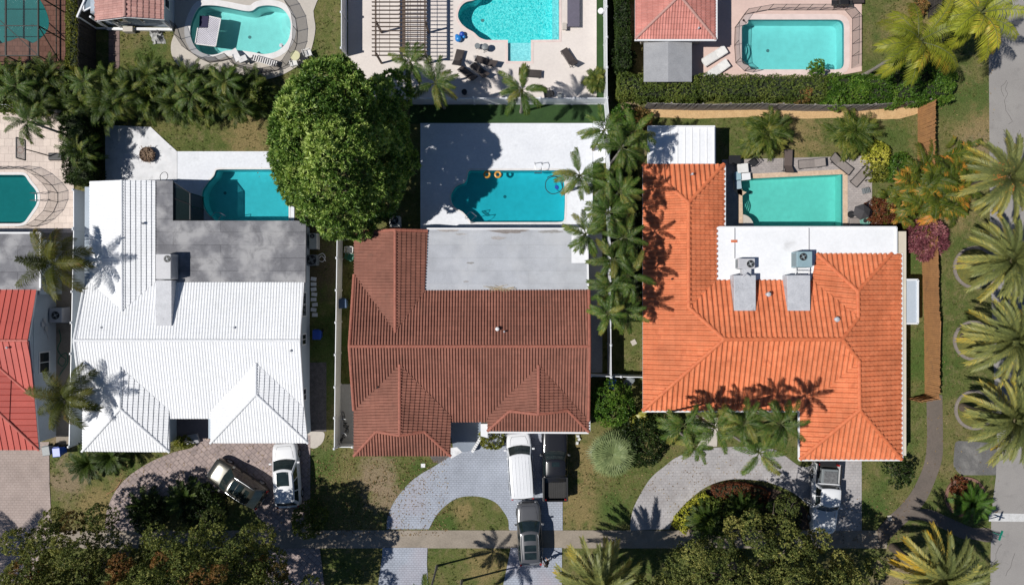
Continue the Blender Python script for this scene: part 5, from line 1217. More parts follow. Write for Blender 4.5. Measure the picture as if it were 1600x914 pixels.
MESH = screen_mat('pool_mesh', (0.045, 0.045, 0.045), 0.52); MESHL = screen_mat('pool_mesh_light', (0.20, 0.16, 0.14), 0.30)
def pool_fence(label, path, mesh, closed_=False, h=1.2, smooth=0):
    pts = [W(a, b, 0) for a, b in (catmull(path, smooth, closed_) if smooth else path)]; t = thing('pool_safety_fence', label, 'safety fence', pts[0], 'mesh pool safety fences')
    pn = MB(); tr = MB(); n = len(pts) + (0 if closed_ else -1); po = MB()
    for i in range(n):
        a, b = pts[i], pts[(i + 1) % len(pts)]
        m = max(1, round((b - a).length / 1.0))
        pn.add([a + Vector((0, 0, .07)), b + Vector((0, 0, .07)), b + Vector((0, 0, h)), a + Vector((0, 0, h))], [(0, 1, 2, 3)])
        for z in (0.08, h): tr.bar(a + Vector((0, 0, z)), b + Vector((0, 0, z)), 0.022, 0.022)
        for k in range(m):
            q = a.lerp(b, k / m); p = MB(); p.cyl(q, 0.022, h + 0.05, 6); p.build('pole', dark, t)
    pn.build('mesh_panel', mesh, t, recalc=False); tr.build('border', dark, t)
pool_fence('dark mesh safety fence curling round the keyhole-shaped pool', [(277, 42), (283, 62), (295, 80), (312, 92), (328, 99), (345, 97), (360, 92), (370, 105), (390, 112), (412, 115), (430, 112), (448, 103), (458, 88), (464, 70), (465, 50), (462, 30), (452, 11), (442, -2), (420, -8)], MESH)
pool_fence('see-through mesh safety fence round the pool beside the pink deck', [(1176, 114), (1163, 112), (1149, 99), (1147, 72), (1148, 44), (1162, 24), (1200, 17), (1260, 17), (1320, 17), (1331, 30), (1331, 70), (1330, 108)], MESHL)
pool_fence('see-through mesh safety fence curving round the dark teal pool at the left edge', [(-30, 268), (0, 265), (30, 264), (48, 266), (66, 276), (82, 290), (91, 302), (91, 316), (84, 332), (70, 346), (58, 354), (40, 357)], MESHL)

# screened pool cage
t = thing('pool_cage', 'dark framed screen cage over the teal pool in the top left corner', 'pool cage', W(102, 109))
z = 3.05; x0, x1 = W(-75, 0).x, W(101, 0).x; y1, y0 = W(0, -75).y, W(0, 108).y
fr = MB(); bronze = pm('bronze_frame', (0.055, 0.060, 0.055), None, 2, 0.4, 8, 0.1, metal=0.2)
xs = [x1, x1 - 2.4, x1 - 4.8, x1 - 7.2]; ys = [y0, y0 + 2.2, y0 + 4.4, y0 + 6.6, y0 + 8.8]
for x in xs: mb = MB(); mb.bar((x, y0, z), (x, y1, z), 0.07, 0.12); mb.build('roof_beam', bronze, t)
for y in ys: mb = MB(); mb.bar((x0, y, z + .01), (x1, y, z + .01), 0.05, 0.07); mb.build('purlin', bronze, t)
mb = MB(); mb.bar((x1, y0, z), (x1 - 4.8, y0 + 4.4, z), 0.05, 0.06); mb.build('brace', bronze, t)
mb = MB(); mb.bar((x1, y0, 0.1), (x1, y0 + 2.2, z), 0.05, 0.06); mb.build('brace', bronze, t)
for y in ys: mb = MB(); mb.bar((x1, y, 0), (x1, y, z), 0.08, 0.08); mb.build('post', bronze, t)
for x in xs[1:]: mb = MB(); mb.bar((x, y0, 0), (x, y0, z), 0.08, 0.08); mb.build('post', bronze, t)
mb = MB(); mb.bar((x1, y0, 1.0), (x1, y1, 1.0), 0.05, 0.07); mb.bar((x0, y0, 1.0), (x1, y0, 1.0), 0.05, 0.07); mb.build('chair_rail', bronze, t)
mb = MB(); mb.add([(x0, y0, z + .03), (x1, y0, z + .03), (x1, y1, z + .03), (x0, y1, z + .03)], [(0, 1, 2, 3)]); mb.build('roof_screen', screen_mat('cage_mesh', (0.12, 0.12, 0.12), 0.2), t, recalc=False)
mb = MB(); mb.add([(x0, y0, .1), (x1, y0, .1), (x1, y0, z), (x0, y0, z)], [(0, 1, 2, 3)]); mb.add([(x1, y0, .1), (x1, y1, .1), (x1, y1, z), (x1, y0, z)], [(0, 1, 2, 3)]); mb.build('wall_screen', screen_mat('cage_mesh_wall', (0.04, 0.04, 0.04), 0.16), t, recalc=False)

# pergola
t = thing('pergola', 'brown open-rafter pergola casting a grid of shadow on the cream deck', 'pergola', W(596, 52))
z = 2.45
X0, X1 = W(581, 0, z).x, W(668, 0, z).x
for x in (587, 664): mb = MB(); mb.bar(W(x, -60, z - .14), W(x, 88, z - .14), 0.09, 0.2); mb.build('beam', wood_p, t)
mb = MB(); mb.bar(W(631, -60, z - .14), W(631, 80, z - .14), 0.22, 0.16); mb.build('centre_beam', wood_p, t)
for i in range(20):
    y = W(0, 87 - i * 6.4, z).y; mb = MB(); mb.bar((X0, y, z), (X1, y, z), 0.05, 0.14); mb.build('rafter', wood_p, t)
for i in range(5): x = 593 + i * 16; mb = MB(); mb.bar(W(x, -60, z + .09), W(x, 86, z + .09), 0.03, 0.03); mb.build('batten', wood_p, t)
for q in ((587, 83), (664, 83), (587, 33), (664, 33), (587, -30), (664, -30)): p = W(q[0], q[1], z); mb = MB(); mb.bar((p.x, p.y, 0.05), (p.x, p.y, z - .2), 0.13, 0.13); mb.build('post', wood_p, t)

# ---------------------------------------------------------------- machines on roofs and beside walls
def fan_unit(name, label, c, size, mat, rz=0.0, fan=(0, 0), slope=0.0, fan_r=None, group='air conditioning units', cat='air conditioner'):
    """box condenser with louvred sides, round fan opening, blades and guard; c = centre of its foot"""
    c = Vector(c); sx, sy, sz = size; t = thing(name, label, cat, c, group); M = Matrix.Rotation(rz, 3, 'Z')
    mb = MB(); mb.box(c + Vector((0, 0, sz / 2 + .04)), (sx, sy, sz - .04), rz, taper=1 - slope); mb.build('casing', mat, t, bevel=0.03)
    r = fan_r or min(sx, sy) * 0.3; f = c + M @ Vector((fan[0], fan[1], 0)) + Vector((0, 0, sz + .02))
    mb = MB(); mb.cyl(f, r, 0.012, 24); fo = mb.build('fan_opening', black, t)
    mb = MB()
    for k in range(4): a = k * math.pi / 2 + 0.5; mb.bar(f + Vector((0, 0, .02)), f + Vector((r * .85 * math.cos(a), r * .85 * math.sin(a), .03)), r * 0.42, 0.01)
    mb.build('blade', greyplastic, fo)
    mb = MB(); mb.cyl(f + Vector((0, 0, .03)), r * 0.22, 0.05, 12); mb.build('motor_cap', mat, fo)
    mb = MB()
    for rr in (r * .5, r * .8, r * 1.03):
        for k in range(16): a, b = 2 * math.pi * k / 16, 2 * math.pi * (k + 1) / 16; mb.bar(f + Vector((rr * math.cos(a), rr * math.sin(a), .06)), f + Vector((rr * math.cos(b), rr * math.sin(b), .06)), 0.012, 0.012)
    mb.build('guard', dark, fo)
    for face in range(4):
        a = face * math.pi / 2; d = M @ Vector((math.cos(a), math.sin(a), 0)); tt = Vector((-d.y, d.x, 0)); hw = (sy if face % 2 == 0 else sx) * 0.42; off = (sx if face % 2 == 0 else sy) / 2
        mb = MB()
        for k in range(6): zz = sz * (0.18 + 0.12 * k); o_ = off * (1 - slope * zz / sz) + 0.012; mb.bar(c + d * o_ - tt * hw + Vector((0, 0, zz)), c + d * o_ + tt * hw + Vector((0, 0, zz)), 0.02, 0.03)
        mb.build('louvre', greyplastic if face else mat, t)
    return t
def rooftop(px0, py0, px1, py1, z0, z1):
    a = W(px0, py0, z1); b = W(px1, py1, z1); return ((a.x + b.x) / 2, (a.y + b.y) / 2, z0), (abs(b.x - a.x), abs(a.y - b.y), z1 - z0)
c, s_ = rooftop(1154, 404, 1179.5, 420, 2.9, 3.7); fan_unit('rooftop_air_conditioner', 'pale grey rooftop unit, left one of two on the orange house\'s white flat roof', c, s_, acgrey, fan=(0.26, -0.02), fan_r=0.26)
c, s_ = rooftop(1245.5, 393, 1269, 417.6, 2.9, 4.05); fan_unit('rooftop_air_conditioner', 'blue-grey rooftop unit with fan, right one of two on the orange house\'s white flat roof', c, s_, acblue, fan=(-0.12, 0.18), fan_r=0.26)
c, s_ = rooftop(243.5, 397, 267, 436, 3.05, 4.25); fan_unit('rooftop_air_conditioner', 'tall grey rooftop unit with round fan on the stained flat roof of the white house', c, s_, acgrey, fan=(0.3, 0.55), fan_r=0.24)
p = W(619, 348); fan_unit('air_conditioner', 'beige condenser unit on the grass at the top end of the brown-tiled roof', (p.x, p.y, 0), (0.8, 0.85, 0.8), acbeige, fan=(0, 0.08), fan_r=0.3)
p = W(494, 378); fan_unit('air_conditioner', 'beige box unit with dark corner vent beside the white house wall', (p.x, p.y, 0), (0.6, 1.2, 0.9), acbeige, fan=(-0.03, 0.38), fan_r=0.17)
p = W(491, 407); fan_unit('air_conditioner', 'dark condenser with round black fan beside the white house wall', (p.x, p.y, 0), (0.82, 0.8, 0.75), greyplastic, fan_r=0.36)
p = W(100, 492); fan_unit('air_conditioner', 'grey gabled-top condenser in the side yard beside the red-roofed house', (p.x, p.y, 0), (1.1, 1.25, 1.0), acgrey, slope=0.12, fan_r=0.3)
p = W(541, 366); fan_unit('pool_pump_unit', 'dark pump housing with pale lid between the white fence and the brown roof', (p.x, p.y, 0), (0.5, 0.9, 0.6), greyplastic, fan_r=0.16, group=None, cat='pool pump')

def hose(label, pts, mat, r=0.03, name='garden_hose', z=0.06):
    q = [W(a, b, z) for a, b in catmull(pts, 5, False)]; mb = MB(); mb.tube(q, r, 6); return tag(mb.build(name, mat, origin=q[0], smooth=True), label, 'hose')
hose('green garden hose coiled on the slab beside the red-roofed house wall', [(92, 515), (95, 530), (90, 545), (96, 556), (103, 562), (98, 572), (91, 566), (95, 556), (104, 552), (106, 566), (97, 580), (91, 590)], greenplastic)
hose('white hose heap beside the dark condenser, right of the white house', [(496, 400), (504, 396), (508, 402), (504, 409), (498, 406), (503, 400), (509, 408)], cushw)
hose('dark cable loop on the white stone deck at the corner of the white-tiled wing', [(252, 284), (250, 276), (254, 270), (260, 270), (262, 277), (258, 283)], dark, 0.02)
hose('orange extension cord snaking on the grass beside the white house drive', [(166, 772), (180, 764), (186, 756), (190, 748)], pm('orange_cord', (0.45, 0.2, 0.1), None), 0.02)

def cart_bin(name, label, px, py, mat, rz, group='wheeled bins'):
    p = W(px, py); M = Matrix.Rotation(rz, 3, 'Z'); t = thing(name, label, 'bin', p, group)
    mb = MB(); V = []
    for z, w_, d_ in ((0.05, 0.42, 0.46), (0.95, 0.60, 0.68)):
        for i, j in ((-1, -1), (1, -1), (1, 1), (-1, 1)): V.append(p + M @ Vector((i * w_ / 2, j * d_ / 2, 0)) + Vector((0, 0, z)))
    mb.add(V, [(3, 2, 1, 0), (4, 5, 6, 7), (0, 1, 5, 4), (1, 2, 6, 5), (2, 3, 7, 6), (3, 0, 4, 7)]); mb.build('body', mat, t, bevel=0.03)
    mb = MB(); mb.box(p + Vector((0, 0, 1.0)), (0.64, 0.74, 0.07), rz, taper=0.9); mb.bar(p + M @ Vector((-.22, .40, 0)) + Vector((0, 0, .98)), p + M @ Vector((.22, .40, 0)) + Vector((0, 0, .98)), 0.05, 0.05); l = mb.build('lid', mat, t, bevel=0.02)
    for s_ in (-.26, .26): mb = MB(); a = p + M @ Vector((s_ - .03, .28, 0)) + Vector((0, 0, .13)); mb.tube([a, a + M @ Vector((.06, 0, 0))], [.13, .13], 12); mb.build('wheel', rubber, t)
    return t
cart_bin('wheeled_bin', 'blue wheeled bin on the beige pavers, right one of the pair by the white house', 101, 702, blueplastic, 0.1)
cart_bin('wheeled_bin', 'grey wheeled bin on the beige pavers, left one of the pair by the white house', 85, 700, greyplastic, 0.15)
cart_bin('wheeled_bin', 'deep blue wheeled bin against the right wall of the white-tiled house', 500, 522, blueplastic, 0.0)
cart_bin('wheeled_bin', 'blue wheeled bin in the shade behind the fence between brown and orange roofs', 953, 597, blueplastic, -0.2)
cart_bin('wheeled_bin', 'grey lidded bin in the shade left of the orange roof', 980, 594, greyplastic, -0.6)
cart_bin('storage_cart', 'faded blue bin tipped beside the white fence, left of the brown roof', 540, 474, pm('faded_blue', (0.05, 0.10, 0.20), None, 2, 0.5, 9, 0.1), 0.1)

# ---------------------------------------------------------------- garden furniture
def lounger(label, px, py, rz, mat, frame=dark, back=50, group='pool loungers', L=1.95, w_=0.66, name='lounger', flat=False):
    """seat and legs; local +y is the head end; back angle in degrees"""
    p = W(px, py, 0.35); p.z = DECKZ; M = Matrix.Rotation(rz, 3, 'Z'); T_ = lambda v: p + M @ Vector(v)
    t = thing(name, label, 'lounger', p, group); z = 0.34; hy = 0.28; bl = 0.78; a = R(back); e = (hy + bl * math.cos(a), z + bl * math.sin(a))
    mb = MB(); n = 10
    for i in range(n):
        y0, y1 = -0.95 + (hy + 0.95) * i / n, -0.95 + (hy + 0.95) * (i + 1) / n; zz = lambda y: z + 0.05 * math.cos((y + .35) * 2.0)
        mb.bar(T_((0, y0, zz(y0))), T_((0, y1 + .005, zz(y1))), w_ * 0.9, 0.03)
    mb.build('seat', mat, t)
    mb = MB(); mb.bar(T_((0, hy, z + .02)), T_((0, e[0], e[1])), w_ * 0.9, 0.035); mb.build('backrest', mat, t)
    mb = MB()
    for s_ in (-1, 1):
        mb.bar(T_((s_ * w_ / 2, -0.98, z)), T_((s_ * w_ / 2, hy + .45, z)), 0.035, 0.045); mb.bar(T_((s_ * w_ / 2, hy, z)), T_((s_ * w_ / 2, e[0], e[1])), 0.035, 0.035)
    for y in (-0.98, hy + .45): mb.bar(T_((-w_ / 2, y, z)), T_((w_ / 2, y, z)), 0.035, 0.035)
    mb.bar(T_((-w_ / 2, e[0], e[1])), T_((w_ / 2, e[0], e[1])), 0.035, 0.035); mb.build('frame', frame, t)
    for s_ in (-1, 1):
        for y in (-0.8, hy + .35): mb = MB(); mb.bar(T_((s_ * w_ / 2, y, 0)), T_((s_ * w_ / 2, y, z)), 0.035, 0.035, up=(0, 1, 0)); mb.build('leg', frame, t)
    return t
G1 = 'brown loungers on the cream deck'
lounger('brown lounger nearest the pergola shadow, upright in the cluster of four', 716, 92, R(168), wicker, wicker, 35, G1)
lounger('brown lounger lowest in the cluster of four, slanting down to the right', 731, 116, R(-135), wicker, wicker, 30, G1)
lounger('brown lounger in the middle of the cluster, half in palm shade', 750, 111, R(-137), wicker, wicker, 30, G1)
lounger('brown lounger at the top right of the cluster of four', 760, 97, R(-113), wicker, wicker, 30, G1)
lounger('brown lounger alone on the deck right of the tanning ledge', 890, 92, R(-148), wicker, wicker, 48, G1)
lounger('brown lounger lying level just above the leaning palm by the white fence', 828, 115, R(-90 + 176), wicker, wicker, 30, G1)
for o in COL.objects:
    if o.get('group') == G1: o.scale = (.9, .70 if 'cluster' in o['label'] else .85, .9)
G2_ = 'white loungers on the pink deck'
lounger('white strap lounger, upper of the two on the pink deck', 1115, 89, R(-58), cushw, cushw, 10, G2_)
lounger('white strap lounger, lower of the two on the pink deck, half under the hedge', 1119, 111, R(-55), cushw, cushw, 10, G2_)
G3 = 'taupe loungers round the green pool'
lounger('dark taupe lounger at the left end of the row above the green pool', 1231, 254, R(178), pm('mocha_sling', (0.12, 0.09, 0.08), None, 5, 0.8, 40, 0.2), dark, 40, G3)
lounger('taupe lounger in the middle above the green pool, lying level', 1267, 256, R(-85), wickerg, dark, 25, G3)
lounger('taupe lounger tilted at the top right corner above the green pool', 1314, 257, R(52), wickerg, dark, 20, G3)
lounger('taupe lounger angled beside the right end of the green pool', 1346, 274, R(-42), wickerg, dark, 40, G3)

def round_table(name, label, px, py, h, r, mat, legm=dark, cat='table', ringm=None):
    p = W(px, py, h); p.z = DECKZ; t = thing(name, label, cat, p)
    mb = MB(); mb.lathe(p + Vector((0, 0, h - DECKZ - .04)), [(r * .96, 0), (r, 0.01), (r, .03), (r * .97, .04)], 28); o = mb.build('table_top', mat, t)
    if ringm: mb = MB(); mb.lathe(p + Vector((0, 0, h - DECKZ)), [(r * .38, 0), (r * .36, .012)], 20); mb.build('centre_ring', ringm, o)
    for k in range(4):
        a = k * math.pi / 2 + .6; mb = MB(); mb.bar(p + Vector((r * .75 * math.cos(a), r * .75 * math.sin(a), 0)), p + Vector((r * .35 * math.cos(a), r * .35 * math.sin(a), h - DECKZ - .04)), 0.03, 0.03, up=(0.3, 1, 0)); mb.build('leg', legm, t)
    return t
round_table('round_table', 'pale yellow round table at the right side of the keyhole pool', 461, 87, 0.75, 0.38, pm('pale_yellow', (0.62, 0.60, 0.36), None, 2, 0.5, 9, 0.05))
tb = round_table('round_table', 'mint round glass table at the lower right corner of the green pool', 1352, 345, 0.75, 0.42, pm('mint_glass', (0.26, 0.50, 0.42), (0.10, 0.26, 0.20), 5, 0.15, 9, 0.2), ringm=dark)
round_table('side_table', 'small grey round side table on the cream deck left of the tanning ledge', 746, 72, 0.5, 0.22, greyplastic)
def chair(label, px, py, rz, mat, name='patio_chair', group='patio chairs', hh=0.85):
    p = W(px, py, 0.4); p.z = 0.05; M = Matrix.Rotation(rz, 3, 'Z'); T_ = lambda v: p + M @ Vector(v); t = thing(name, label, 'chair', p, group)
    mb = MB(); mb.box(T_((0, 0, .42)), (0.5, 0.5, 0.05), rz); mb.build('seat', mat, t, bevel=0.01)
    mb = MB()
    for k in range(5): x = -.2 + .1 * k; mb.bar(T_((x, .24, .44)), T_((x, .32, hh)), 0.06, 0.02, up=(0, 1, 0))
    mb.bar(T_((-.24, .32, hh)), T_((.24, .32, hh)), 0.03, 0.07); mb.build('backrest', mat, t)
    for s_ in (-1, 1):
        mb = MB(); mb.bar(T_((s_ * .26, -.22, .64)), T_((s_ * .26, .28, .64)), 0.05, 0.03); mb.bar(T_((s_ * .26, -.2, .42)), T_((s_ * .26, -.2, .64)), 0.03, 0.03, up=(0, 1, 0)); mb.build('armrest', mat, t)
        for y in (-.22, .22): mb = MB(); mb.bar(T_((s_ * .22, y, 0)), T_((s_ * .22, y, .42)), 0.035, 0.035, up=(0, 1, 0)); mb.build('leg', mat, t)
chair('green slatted garden chair in the strip left of the brown roof, lower of the pair', 548, 402, 1.2, greenplastic)
chair('pale slatted garden chair in the strip left of the brown roof, upper of the pair', 547, 391, 1.5, cushw)
chair('white chair beside the yellow round table, on its right', 482, 84, 1.9, cushw)
chair('white chair tucked below the yellow round table', 460, 100, 3.4, cushw)
chair('dark chair on the cream deck against the white fence, right of the leaning palm', 855, 148, 0.2, black)
chair('black mesh chair beside the dark grill at the top left of the green pool', 1176, 254, -0.9, dark)
chair('dark patio chair standing over the black umbrella by the green pool', 1216, 345, 0.2, dark) if False else None

# L-shaped striped raft afloat on the keyhole pool
t = thing('pool_raft', 'white striped L-shaped raft floating at the left end of the keyhole pool', 'pool raft', W(325, 50))
z = 0.04; q = [(327, 26), (345, 30), (337, 73), (305, 69), (309, 44), (325, 44)]
mb = MB(); mb.prism(px2(q, z), z - .12, z); mb.build('mat', paver_mat('striped_cover', (0.62, 0.60, 0.64), (0.58, 0.56, 0.60), (0.34, 0.33, 0.38), 8.0, 0.12, R(-38), mort=0.03), t, bevel=.02)
mb = MB(); mb.prism(px2([(312, 25), (326, 26), (324.5, 43.5), (311, 43)], z - .02), z - .14, z - .02); mb.build('dark_corner', pm('navy_fabric', (0.02, 0.018, 0.06), None, 2, 0.8, 9, 0.1), t)
mb = MB()
for a, b in (((327, 26), (345, 30)), ((345, 30), (337, 73)), ((337, 73), (305, 69)), ((305, 69), (309, 44))): mb.bar(W(*a, z + .02), W(*b, z + .02), .07, .05)
mb.build('edge_roll', coping_w, t)
# diving board / slide and ladder
t = thing('pool_slide', 'white pool slide at the lower edge of the keyhole pool', 'slide', W(366, 88)); 
mb = MB(); a = [W(364, 78, .35), W(368, 86, .6), W(373, 95, .8)]
for p, q in zip(a[:-1], a[1:]): mb.bar(p, q + (q - p) * .03, 0.5, 0.05)
mb.build('chute', coping_w, t)
mb = MB(); mb.bar(W(373, 95, .8), W(385, 90, .75), 0.45, 0.05); mb.build('deck', coping_w, t)
for qx in ((372, 94), (384, 91)): p = W(*qx, .7); mb = MB(); mb.bar((p.x, p.y, .05), p, .08, .08, up=(0, 1, 0)); mb.build('leg', white, t)
t = thing('pool_bench', 'long white bench with dark slats at the lower rim of the keyhole pool', 'bench', W(412, 95))
a, b = W(394, 90, .45), W(432, 101, .45); mb = MB(); mb.bar(a, b, 0.45, 0.04); mb.build('seat', coping_w, t)
d = (b - a).normalized(); nn = Vector((-d.y, d.x, 0)); mb = MB()
for i in range(11): q = a.lerp(b, (i + .3) / 11) + Vector((0, 0, .03)); mb.bar(q - nn * .2, q + nn * .2, .07, .02)
mb.build('slats', dark, t)
for f in (.08, .92): q = a.lerp(b, f); mb = MB(); mb.bar((q.x, q.y, .05), (q.x, q.y, .43), .3, .08, up=(0, 1, 0)); mb.build('leg', white, t)
mb = MB(); mb.lathe(W(440, 72, -.1), [(0.02, 0), (.16, .03), (.16, .1), (.03, .14)], 12); mb.box(W(440, 72, .05), (.1, .1, .06)); tag(mb.build('chlorine_floater', lens, origin=W(440, 72, -.1)), 'small white and blue floater bobbing at the right of the keyhole pool', 'floater')

# small deck things
t = thing('inflatable_toy', 'bright blue inflatable toy at the foot of the turquoise pool, beside the pergola shadow', 'inflatable', W(718, 56))
for nm, q, r in (('body', (716.5, 61), .28), ('head', (722, 54), .22), ('wing', (714, 57), .16), ('tail', (725, 58), .13)):
    mb = MB(); c = W(*q, .25); mb.lathe(c - Vector((0, 0, r * .7)), [(r * math.sin(R(a)), r * .8 * (1 - math.cos(R(a)))) for a in (8, 30, 60, 90, 120, 150, 172)], 14); mb.build(nm, bluelight if nm != 'head' else blueplastic, t, smooth=True)
t = thing('kettle_grill', 'round grey kettle grill with side wheel on the cream deck left of the tanning ledge', 'grill', W(758, 74))
c = W(758, 74, 0.7); c.z = 0; mb = MB(); mb.lathe(c + Vector((0, 0, .45)), [(.05, 0), (.24, .1), (.28, .25), (.24, .38), (.08, .45)], 18); mb.build('bowl', greyplastic, t, smooth=True)
for k in range(3): a = k * 2.1; mb = MB(); mb.bar(c + Vector((.25 * math.cos(a), .25 * math.sin(a), .05)), c + Vector((.1 * math.cos(a), .1 * math.sin(a), .55)), .03, .03, up=(.3, 1, 0)); mb.build('leg', dark, t)
def pot(name, label, px, py, r, h, mat, cat='pot'):
    mb = MB(); c = W(px, py, 0.05); mb.lathe(c, [(r * .7, 0), (r * .9, h * .5), (r, h), (r * .85, h), (r * .8, h * .85), (.02, h * .8)], 18); return tag(mb.build(name, mat, origin=c, smooth=True), label, cat)
pot('plant_pot', 'black square-looking pot on the shaded deck below the lounger cluster', 726, 146, .22, .4, black)
pot('plant_pot', 'dark round pot by the white fence, right of the leaning palm', 861, 149, .25, .4, dark)
pot('plant_pot', 'low dark bowl next to the round pot along the white fence', 874, 151, .2, .25, greyplastic)
pot('plant_pot', 'small stone pot standing in the lawn beside the white fence end, under the bushes', 1002, 68, .15, .3, decktan)
t = thing('deck_bench', 'purple-grey flat bench on the deck right of the turquoise pool, by the turf border', 'bench', W(896, 20))
mb = MB(); mb.box(W(896, 10, .45), (.95, 3.2, .06)); mb.build('seat', pm('plum_fabric', (0.13, 0.12, 0.16), None, 2, 0.8, 9, 0.1), t, bevel=.02)
for y in (-15, 36):
    mb = MB(); mb.box(W(892, y, .22), (.5, .2, .4)); mb.build('leg', decktan, t)
t = thing('storage_box', 'pale stone box at the end of the purple-grey bench', 'box', W(882, 42)); mb = MB(); mb.box(W(882, 42, .25), (.3, .45, .42)); mb.build('body', decktan, t, bevel=.02); mb = MB(); mb.box(W(882, 42, .49), (.34, .5, .06)); mb.build('lid', decktan, t, bevel=.01)
mb = MB(); c = W(939, 18, .25); mb.lathe(c - Vector((0, 0, .2)), [(.02, 0), (.2, .08), (.25, .22), (.2, .36), (.02, .44)], 14); tag(mb.build('globe_lamp', white, origin=c, smooth=True), 'white globe on the turf border against the white fence, top right of the lounger deck', 'globe')
# rolled float / deck boxes near the green pool
t = thing('patio_umbrella', 'dark hexagonal umbrella beside the mint table at the green pool', 'umbrella', W(1348, 332))
c = W(1348, 331, 1.9); b = Vector((c.x, c.y, 0)); V = [c + Vector((0, 0, .25))] + [c + Vector((.68 * math.cos(R(60 * k + 20)), .62 * math.sin(R(60 * k + 20)), -.12)) for k in range(6)]
mb = MB(); mb.add(V + [v - Vector((0, 0, .03)) for v in V], [(0, 1 + k, 1 + (k + 1) % 6) for k in range(6)] + [(7, 8 + (k + 1) % 6, 8 + k) for k in range(6)] + [(1 + k, 8 + k, 8 + (k + 1) % 6, 1 + (k + 1) % 6) for k in range(6)]); mb.build('canopy', pm('charcoal_canvas', (0.055, 0.052, 0.055), None, 3, .85, 20, .15), t)
mb = MB(); mb.cyl(b, .03, 2.1, 8); mb.build('pole', steel, t); mb = MB(); mb.cyl(b + Vector((0, 0, .05)), .28, .08, 18); mb.build('base', dark, t)
t = thing('outdoor_sofa', 'taupe low seat behind the mint table at the green pool corner', 'sofa', W(1345, 348)); mb = MB(); mb.box(W(1342, 348, .3), (1.5, .7, .3)); mb.build('seat', wickerg, t, bevel=.05); mb = MB(); mb.box(W(1366, 352, .4), (.6, .45, .5)); mb.build('armrest', wickerg, t, bevel=.05)
t = thing('drinks_crate', 'small dark slatted crate on the deck right of the green pool', 'crate', W(1353, 298))
for k in range(4): mb = MB(); mb.box(W(1349 + 2.6 * k, 299 - k * .5, .2), (.07, .42, .3), .25); mb.build('slat', greyplastic, t)
mb = MB(); mb.box(W(1353, 298, .08), (.52, .45, .05), .25); mb.build('bottom', dark, t)
for lbl, q, sz, m_, cat in (('white cushioned storage box beside the green pool corner, topmost of the stack', (1161, 263), (.75, .65, .6), cushw, 'box'), ('pale blue cooler under the orange eave beside the green pool', (1153, 275), (.45, .6, .5), pm('pale_blue_plastic', (0.30, 0.45, 0.52), None, 2, .5, 9, .05), 'cooler'), ('white lidded cooler box right at the green pool corner', (1166, 276), (.6, .5, .55), white, 'cooler'), ('pale pillow-shaped box lowest by the green pool corner', (1154, 289), (.4, .6, .4), pm('pale_blue_plastic2', (0.36, 0.46, 0.52), None, 2, .5, 9, .05), 'box')):
    t = thing('storage_box' if cat == 'box' else 'cooler', lbl, cat, W(*q), 'boxes by the green pool corner'); c = W(*q, sz[2]); c.z = DECKZ
    mb = MB(); mb.box(c + Vector((0, 0, sz[2] * .42)), (sz[0], sz[1], sz[2] * .84), .1, taper=1.05); mb.build('body', m_, t, bevel=.04); mb = MB(); mb.box(c + Vector((0, 0, sz[2] * .92)), (sz[0] * 1.08, sz[1] * 1.08, sz[2] * .14), .1); mb.build('lid', m_, t, bevel=.03)
t = thing('barbecue', 'black barbecue with side shelves at the top edge of the pink deck', 'barbecue', W(1318, 4)); c = W(1318, 3, .9); c.z = DECKZ
mb = MB(); mb.box(c + Vector((0, 0, .8)), (.8, .5, .35)); mb.build('hood', black, t, bevel=.1); mb = MB(); mb.box(c + Vector((0, 0, .6)), (1.6, .45, .05)); mb.build('shelf', dark, t)
for s_ in (-.35, .35): mb = MB(); mb.box(c + Vector((s_, 0, .3)), (.06, .4, .55)); mb.build('leg', dark, t)
t = thing('patio_bench', 'dark brown bench at the top edge of the pink deck, right of the barbecue', 'bench', W(1338, 2)); mb = MB(); mb.box(W(1341, 0, .45), (.9, .5, .06)); mb.build('seat', wicker, t)
for s_ in (1334, 1348): mb = MB(); mb.box(W(s_, 0, .22), (.06, .45, .4)); mb.build('leg', wicker, t)
t = thing('dog_crate', 'black cage on the deck in the corner beside the small grill chair', 'crate', W(1148, 250)); mb = MB(); mb.box(W(1148, 250, .35), (.85, .6, .6)); mb.build('body', dark, t, bevel=.03); mb = MB(); mb.box(W(1148, 250, .68), (.9, .65, .04)); mb.build('top', black, t)

# portable basketball hoop lying over the travertine deck
t = thing('basketball_hoop', 'portable basketball hoop leaning over the travertine deck above the dark teal pool', 'basketball hoop', W(95, 246))
c = W(88, 245, .2); c.z = DECKZ; mb = MB(); mb.box(c + Vector((0, 0, .18)), (1.2, .62, .32), 0, taper=.85); mb.build('base', black, t, bevel=.04)
top = W(38, 233, 3.3); mb = MB(); mb.tube([c + Vector((-.35, 0, .3)), Vector((c.x - .55, c.y + .05, 1.4)), top], [.05, .045, .04], 8); mb.build('pole', dark, t, smooth=True)
mb = MB(); bc = top + Vector((-.25, 0, 0)); mb.box(bc, (.05, 1.45, .95)); mb.build('backboard', screen_mat('clear_board', (.5, .5, .5), .35), t)
mb = MB()
for z_ in (-.48, .48): mb.bar(bc + Vector((0, -.74, z_)), bc + Vector((0, .74, z_)), .07, .07)
for y_ in (-.74, .74): mb.bar(bc + Vector((0, y_, -.48)), bc + Vector((0, y_, .48)), .07, .07, up=(0, 1, 0))
mb.build('backboard_rim', dark, t)
mb = MB(); rc = bc + Vector((-.3, 0, -.35)); mb.tube([rc + Vector((.23 * math.cos(a), .23 * math.sin(a), 0)) for a in [2 * math.pi * k / 14 for k in range(15)]], .015, 5); mb.build('hoop', pm('orange_hoop', (0.5, 0.12, 0.03), None), t)

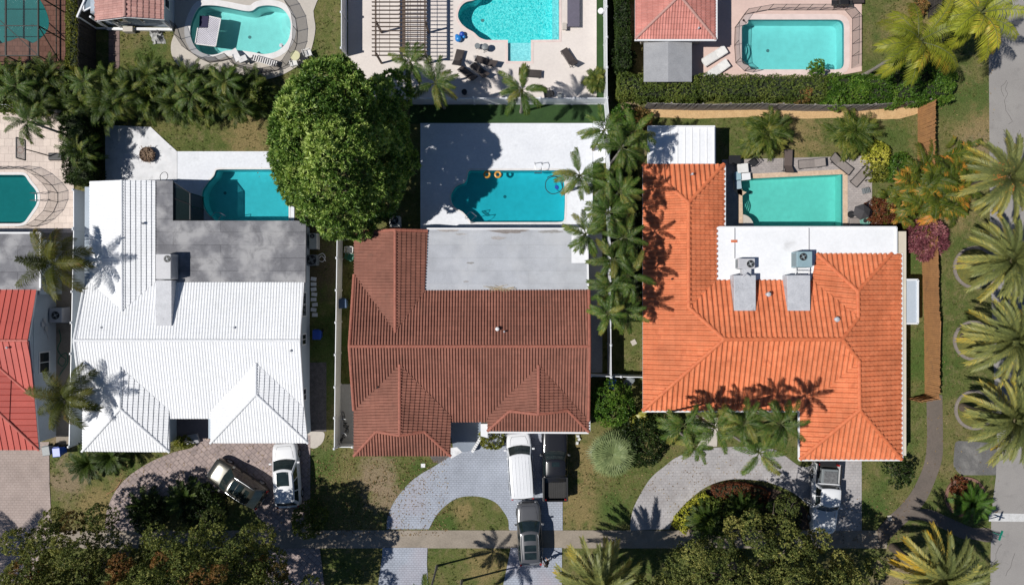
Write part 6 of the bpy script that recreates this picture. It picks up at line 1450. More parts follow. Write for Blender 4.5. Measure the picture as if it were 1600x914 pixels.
# fire pit, debris, stepping stones
t = thing('fire_pit', 'round rusty fire pit heaped with dry twigs on the white stone deck', 'fire pit', W(233, 243)); c = W(233, 243, .05)
mb = MB(); mb.lathe(c, [(.5, 0), (.6, .35), (.55, .4), (.45, .3), (.02, .25)], 22); mb.build('bowl', pm('rusty_iron', (0.10, 0.06, 0.04), None, 4, .8, 20, .3), t, smooth=True)
rr = random.Random(4); mb = MB()
for k in range(70): a = rr.uniform(0, 6.28); r0 = rr.uniform(0, .35); p = c + Vector((r0 * math.cos(a), r0 * math.sin(a), .3)); a2 = rr.uniform(0, 6.28); mb.bar(p, p + Vector((.5 * math.cos(a2), .5 * math.sin(a2), rr.uniform(0, .3))), .025, .02)
mb.build('twigs', pm('dry_twig', (0.28, 0.19, 0.12), (0.18, 0.12, 0.08), 4), t)
t = thing('folded_tarp', 'crumpled grey and white tarp heap on the lawn below the pink-tiled roof', 'tarp', W(246, 58)); mb = MB(); rng = np.random.default_rng(5); n = 9; V = []
for i in range(n):
    for j in range(n): u, v = i / (n - 1) - .5, j / (n - 1) - .5; p = W(246, 58); V.append((p.x + u * 1.0 - v * .35 + rng.normal() * .03, p.y + v * 1.1 + rng.normal() * .03, max(0.01, .28 * (1 - (u * u + v * v) * 3.4) + rng.normal() * .10)))
mb.add(V, [(i * n + j, (i + 1) * n + j, (i + 1) * n + j + 1, i * n + j + 1) for i in range(n - 1) for j in range(n - 1)]); mb.build('sheet', pm('tarp_grey', (0.52, 0.52, 0.50), (0.16, 0.16, 0.16), 2.2, .7, 9, .1), t); mb = MB(); mb.bar(W(237, 50, .2), W(251, 50, .25), .12, .12); mb.build('strap', black, t)
NTH = ['topmost', 'second from the top', 'third from the top', 'fourth from the top', 'fifth from the top', 'sixth from the top', 'seventh from the top', 'lowest']
for i, (a, b) in enumerate(((487, 436), (487, 444), (487, 452), (488, 460), (487, 468), (489, 476), (487, 484), (489, 492))):
    mb = MB(); mb.box(W(a + 3, b, .04), (.42, .28, .07), (i % 3 - 1) * .12); tag(mb.build('stepping_stone', wallw, origin=W(a + 3, b)), NTH[i] + ' of the eight pale stepping stones beside the white house wall', 'stepping stone', 'stepping stones beside the white wall')
mb = MB(); mb.box(W(990, 535, .03), (.4, .4, .06), .5); tag(mb.build('stepping_stone', decktan, origin=W(990, 535)), 'single tilted square paver on the grass left of the orange roof', 'paver')
mb = MB(); mb.box(W(661, 727, .03), (.32, .3, .06), .05); tag(mb.build('valve_cover', white, origin=W(661, 727)), 'small white square cover in the grass below the brown roof corner', 'cover')
mb = MB(); mb.box(W(1390, 809, .06), (.3, .42, .07), .1); mb.cyl(W(1390, 809, .08), .12, .03, 12); tag(mb.build('meter_cover', decktan, origin=W(1390, 809)), 'pale water meter cover where the curved path meets the sidewalk', 'cover')
mb = MB(); mb.box(W(935, 711, .1), (.28, .55, .2), -.4); tag(mb.build('brick', cap_orange, origin=W(933, 668)), 'loose brick edging piece beside the round fan palm', 'brick') if False else None
for i, (a, b) in enumerate(((903, 681), (905, 686), (902, 692))):
    mb = MB(); mb.box(W(a, b, .1), (.25, .2, .2), i * .7, taper=.8); tag(mb.build('stone_block', wallw, origin=W(a, b)), ['topmost', 'middle', 'lowest'][i] + ' of three pale stone blocks beside the black pickup bonnet', 'stone', 'stone blocks by the pickup')

# bicycles in the side strip
def bicycle(label, px, py, rz):
    p = W(px, py); M = Matrix.Rotation(rz, 3, 'Z'); t = thing('bicycle', label, 'bicycle', p, 'bicycles beside the brown roof'); T_ = lambda v: p + M @ Vector(v)
    for y in (-.52, .52):
        mb = MB(); mb.tube([T_((.0, y + .33 * math.cos(a), .35 + .33 * math.sin(a))) for a in [2 * math.pi * k / 18 for k in range(19)]], .022, 6); wv = mb.build('wheel', rubber, t); mb = MB()
        for k in range(8): a = k * math.pi / 4; mb.bar(T_((0, y, .35)), T_((0, y + .32 * math.cos(a), .35 + .32 * math.sin(a))), .006, .006)
        mb.build('spokes', steel, wv)
    mb = MB(); A_, B_, C_, D_ = (0, -.52, .35), (0, -.08, .32), (0, -.2, .82), (0, .38, .82)
    for a, b in ((A_, B_), (B_, C_), (C_, D_), (D_, B_), (A_, C_), (D_, (0, .52, .35)), (D_, (0, .36, .98))): mb.bar(T_(a), T_(b), .035, .035)
    mb.build('frame', dark, t); mb = MB(); mb.tube([T_((-.28, .26, 1.0)), T_((-.1, .36, .99)), T_((.1, .36, .99)), T_((.28, .26, 1.0))], .018, 6); mb.build('handlebar', steel, t)
    mb = MB(); mb.box(T_((0, -.22, .9)), (.15, .26, .06), rz, taper=.7); mb.build('saddle', black, t)
    for s_ in (-1, 1): mb = MB(); mb.box(T_((s_ * .12, -.08, .32 + s_ * .12)), (.1, .08, .03), rz); mb.build('pedal', black, t)
bicycle('bicycle leaning beside the white fence, upper of the two on the pale slab', 541, 658, R(15)); bicycle('bicycle lying by the white fence, lower of the two on the pale slab', 539, 679, R(-24))

# planter rings on the right verge
def edging(label, px, py, r, mat, name='tree_ring', ry=None, inner=pm('olive_ground_cover', (0.17, 0.155, 0.03), (0.10, 0.11, 0.03), 4, .95, 16, .4, bump=.03)):
    p = W(px, py); t = thing(name, label, 'planter ring', p, 'round tree rings on the verge'); mb = MB(); n = 40
    a = [(p.x + r * math.cos(2 * math.pi * k / n), p.y + (ry or r) * math.sin(2 * math.pi * k / n)) for k in range(n)]; b = [(p.x + (r + .22) * math.cos(2 * math.pi * k / n), p.y + ((ry or r) + .22) * math.sin(2 * math.pi * k / n)) for k in range(n)]
    mb.ring(a, b, 0.0, .1); mb.build('edging', mat, t); mb = MB(); mb.prism(a, 0, .05); mb.build('soil', inner, t)
ringm = pm('ring_stone', (0.25, 0.215, 0.19), (0.18, 0.155, 0.14), 4, .9, 12, .2)
edging('stone ring around the second date palm from the top on the verge', 1522, 418, 1.45, ringm); edging('stone ring around the third date palm from the top on the verge', 1520, 532, 1.35, ringm); edging('stone ring around the fourth date palm from the top on the verge', 1522, 640, 1.35, ringm)
edging('brick ring around the cycad bed near the street corner', 1508, 776, 1.4, pm('brick_ring', (0.22, 0.12, 0.09), None, 5, .9, 12, .25), ry=1.35)

# street name sign
t = thing('street_name_sign', 'green street name blade on a thin pole at the corner, right edge', 'street sign', W(1523, 816)); b = W(1523, 816)
mb = MB(); mb.cyl(b, .035, 2.75, 8); mb.build('pole', steel, t)
gs = pm('sign_green', (0.02, 0.28, 0.20), None, 2, .4, 9, .05)
mb = MB(); mb.box(b + Vector((0, 0, 2.72)), (.85, .03, .2), -.35); mb.build('blade', gs, t, bevel=.005); mb = MB(); mb.box(b + Vector((0, 0, 2.93)), (.03, .75, .2), -.35); mb.build('blade', gs, t, bevel=.005)
mb = MB(); mb.lathe(b + Vector((0, 0, 3.04)), [(.04, 0), (.05, .03), (.01, .06)], 8); mb.build('cap', steel, t)
# ---------------------------------------------------------------- vehicles
def paint(name, c, metal=0.0, rough=0.32): return pm(name, c, tuple(x * 0.96 for x in c), 1, rough, 8, 0.02, metal=metal, coat=0.8)
def smooth_grid(mb, G):      # grid of points rows x cols
    r = len(G); c = len(G[0]); mb.add([p for row in G for p in row], [(i * c + j, i * c + j + 1, (i + 1) * c + j + 1, (i + 1) * c + j) for i in range(r - 1) for j in range(c - 1)])
def vehicle(name, label, cat, px, py, rz, L, Wd, H_, pmat, cab, bed=None, roof=(), rails=False, roofmat=None, van=False, door_open=None, hoodlen=None, grille=black):
    """cab: y positions (fraction of L, + = front) of windscreen foot, roof front, roof rear, rear glass foot"""
    p = W(px, py); p.z = 0.042; t = thing(name, label, cat, p, 'cars and trucks on the driveways', 0.0); hw = Wd / 2
    o0 = p.copy(); M = Matrix.Rotation(rz, 3, 'Z'); T_ = lambda x, y, z: o0 + M @ Vector((x, y, z))
    belt = H_ * (0.60 if not bed else 0.62); yF, yRF, yRR, yR = [c * L for c in cab]
    # lower body: loft along the length
    st = [(0.5, 0.70, 0.62), (0.492, 0.80, 0.80), (0.46, 0.90, 0.90), (0.40, 0.96, 0.955), (0.30, 0.99, 0.985), (cab[0], 1.0, 1.0), (0.10, 1.0, 1.02), (-0.1, 1.0, 1.03), (-0.30, 1.0, 1.03), (-0.40, 0.985, 1.02), (-0.46, 0.95, 1.0), (-0.49, 0.88, 0.95), (-0.50, 0.82, 0.80)]
    rows = []
    for f, wf, zf in st:
        w_ = hw * wf; zt = belt * zf
        if bed and f < bed[0]: zt = 0.62 * 1.0
        b_ = 0.22 if abs(f) < 0.46 else 0.32
        prof = [(0, zt), (0.45, zt - .003), (0.74, zt - .012), (0.88, zt - .035), (0.95, zt - .09), (0.985, zt - .2 if zt > .7 else zt - .1), (1.0, 0.52), (0.985, 0.40), (0.93, b_), (0.6, b_ - .02), (0, b_ - .02)]
        rows.append([T_(x * w_, f * L, z) for x, z in prof] + [T_(-x * w_, f * L, z) for x, z in prof[-2:0:-1]])
    mb = MB(); n = len(rows[0]); V = [q for r in rows for q in r]; F = [(i * n + j, i * n + (j + 1) % n, (i + 1) * n + (j + 1) % n, (i + 1) * n + j) for i in range(len(rows) - 1) for j in range(n)]
    F += [tuple(range(n)), tuple((len(rows) - 1) * n + k for k in range(n - 1, -1, -1))]; mb.add(V, F); body = mb.build('body', pmat, t, smooth=True)
    if bed:   # open load bed: rails, tailgate, floor liner
        y0, y1 = bed[0] * L, -0.495 * L; bm_ = bed[1]
        for s_ in (-1, 1):
            mb = MB(); mb.bar(T_(s_ * (hw - .07), y0, .90), T_(s_ * (hw - .07), y1, .90), .14, .50); mb.build('bed_side', pmat, t, bevel=.03)
            mb = MB(); mb.bar(T_(s_ * (hw - .08), y0, 1.165), T_(s_ * (hw - .08), y1, 1.165), .12, .03); mb.build('bed_rail', black, t)
        mb = MB(); mb.bar(T_(0, y0 - .05, .90), T_(0, y0 + .02, .90), Wd * .92, .54, up=(0, 0, 1)); mb.build('bed_front', pmat, t)
        mb = MB(); mb.bar(T_(0, y0 - .06, .66), T_(0, y1 + .05, .66), Wd * .84, .06); fl = mb.build('bed_floor', bm_, t)
        mb = MB()
        for k in range(9): x = -hw * .7 + hw * 1.4 * k / 8; mb.bar(T_(x, y0 - .06, .70), T_(x, y1 + .05, .70), .05, .02)
        mb.build('bed_rib', bm_, fl)
        if bed[2] == 'open': mb = MB(); mb.bar(T_(0, y1 + .02, .72), T_(0, y1 - .5, .70), Wd * .88, .07); mb.build('tailgate', black, t, bevel=.02)
        else: mb = MB(); mb.bar(T_(0, y1 + .03, .92), T_(0, y1 - .03, .92), Wd * .9, .5); mb.build('tailgate', pmat, t, bevel=.02)
    # greenhouse
    cv = 0.16; tb, tr_ = belt * 0.985, H_ - .07; wb, wr = hw * .93, hw * (.74 if not van else .82)
    fw = lambda t_: wb + (wr - wb) * t_; fy = lambda t_: yF + (yRF - yF) * t_; ry = lambda t_: yR + (yRR - yR) * t_; fz = lambda t_: tb + (tr_ - tb) * t_
    front = lambda a, t_, o_=0: T_(a * fw(t_) * 1, fy(t_) - cv * a * a + o_ * .6, fz(t_) + o_)
    rear = lambda a, t_, o_=0: T_(a * fw(t_), ry(t_) + cv * .4 * a * a - o_, fz(t_) + o_ * .3)
    def side(sg, b, t_, o_=0): y0, y1 = fy(t_) - cv, ry(t_) + cv * .4; return T_(sg * (fw(t_) + .03 * math.sin(math.pi * b) + o_), y0 + (y1 - y0) * b, fz(t_) + o_ * .4)
    lin = lambda a, b, n_: [a + (b - a) * k / n_ for k in range(n_ + 1)]
    mb = MB()
    smooth_grid(mb, [[front(a, t_) for a in lin(-1, 1, 8)] for t_ in lin(0, 1, 3)]); smooth_grid(mb, [[rear(a, t_) for a in lin(-1, 1, 8)] for t_ in lin(0, 1, 3)])
    for sg in (-1, 1): smooth_grid(mb, [[side(sg, b, t_) for b in lin(0, 1, 10)] for t_ in lin(0, 1, 3)])
    cabm = mb.build('pillars', roofmat or pmat, t, smooth=True, recalc=True)
    def rf(u, v, lift=0.0):   # roof surface; v 0 front .. 1 rear
        y0 = yRF - cv * u * u; y1 = yRR + cv * .4 * u * u; e = max(abs(u) ** 5, abs(2 * v - 1) ** 8)
        w_ = wr + .03 * math.sin(math.pi * v); return T_(u * w_, y0 + (y1 - y0) * v, tr_ + .07 * (1 - e) + .02 * math.sin(math.pi * v) * (1 - u * u) + lift)
    mb = MB(); smooth_grid(mb, [[rf(u, v) for u in (-1, -.96, -.88, -.6, -.2, .2, .6, .88, .96, 1)] for v in (0, .03, .1, .25, .4, .55, .7, .85, .95, 1)]); rfo = mb.build('roof_panel', roofmat or pmat, t, smooth=True)
    for kind, u0, u1, v0, v1 in roof:
        mb = MB()
        if kind == 'glass': smooth_grid(mb, [[rf(u, v, .006) for u in lin(u0, u1, 4)] for v in lin(v0, v1, 4)]); mb.build('sunroof', carglass, rfo, smooth=True)
        if kind == 'ribs':
            for k in range(6): u = u0 + (u1 - u0) * k / 5; mb.tube([rf(u, v, .004) for v in lin(v0, v1, 6)], .014, 5)
            mb.build('roof_rib', roofmat or pmat, rfo)
    if rails:
        for sg in (-1, 1): mb = MB(); mb.tube([rf(sg * .9, v, .05 if 0.08 < v < .95 else .0) for v in lin(.05, .97, 8)], .022, 6); mb.build('roof_rail', rails, rfo, smooth=True)
    mb = MB(); smooth_grid(mb, [[front(a, t_, .008) for a in lin(-.93, .93, 8)] for t_ in lin(.04, .95, 3)]); mb.build('windshield', carglass, t, smooth=True)
    mb = MB(); mb.bar(front(-.5, .06, .03), front(.05, .12, .035), .02, .015); mb.bar(front(.1, .06, .03), front(.65, .12, .035), .02, .015); mb.build('wiper', black, t)
    mb = MB(); smooth_grid(mb, [[rear(a, t_, .008) for a in lin(-.86, .86, 6)] for t_ in lin(.15, .9, 3)]); mb.build('rear_window', carglass, t, smooth=True)
    segs = ((.07, .34), (.37, .64), (.67, .93)) if (yRF - yRR) > 1.9 else ((.08, .50), (.54, .92))
    for sg in (-1, 1):
        for b0, b1 in segs:
            mb = MB(); smooth_grid(mb, [[side(sg, b0 + (b1 - b0) * (k / 4) + (.05 * t_ if b0 < .1 else 0) * (1 - k / 4), t_, .008) for k in range(5)] for t_ in lin(.12, .9, 3)]); mb.build('side_window', carglass, t, smooth=True)
        mb = MB(); q = T_(sg * (hw + .09), yF - .32, belt + .04); mb.box(q, (.2, .13, .14), rz); m_ = mb.build('mirror', pmat, t, bevel=.03)
        mb = MB(); mb.box(T_(sg * (hw + .09), yF - .39, belt + .04), (.16, .012, .1), rz); mb.build('mirror_glass', lens, m_)
        for y in (yF - .95, yF - 1.95):
            if y > (bed[0] * L if bed else -L * .3): mb = MB(); mb.bar(T_(sg * (hw + .01), y, .82), T_(sg * (hw + .01), y - .16, .82), .03, .03); mb.build('door_handle', pmat, t)
        mb = MB(); mb.box(T_(sg * hw * .66, L * .468, .66), (.34, .26, .15), rz - sg * .35); mb.build('headlight', lens, t, bevel=.04)
        mb = MB(); mb.box(T_(sg * hw * .80, -L * .482, .86 if not bed else .92), (.16, .14, .30), rz); mb.build('taillight', red, t, bevel=.03)
        for y in (L * .315, -L * .31):
            r_ = .36; mb = MB(); a, b = T_(sg * (hw - .20), y, r_), T_(sg * (hw + .012), y, r_); mb.tube([a, a.lerp(b, .1), a.lerp(b, .9), b], [r_ * .93, r_, r_, r_ * .92], 22); wh = mb.build('wheel', rubber, t, smooth=True)
            mb = MB(); c0, c1 = T_(sg * (hw + .005), y, r_), T_(sg * (hw + .02), y, r_); mb.tube([c0, c1], [.22, .2], 16)
            for k in range(5): a_ = k * 1.2566; mb.bar(T_(sg * (hw + .022), y, r_), T_(sg * (hw + .022), y + .19 * math.cos(a_), r_ + .19 * math.sin(a_)), .04, .02)
            mb.build('rim', steel, wh)
    mb = MB(); mb.box(T_(0, L * .497, .55), (Wd * .5, .05, .2), rz); mb.build('grille', grille, t, bevel=.01)
    mb = MB(); mb.box(T_(0, -L * .503, .62 if bed else .75), (.32, .02, .11), rz); mb.build('number_plate', white, t)
    # panel gaps on bonnet
    mb = MB()
    hz = lambda y: belt * np.interp(y / L, [0.3, 0.4, 0.46, 0.492], [0.985, 0.955, 0.90, 0.80]) + 0.0 if y / L > cab[0] else belt
    def hood(x, y): zf = float(np.interp(-y / L, [-.5, -.492, -.46, -.40, -.30, -cab[0]], [.62, .80, .90, .955, .985, 1.0])); return T_(x, y, belt * zf - .003 - .012 * (abs(x) / hw > .7) + .004)
    for sg in (-1, 1): mb.tube([hood(sg * hw * .70, yF + .02), hood(sg * hw * .66, (yF + L * .45) / 2), hood(sg * hw * .52, L * .455)], .009, 4)
    mb.tube([hood(x * hw * .52, L * .455) for x in (-1, -.5, 0, .5, 1)], .009, 4); mb.build('hood_seam', black, body)
    if door_open:
        sg = door_open; hy = yF - .35; hx = sg * hw; an = R(62); e = (hx + sg * 1.05 * math.sin(an), hy - 1.05 * math.cos(an))
        mb = MB(); mb.bar(T_(hx, hy, .75), T_(e[0], e[1], .75), .08, .62); d_ = mb.build('open_door', pmat, t, bevel=.02)
        mb = MB(); mb.bar(T_(hx + sg * .05, hy - .12, 1.27), T_(e[0] - sg * .06, e[1], 1.27), .05, .42); mb.build('door_window', carglass, d_)
    return t
p_white = paint('white_car_paint', (0.76, 0.77, 0.79)); p_dark = paint('bronze_paint', (0.065, 0.062, 0.050), .45, .24); p_blk = paint('black_car_paint', (0.010, 0.010, 0.012)); p_grey = paint('graphite_paint', (0.17, 0.17, 0.175), .6, .3)
p_beige = paint('champagne_paint', (0.42, 0.40, 0.33), .4, .28)
vehicle('parked_car', 'white SUV with a black panoramic sunroof beside the white-tiled house', 'car', 453, 738, R(4), 4.95, 1.98, 1.74, p_white, (.27, .13, -.38, -.47), roof=[('glass', -.62, .62, .06, .48)], rails=steel)
vehicle('parked_car', 'dark SUV with pale hood parked askew on the pinkish pavers', 'car', 377, 751, R(57), 4.75, 1.92, 1.68, p_dark, (.25, .10, -.34, -.46), roof=[('glass', -.66, .66, .12, .34), ('glass', -.66, .66, .36, .60), ('glass', -.5, .5, .68, .86)], rails=steel)
vehicle('parked_car', 'white minivan with ribbed white roof, nose under the brown roof', 'car', 813, 724, R(4), 5.1, 1.98, 1.75, p_white, (.33, .22, -.44, -.49), roof=[('ribs', -.75, .75, .05, .95)], van=True)
vehicle('pickup_truck', 'black pickup truck with open ribbed bed, nose under the brown roof', 'pickup truck', 866, 718, R(0.5), 5.85, 1.95, 1.82, p_blk, (.17, .08, -.155, -.18), bed=(-.185, pm('bed_liner', (0.035, 0.034, 0.034), None, 3, .8, 20, .2), 'shut'), roof=[('glass', -.4, .4, .15, .4)])
vehicle('parked_car', 'graphite grey SUV with three glass roof panels, crossing the sidewalk', 'car', 827, 828, R(2.5), 4.8, 1.9, 1.75, p_grey, (.24, .10, -.40, -.48), roof=[('glass', -.62, .62, .08, .28), ('glass', -.62, .62, .42, .62), ('glass', -.62, .62, .66, .88)], rails=steel)
vehicle('pickup_truck', 'white pickup truck facing the street with black cargo bed and one door open', 'pickup truck', 1282, 773, R(176), 5.4, 1.95, 1.80, p_white, (.17, .08, -.18, -.21), bed=(-.215, rubber, 'open'), door_open=1)
t = thing('cargo', 'dark crates and black tarp piled in the white pickup bed', 'cargo', W(1294, 745)); a = W(1295, 747, 1.0)
mb = MB(); mb.box((a.x, a.y, .95), (1.25, 1.45, .42), R(-4)); mb.build('crate', greyplastic, t, bevel=.05)
mb = MB(); mb.box((a.x + .05, a.y - .05, 1.18), (1.0, 1.2, .06), R(-4)); mb.build('lid', pm('worn_lid', (0.17, 0.175, 0.18), (0.09, 0.09, 0.095), 6, .6, 18, .4), t, bevel=.02)
a = W(1292, 722, .8); mb = MB(); mb.box((a.x, a.y, .86), (1.35, .5, .18), R(-4)); mb.build('tool_bag', black, t, bevel=.05)
a = W(868, 745, .8); mb = MB(); mb.prism([(a.x + x, a.y + y) for x, y in ((-.3, .12), (.05, .2), (.42, .15), (.45, -.2), (.2, -.28), (.08, -.05), (-.25, -.02))], .72, .76); tag(mb.build('white_sheet', cushw, origin=(a.x, a.y, .72)), 'crumpled white sheet in the bed of the black pickup', 'sheet')
mb = MB(); mb.lathe(W(1270, 747, .0), [(.3, 0), (.36, .4), (.37, .45), (.2, .5), (.02, .5)], 18); tag(mb.build('round_bin', greyplastic, origin=W(1270, 747), smooth=True), 'grey round tub beside the white pickup', 'tub')

# ---------------------------------------------------------------- person walking on the drive
def person(px, py, face):
    p = W(px, py); p.z = 0.042; t = thing('person', 'person in dark clothes walking on the grey drive behind the graphite SUV', 'person', p); M = Matrix.Rotation(face, 3, 'Z')
    J = {'pel': (0, 0, .96, .125), 'waist': (0, .01, 1.12, .115), 'chest': (0, .02, 1.34, .14), 'neck': (0, .03, 1.50, .055), 'headb': (0, .05, 1.58, .085), 'head': (0, .06, 1.68, .10), 'top': (0, .05, 1.76, .06),
         'shL': (-.19, .02, 1.42, .062), 'elL': (-.25, -.10, 1.16, .045), 'wrL': (-.23, .06, .95, .030), 'shR': (.19, .02, 1.42, .062), 'elR': (.26, .10, 1.17, .045), 'wrR': (.22, .32, 1.06, .030),
         'hiL': (-.10, 0, .90, .092), 'knL': (-.11, .20, .52, .062), 'anL': (-.11, .12, .10, .042), 'toL': (-.12, .32, .04, .038), 'hiR': (.10, 0, .90, .092), 'knR': (.11, -.06, .50, .062), 'anR': (.11, -.34, .14, .042), 'toR': (.12, -.20, .04, .038)}
    E = [('pel', 'waist'), ('waist', 'chest'), ('chest', 'neck'), ('neck', 'headb'), ('headb', 'head'), ('head', 'top'), ('chest', 'shL'), ('shL', 'elL'), ('elL', 'wrL'), ('chest', 'shR'), ('shR', 'elR'), ('elR', 'wrR'), ('pel', 'hiL'), ('hiL', 'knL'), ('knL', 'anL'), ('anL', 'toL'), ('pel', 'hiR'), ('hiR', 'knR'), ('knR', 'anR'), ('anR', 'toR')]
    ks = list(J); me = bpy.data.meshes.new('skel'); me.from_pydata([M @ Vector(J[k][:3]) for k in ks], [(ks.index(a), ks.index(b)) for a, b in E], [])
    o = bpy.data.objects.new('skel', me); COL.objects.link(o); md = o.modifiers.new('s', 'SKIN'); me.skin_vertices
    for i, k in enumerate(ks): v = me.skin_vertices[0].data[i]; v.radius = (J[k][3], J[k][3] * (.8 if k in ('chest', 'waist', 'pel') else 1)); v.use_root = (i == 0)
    sb = o.modifiers.new('u', 'SUBSURF'); sb.levels = 2
    dg = bpy.context.evaluated_depsgraph_get(); bm_ = bpy.data.meshes.new_from_object(o.evaluated_get(dg)); bpy.data.objects.remove(o)
    skin = pm('skin', (0.42, 0.24, 0.16), None, 3, .6, 20, .05); top = pm('dark_shirt', (0.03, 0.03, 0.035), None, 4, .9, 30, .2); pants = pm('dark_trousers', (0.05, 0.05, 0.06), None, 4, .9, 30, .2); shoe = pm('pale_shoe', (0.5, 0.5, 0.5), None, 4, .6, 30, .1)
    for m_ in (skin, top, pants, shoe): bm_.materials.append(m_)
    for f in bm_.polygons:
        c = f.center; q = M.inverted() @ c; f.use_smooth = True
        f.material_index = 3 if c.z < .11 else 2 if c.z < .98 and abs(q.x) < .2 and not (q.y > .0 and abs(q.x) > .19) else 0 if c.z > 1.49 or (abs(q.x) > .19 and c.z < 1.2) else 1
    bm_.name = 'body'; b = link_mesh('body', bm_, t)
    mb = MB(); hc = p + M @ Vector((0, .035, 1.705)); mb.lathe(hc - Vector((0, 0, .03)), [(.105, 0), (.112, .04), (.095, .085), (.05, .112), (.005, .118)], 14); mb.build('hair', pm('dark_hair', (0.015, 0.012, 0.01), None), t, smooth=True)
    mb = MB(); mb.box(p + M @ Vector((0, .165, 1.665)), (.03, .03, .04), face); mb.build('nose', skin, b)
    for s_ in (-1, 1):
        wr = Vector(J['wrL' if s_ < 0 else 'wrR'][:3]); mb = MB(); mb.tube([p + M @ wr, p + M @ (wr + Vector((0, .03, -.05))), p + M @ (wr + Vector((0, .05, -.09)))], [.028, .036, .028], 8); h_ = mb.build('hand', skin, b, smooth=True); mb = MB()
        for k in range(4): a = wr + Vector((-.024 + .016 * k, .05, -.085)); mb.tube([p + M @ a, p + M @ (a + Vector((0, .02, -.04))), p + M @ (a + Vector((0, .005, -.07 + .006 * abs(k - 1.5))))], [.009, .008, .006], 5)
        a = wr + Vector((-s_ * .03, .03, -.04)); mb.tube([p + M @ a, p + M @ (a + Vector((-s_ * .02, .03, -.03)))], [.010, .007], 5); mb.build('fingers', skin, h_, smooth=True)
        mb = MB(); mb.box(p + M @ Vector((s_ * .035, .148, 1.69)), (.022, .012, .012), face); mb.build('eye', black, b)
    return t
person(853, 871, R(40))

# ---------------------------------------------------------------- vegetation
rgt = np.random.default_rng(21)
# the big round tree
c = W(526, 224, 7.0)
lb = ell_lobes((c.x + .1, c.y, 4.6), (3.65, 4.95, 6.8), 135, 0.92, rgt, zmin=-0.30, jitter=0.075, boxy=2.8)
lb = [l for l in lb if not (l[0] > c.x + 1.2 and l[1] > c.y + 3.6)] + [(c.x + 3.6, c.y + 4.1, 5.2, 1.3), (c.x + 2.9, c.y + 3.2, 7.2, 1.2)]
lb += [(c.x + a, c.y + b, z, 1.5) for a, b, z in ((0, 0, 9.6), (-1.3, 2, 9.2), (1.4, -2, 9.0), (0, 3, 8.6), (0, -3, 8.6), (-2, -1, 8.6), (2, 1, 8.6))]
leafy('round_shade_tree', 'huge dense dark green round-crowned tree between the white and brown houses', 'tree', lb, 9.5, 22, 0.34, 0.10, L_mango, (c.x, c.y, 0), trunk=(6.5, 0.42), limbs=26, keep=0.90, out=0.85, varspread=0.42, seed=3)

def oak(name, label, cx, cy, h, rad, n, lr, seed, mat=L_oak, dens=30, drop=0.15, L=0.135, wd=0.075, k=10, trunk=None, split=None, cat='tree', keep=.86, zf=.42):
    r_ = np.random.default_rng(seed); z0 = h * (1 - zf); c = W(cx, cy, h * .8)
    lb = ell_lobes((c.x, c.y, z0), (rad[0], rad[1], h * zf), n, lr, r_, zmin=-0.05, jitter=0.20, boxy=2.3)
    lb += [(c.x + r_.normal() * rad[0] * .38, c.y + r_.normal() * rad[1] * .38, z0 + h * zf * r_.uniform(.3, .8), lr * 1.25) for _ in range(n // 4)]
    return leafy(name, label, cat, lb, dens, k, L, wd, mat, (c.x, c.y, 0), trunk=trunk or (h * .5, .3), limbs=18, keep=keep, out=.35, varspread=.34, seed=seed, drop=drop, mats=[mat, L_rust] if split else None, matsplit=split)
oak('oak_tree', 'broad brownish-green tree filling the bottom left corner, left one of the two', 112, 918, 8.6, (4.3, 3.9), 105, .72, 5, split=.13)
oak('oak_tree', 'broad olive tree at the bottom edge below the dark SUV, right one of the two', 322, 936, 9.8, (5.0, 3.8), 130, .74, 6, split=.06)
oak('oak_tree', 'wide olive-green tree at the bottom edge below the red hedge', 1196, 946, 9.8, (6.1, 4.2), 160, .74, 8)
oak('small_tree', 'slim dark green street tree standing in shade below the white SUV', 488, 850, 5.0, (2.2, 2.4), 20, .8, 10, mat=L_oak, dens=13) if False else None

# hedges
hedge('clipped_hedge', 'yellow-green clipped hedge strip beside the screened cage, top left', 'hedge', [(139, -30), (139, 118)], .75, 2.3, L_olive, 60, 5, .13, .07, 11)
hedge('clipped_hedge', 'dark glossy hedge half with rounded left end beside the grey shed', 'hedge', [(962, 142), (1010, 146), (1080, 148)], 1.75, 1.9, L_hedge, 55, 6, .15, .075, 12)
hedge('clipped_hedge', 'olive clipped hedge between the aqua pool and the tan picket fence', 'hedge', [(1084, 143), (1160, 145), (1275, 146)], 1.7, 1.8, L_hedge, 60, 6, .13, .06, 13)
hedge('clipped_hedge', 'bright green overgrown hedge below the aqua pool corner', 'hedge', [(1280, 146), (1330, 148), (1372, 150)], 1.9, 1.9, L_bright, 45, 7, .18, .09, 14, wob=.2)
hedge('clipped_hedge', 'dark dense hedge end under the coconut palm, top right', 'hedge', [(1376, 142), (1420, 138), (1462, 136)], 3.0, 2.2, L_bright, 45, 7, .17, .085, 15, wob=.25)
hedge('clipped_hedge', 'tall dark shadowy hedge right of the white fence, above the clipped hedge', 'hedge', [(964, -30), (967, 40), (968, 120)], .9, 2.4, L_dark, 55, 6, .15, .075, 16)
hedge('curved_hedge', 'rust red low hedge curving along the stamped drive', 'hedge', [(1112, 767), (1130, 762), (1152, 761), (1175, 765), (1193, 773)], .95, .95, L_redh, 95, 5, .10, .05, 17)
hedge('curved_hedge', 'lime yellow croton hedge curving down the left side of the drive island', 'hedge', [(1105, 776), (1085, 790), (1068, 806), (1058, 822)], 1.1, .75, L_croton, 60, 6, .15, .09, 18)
hedge('bamboo_hedge', 'tall feathery dark green hedge between the travertine deck and the white wing', 'hedge', [(143, 196), (144, 235), (150, 290)], 1.7, 2.6, L_dark, 50, 8, .22, .05, 19, wob=.3)

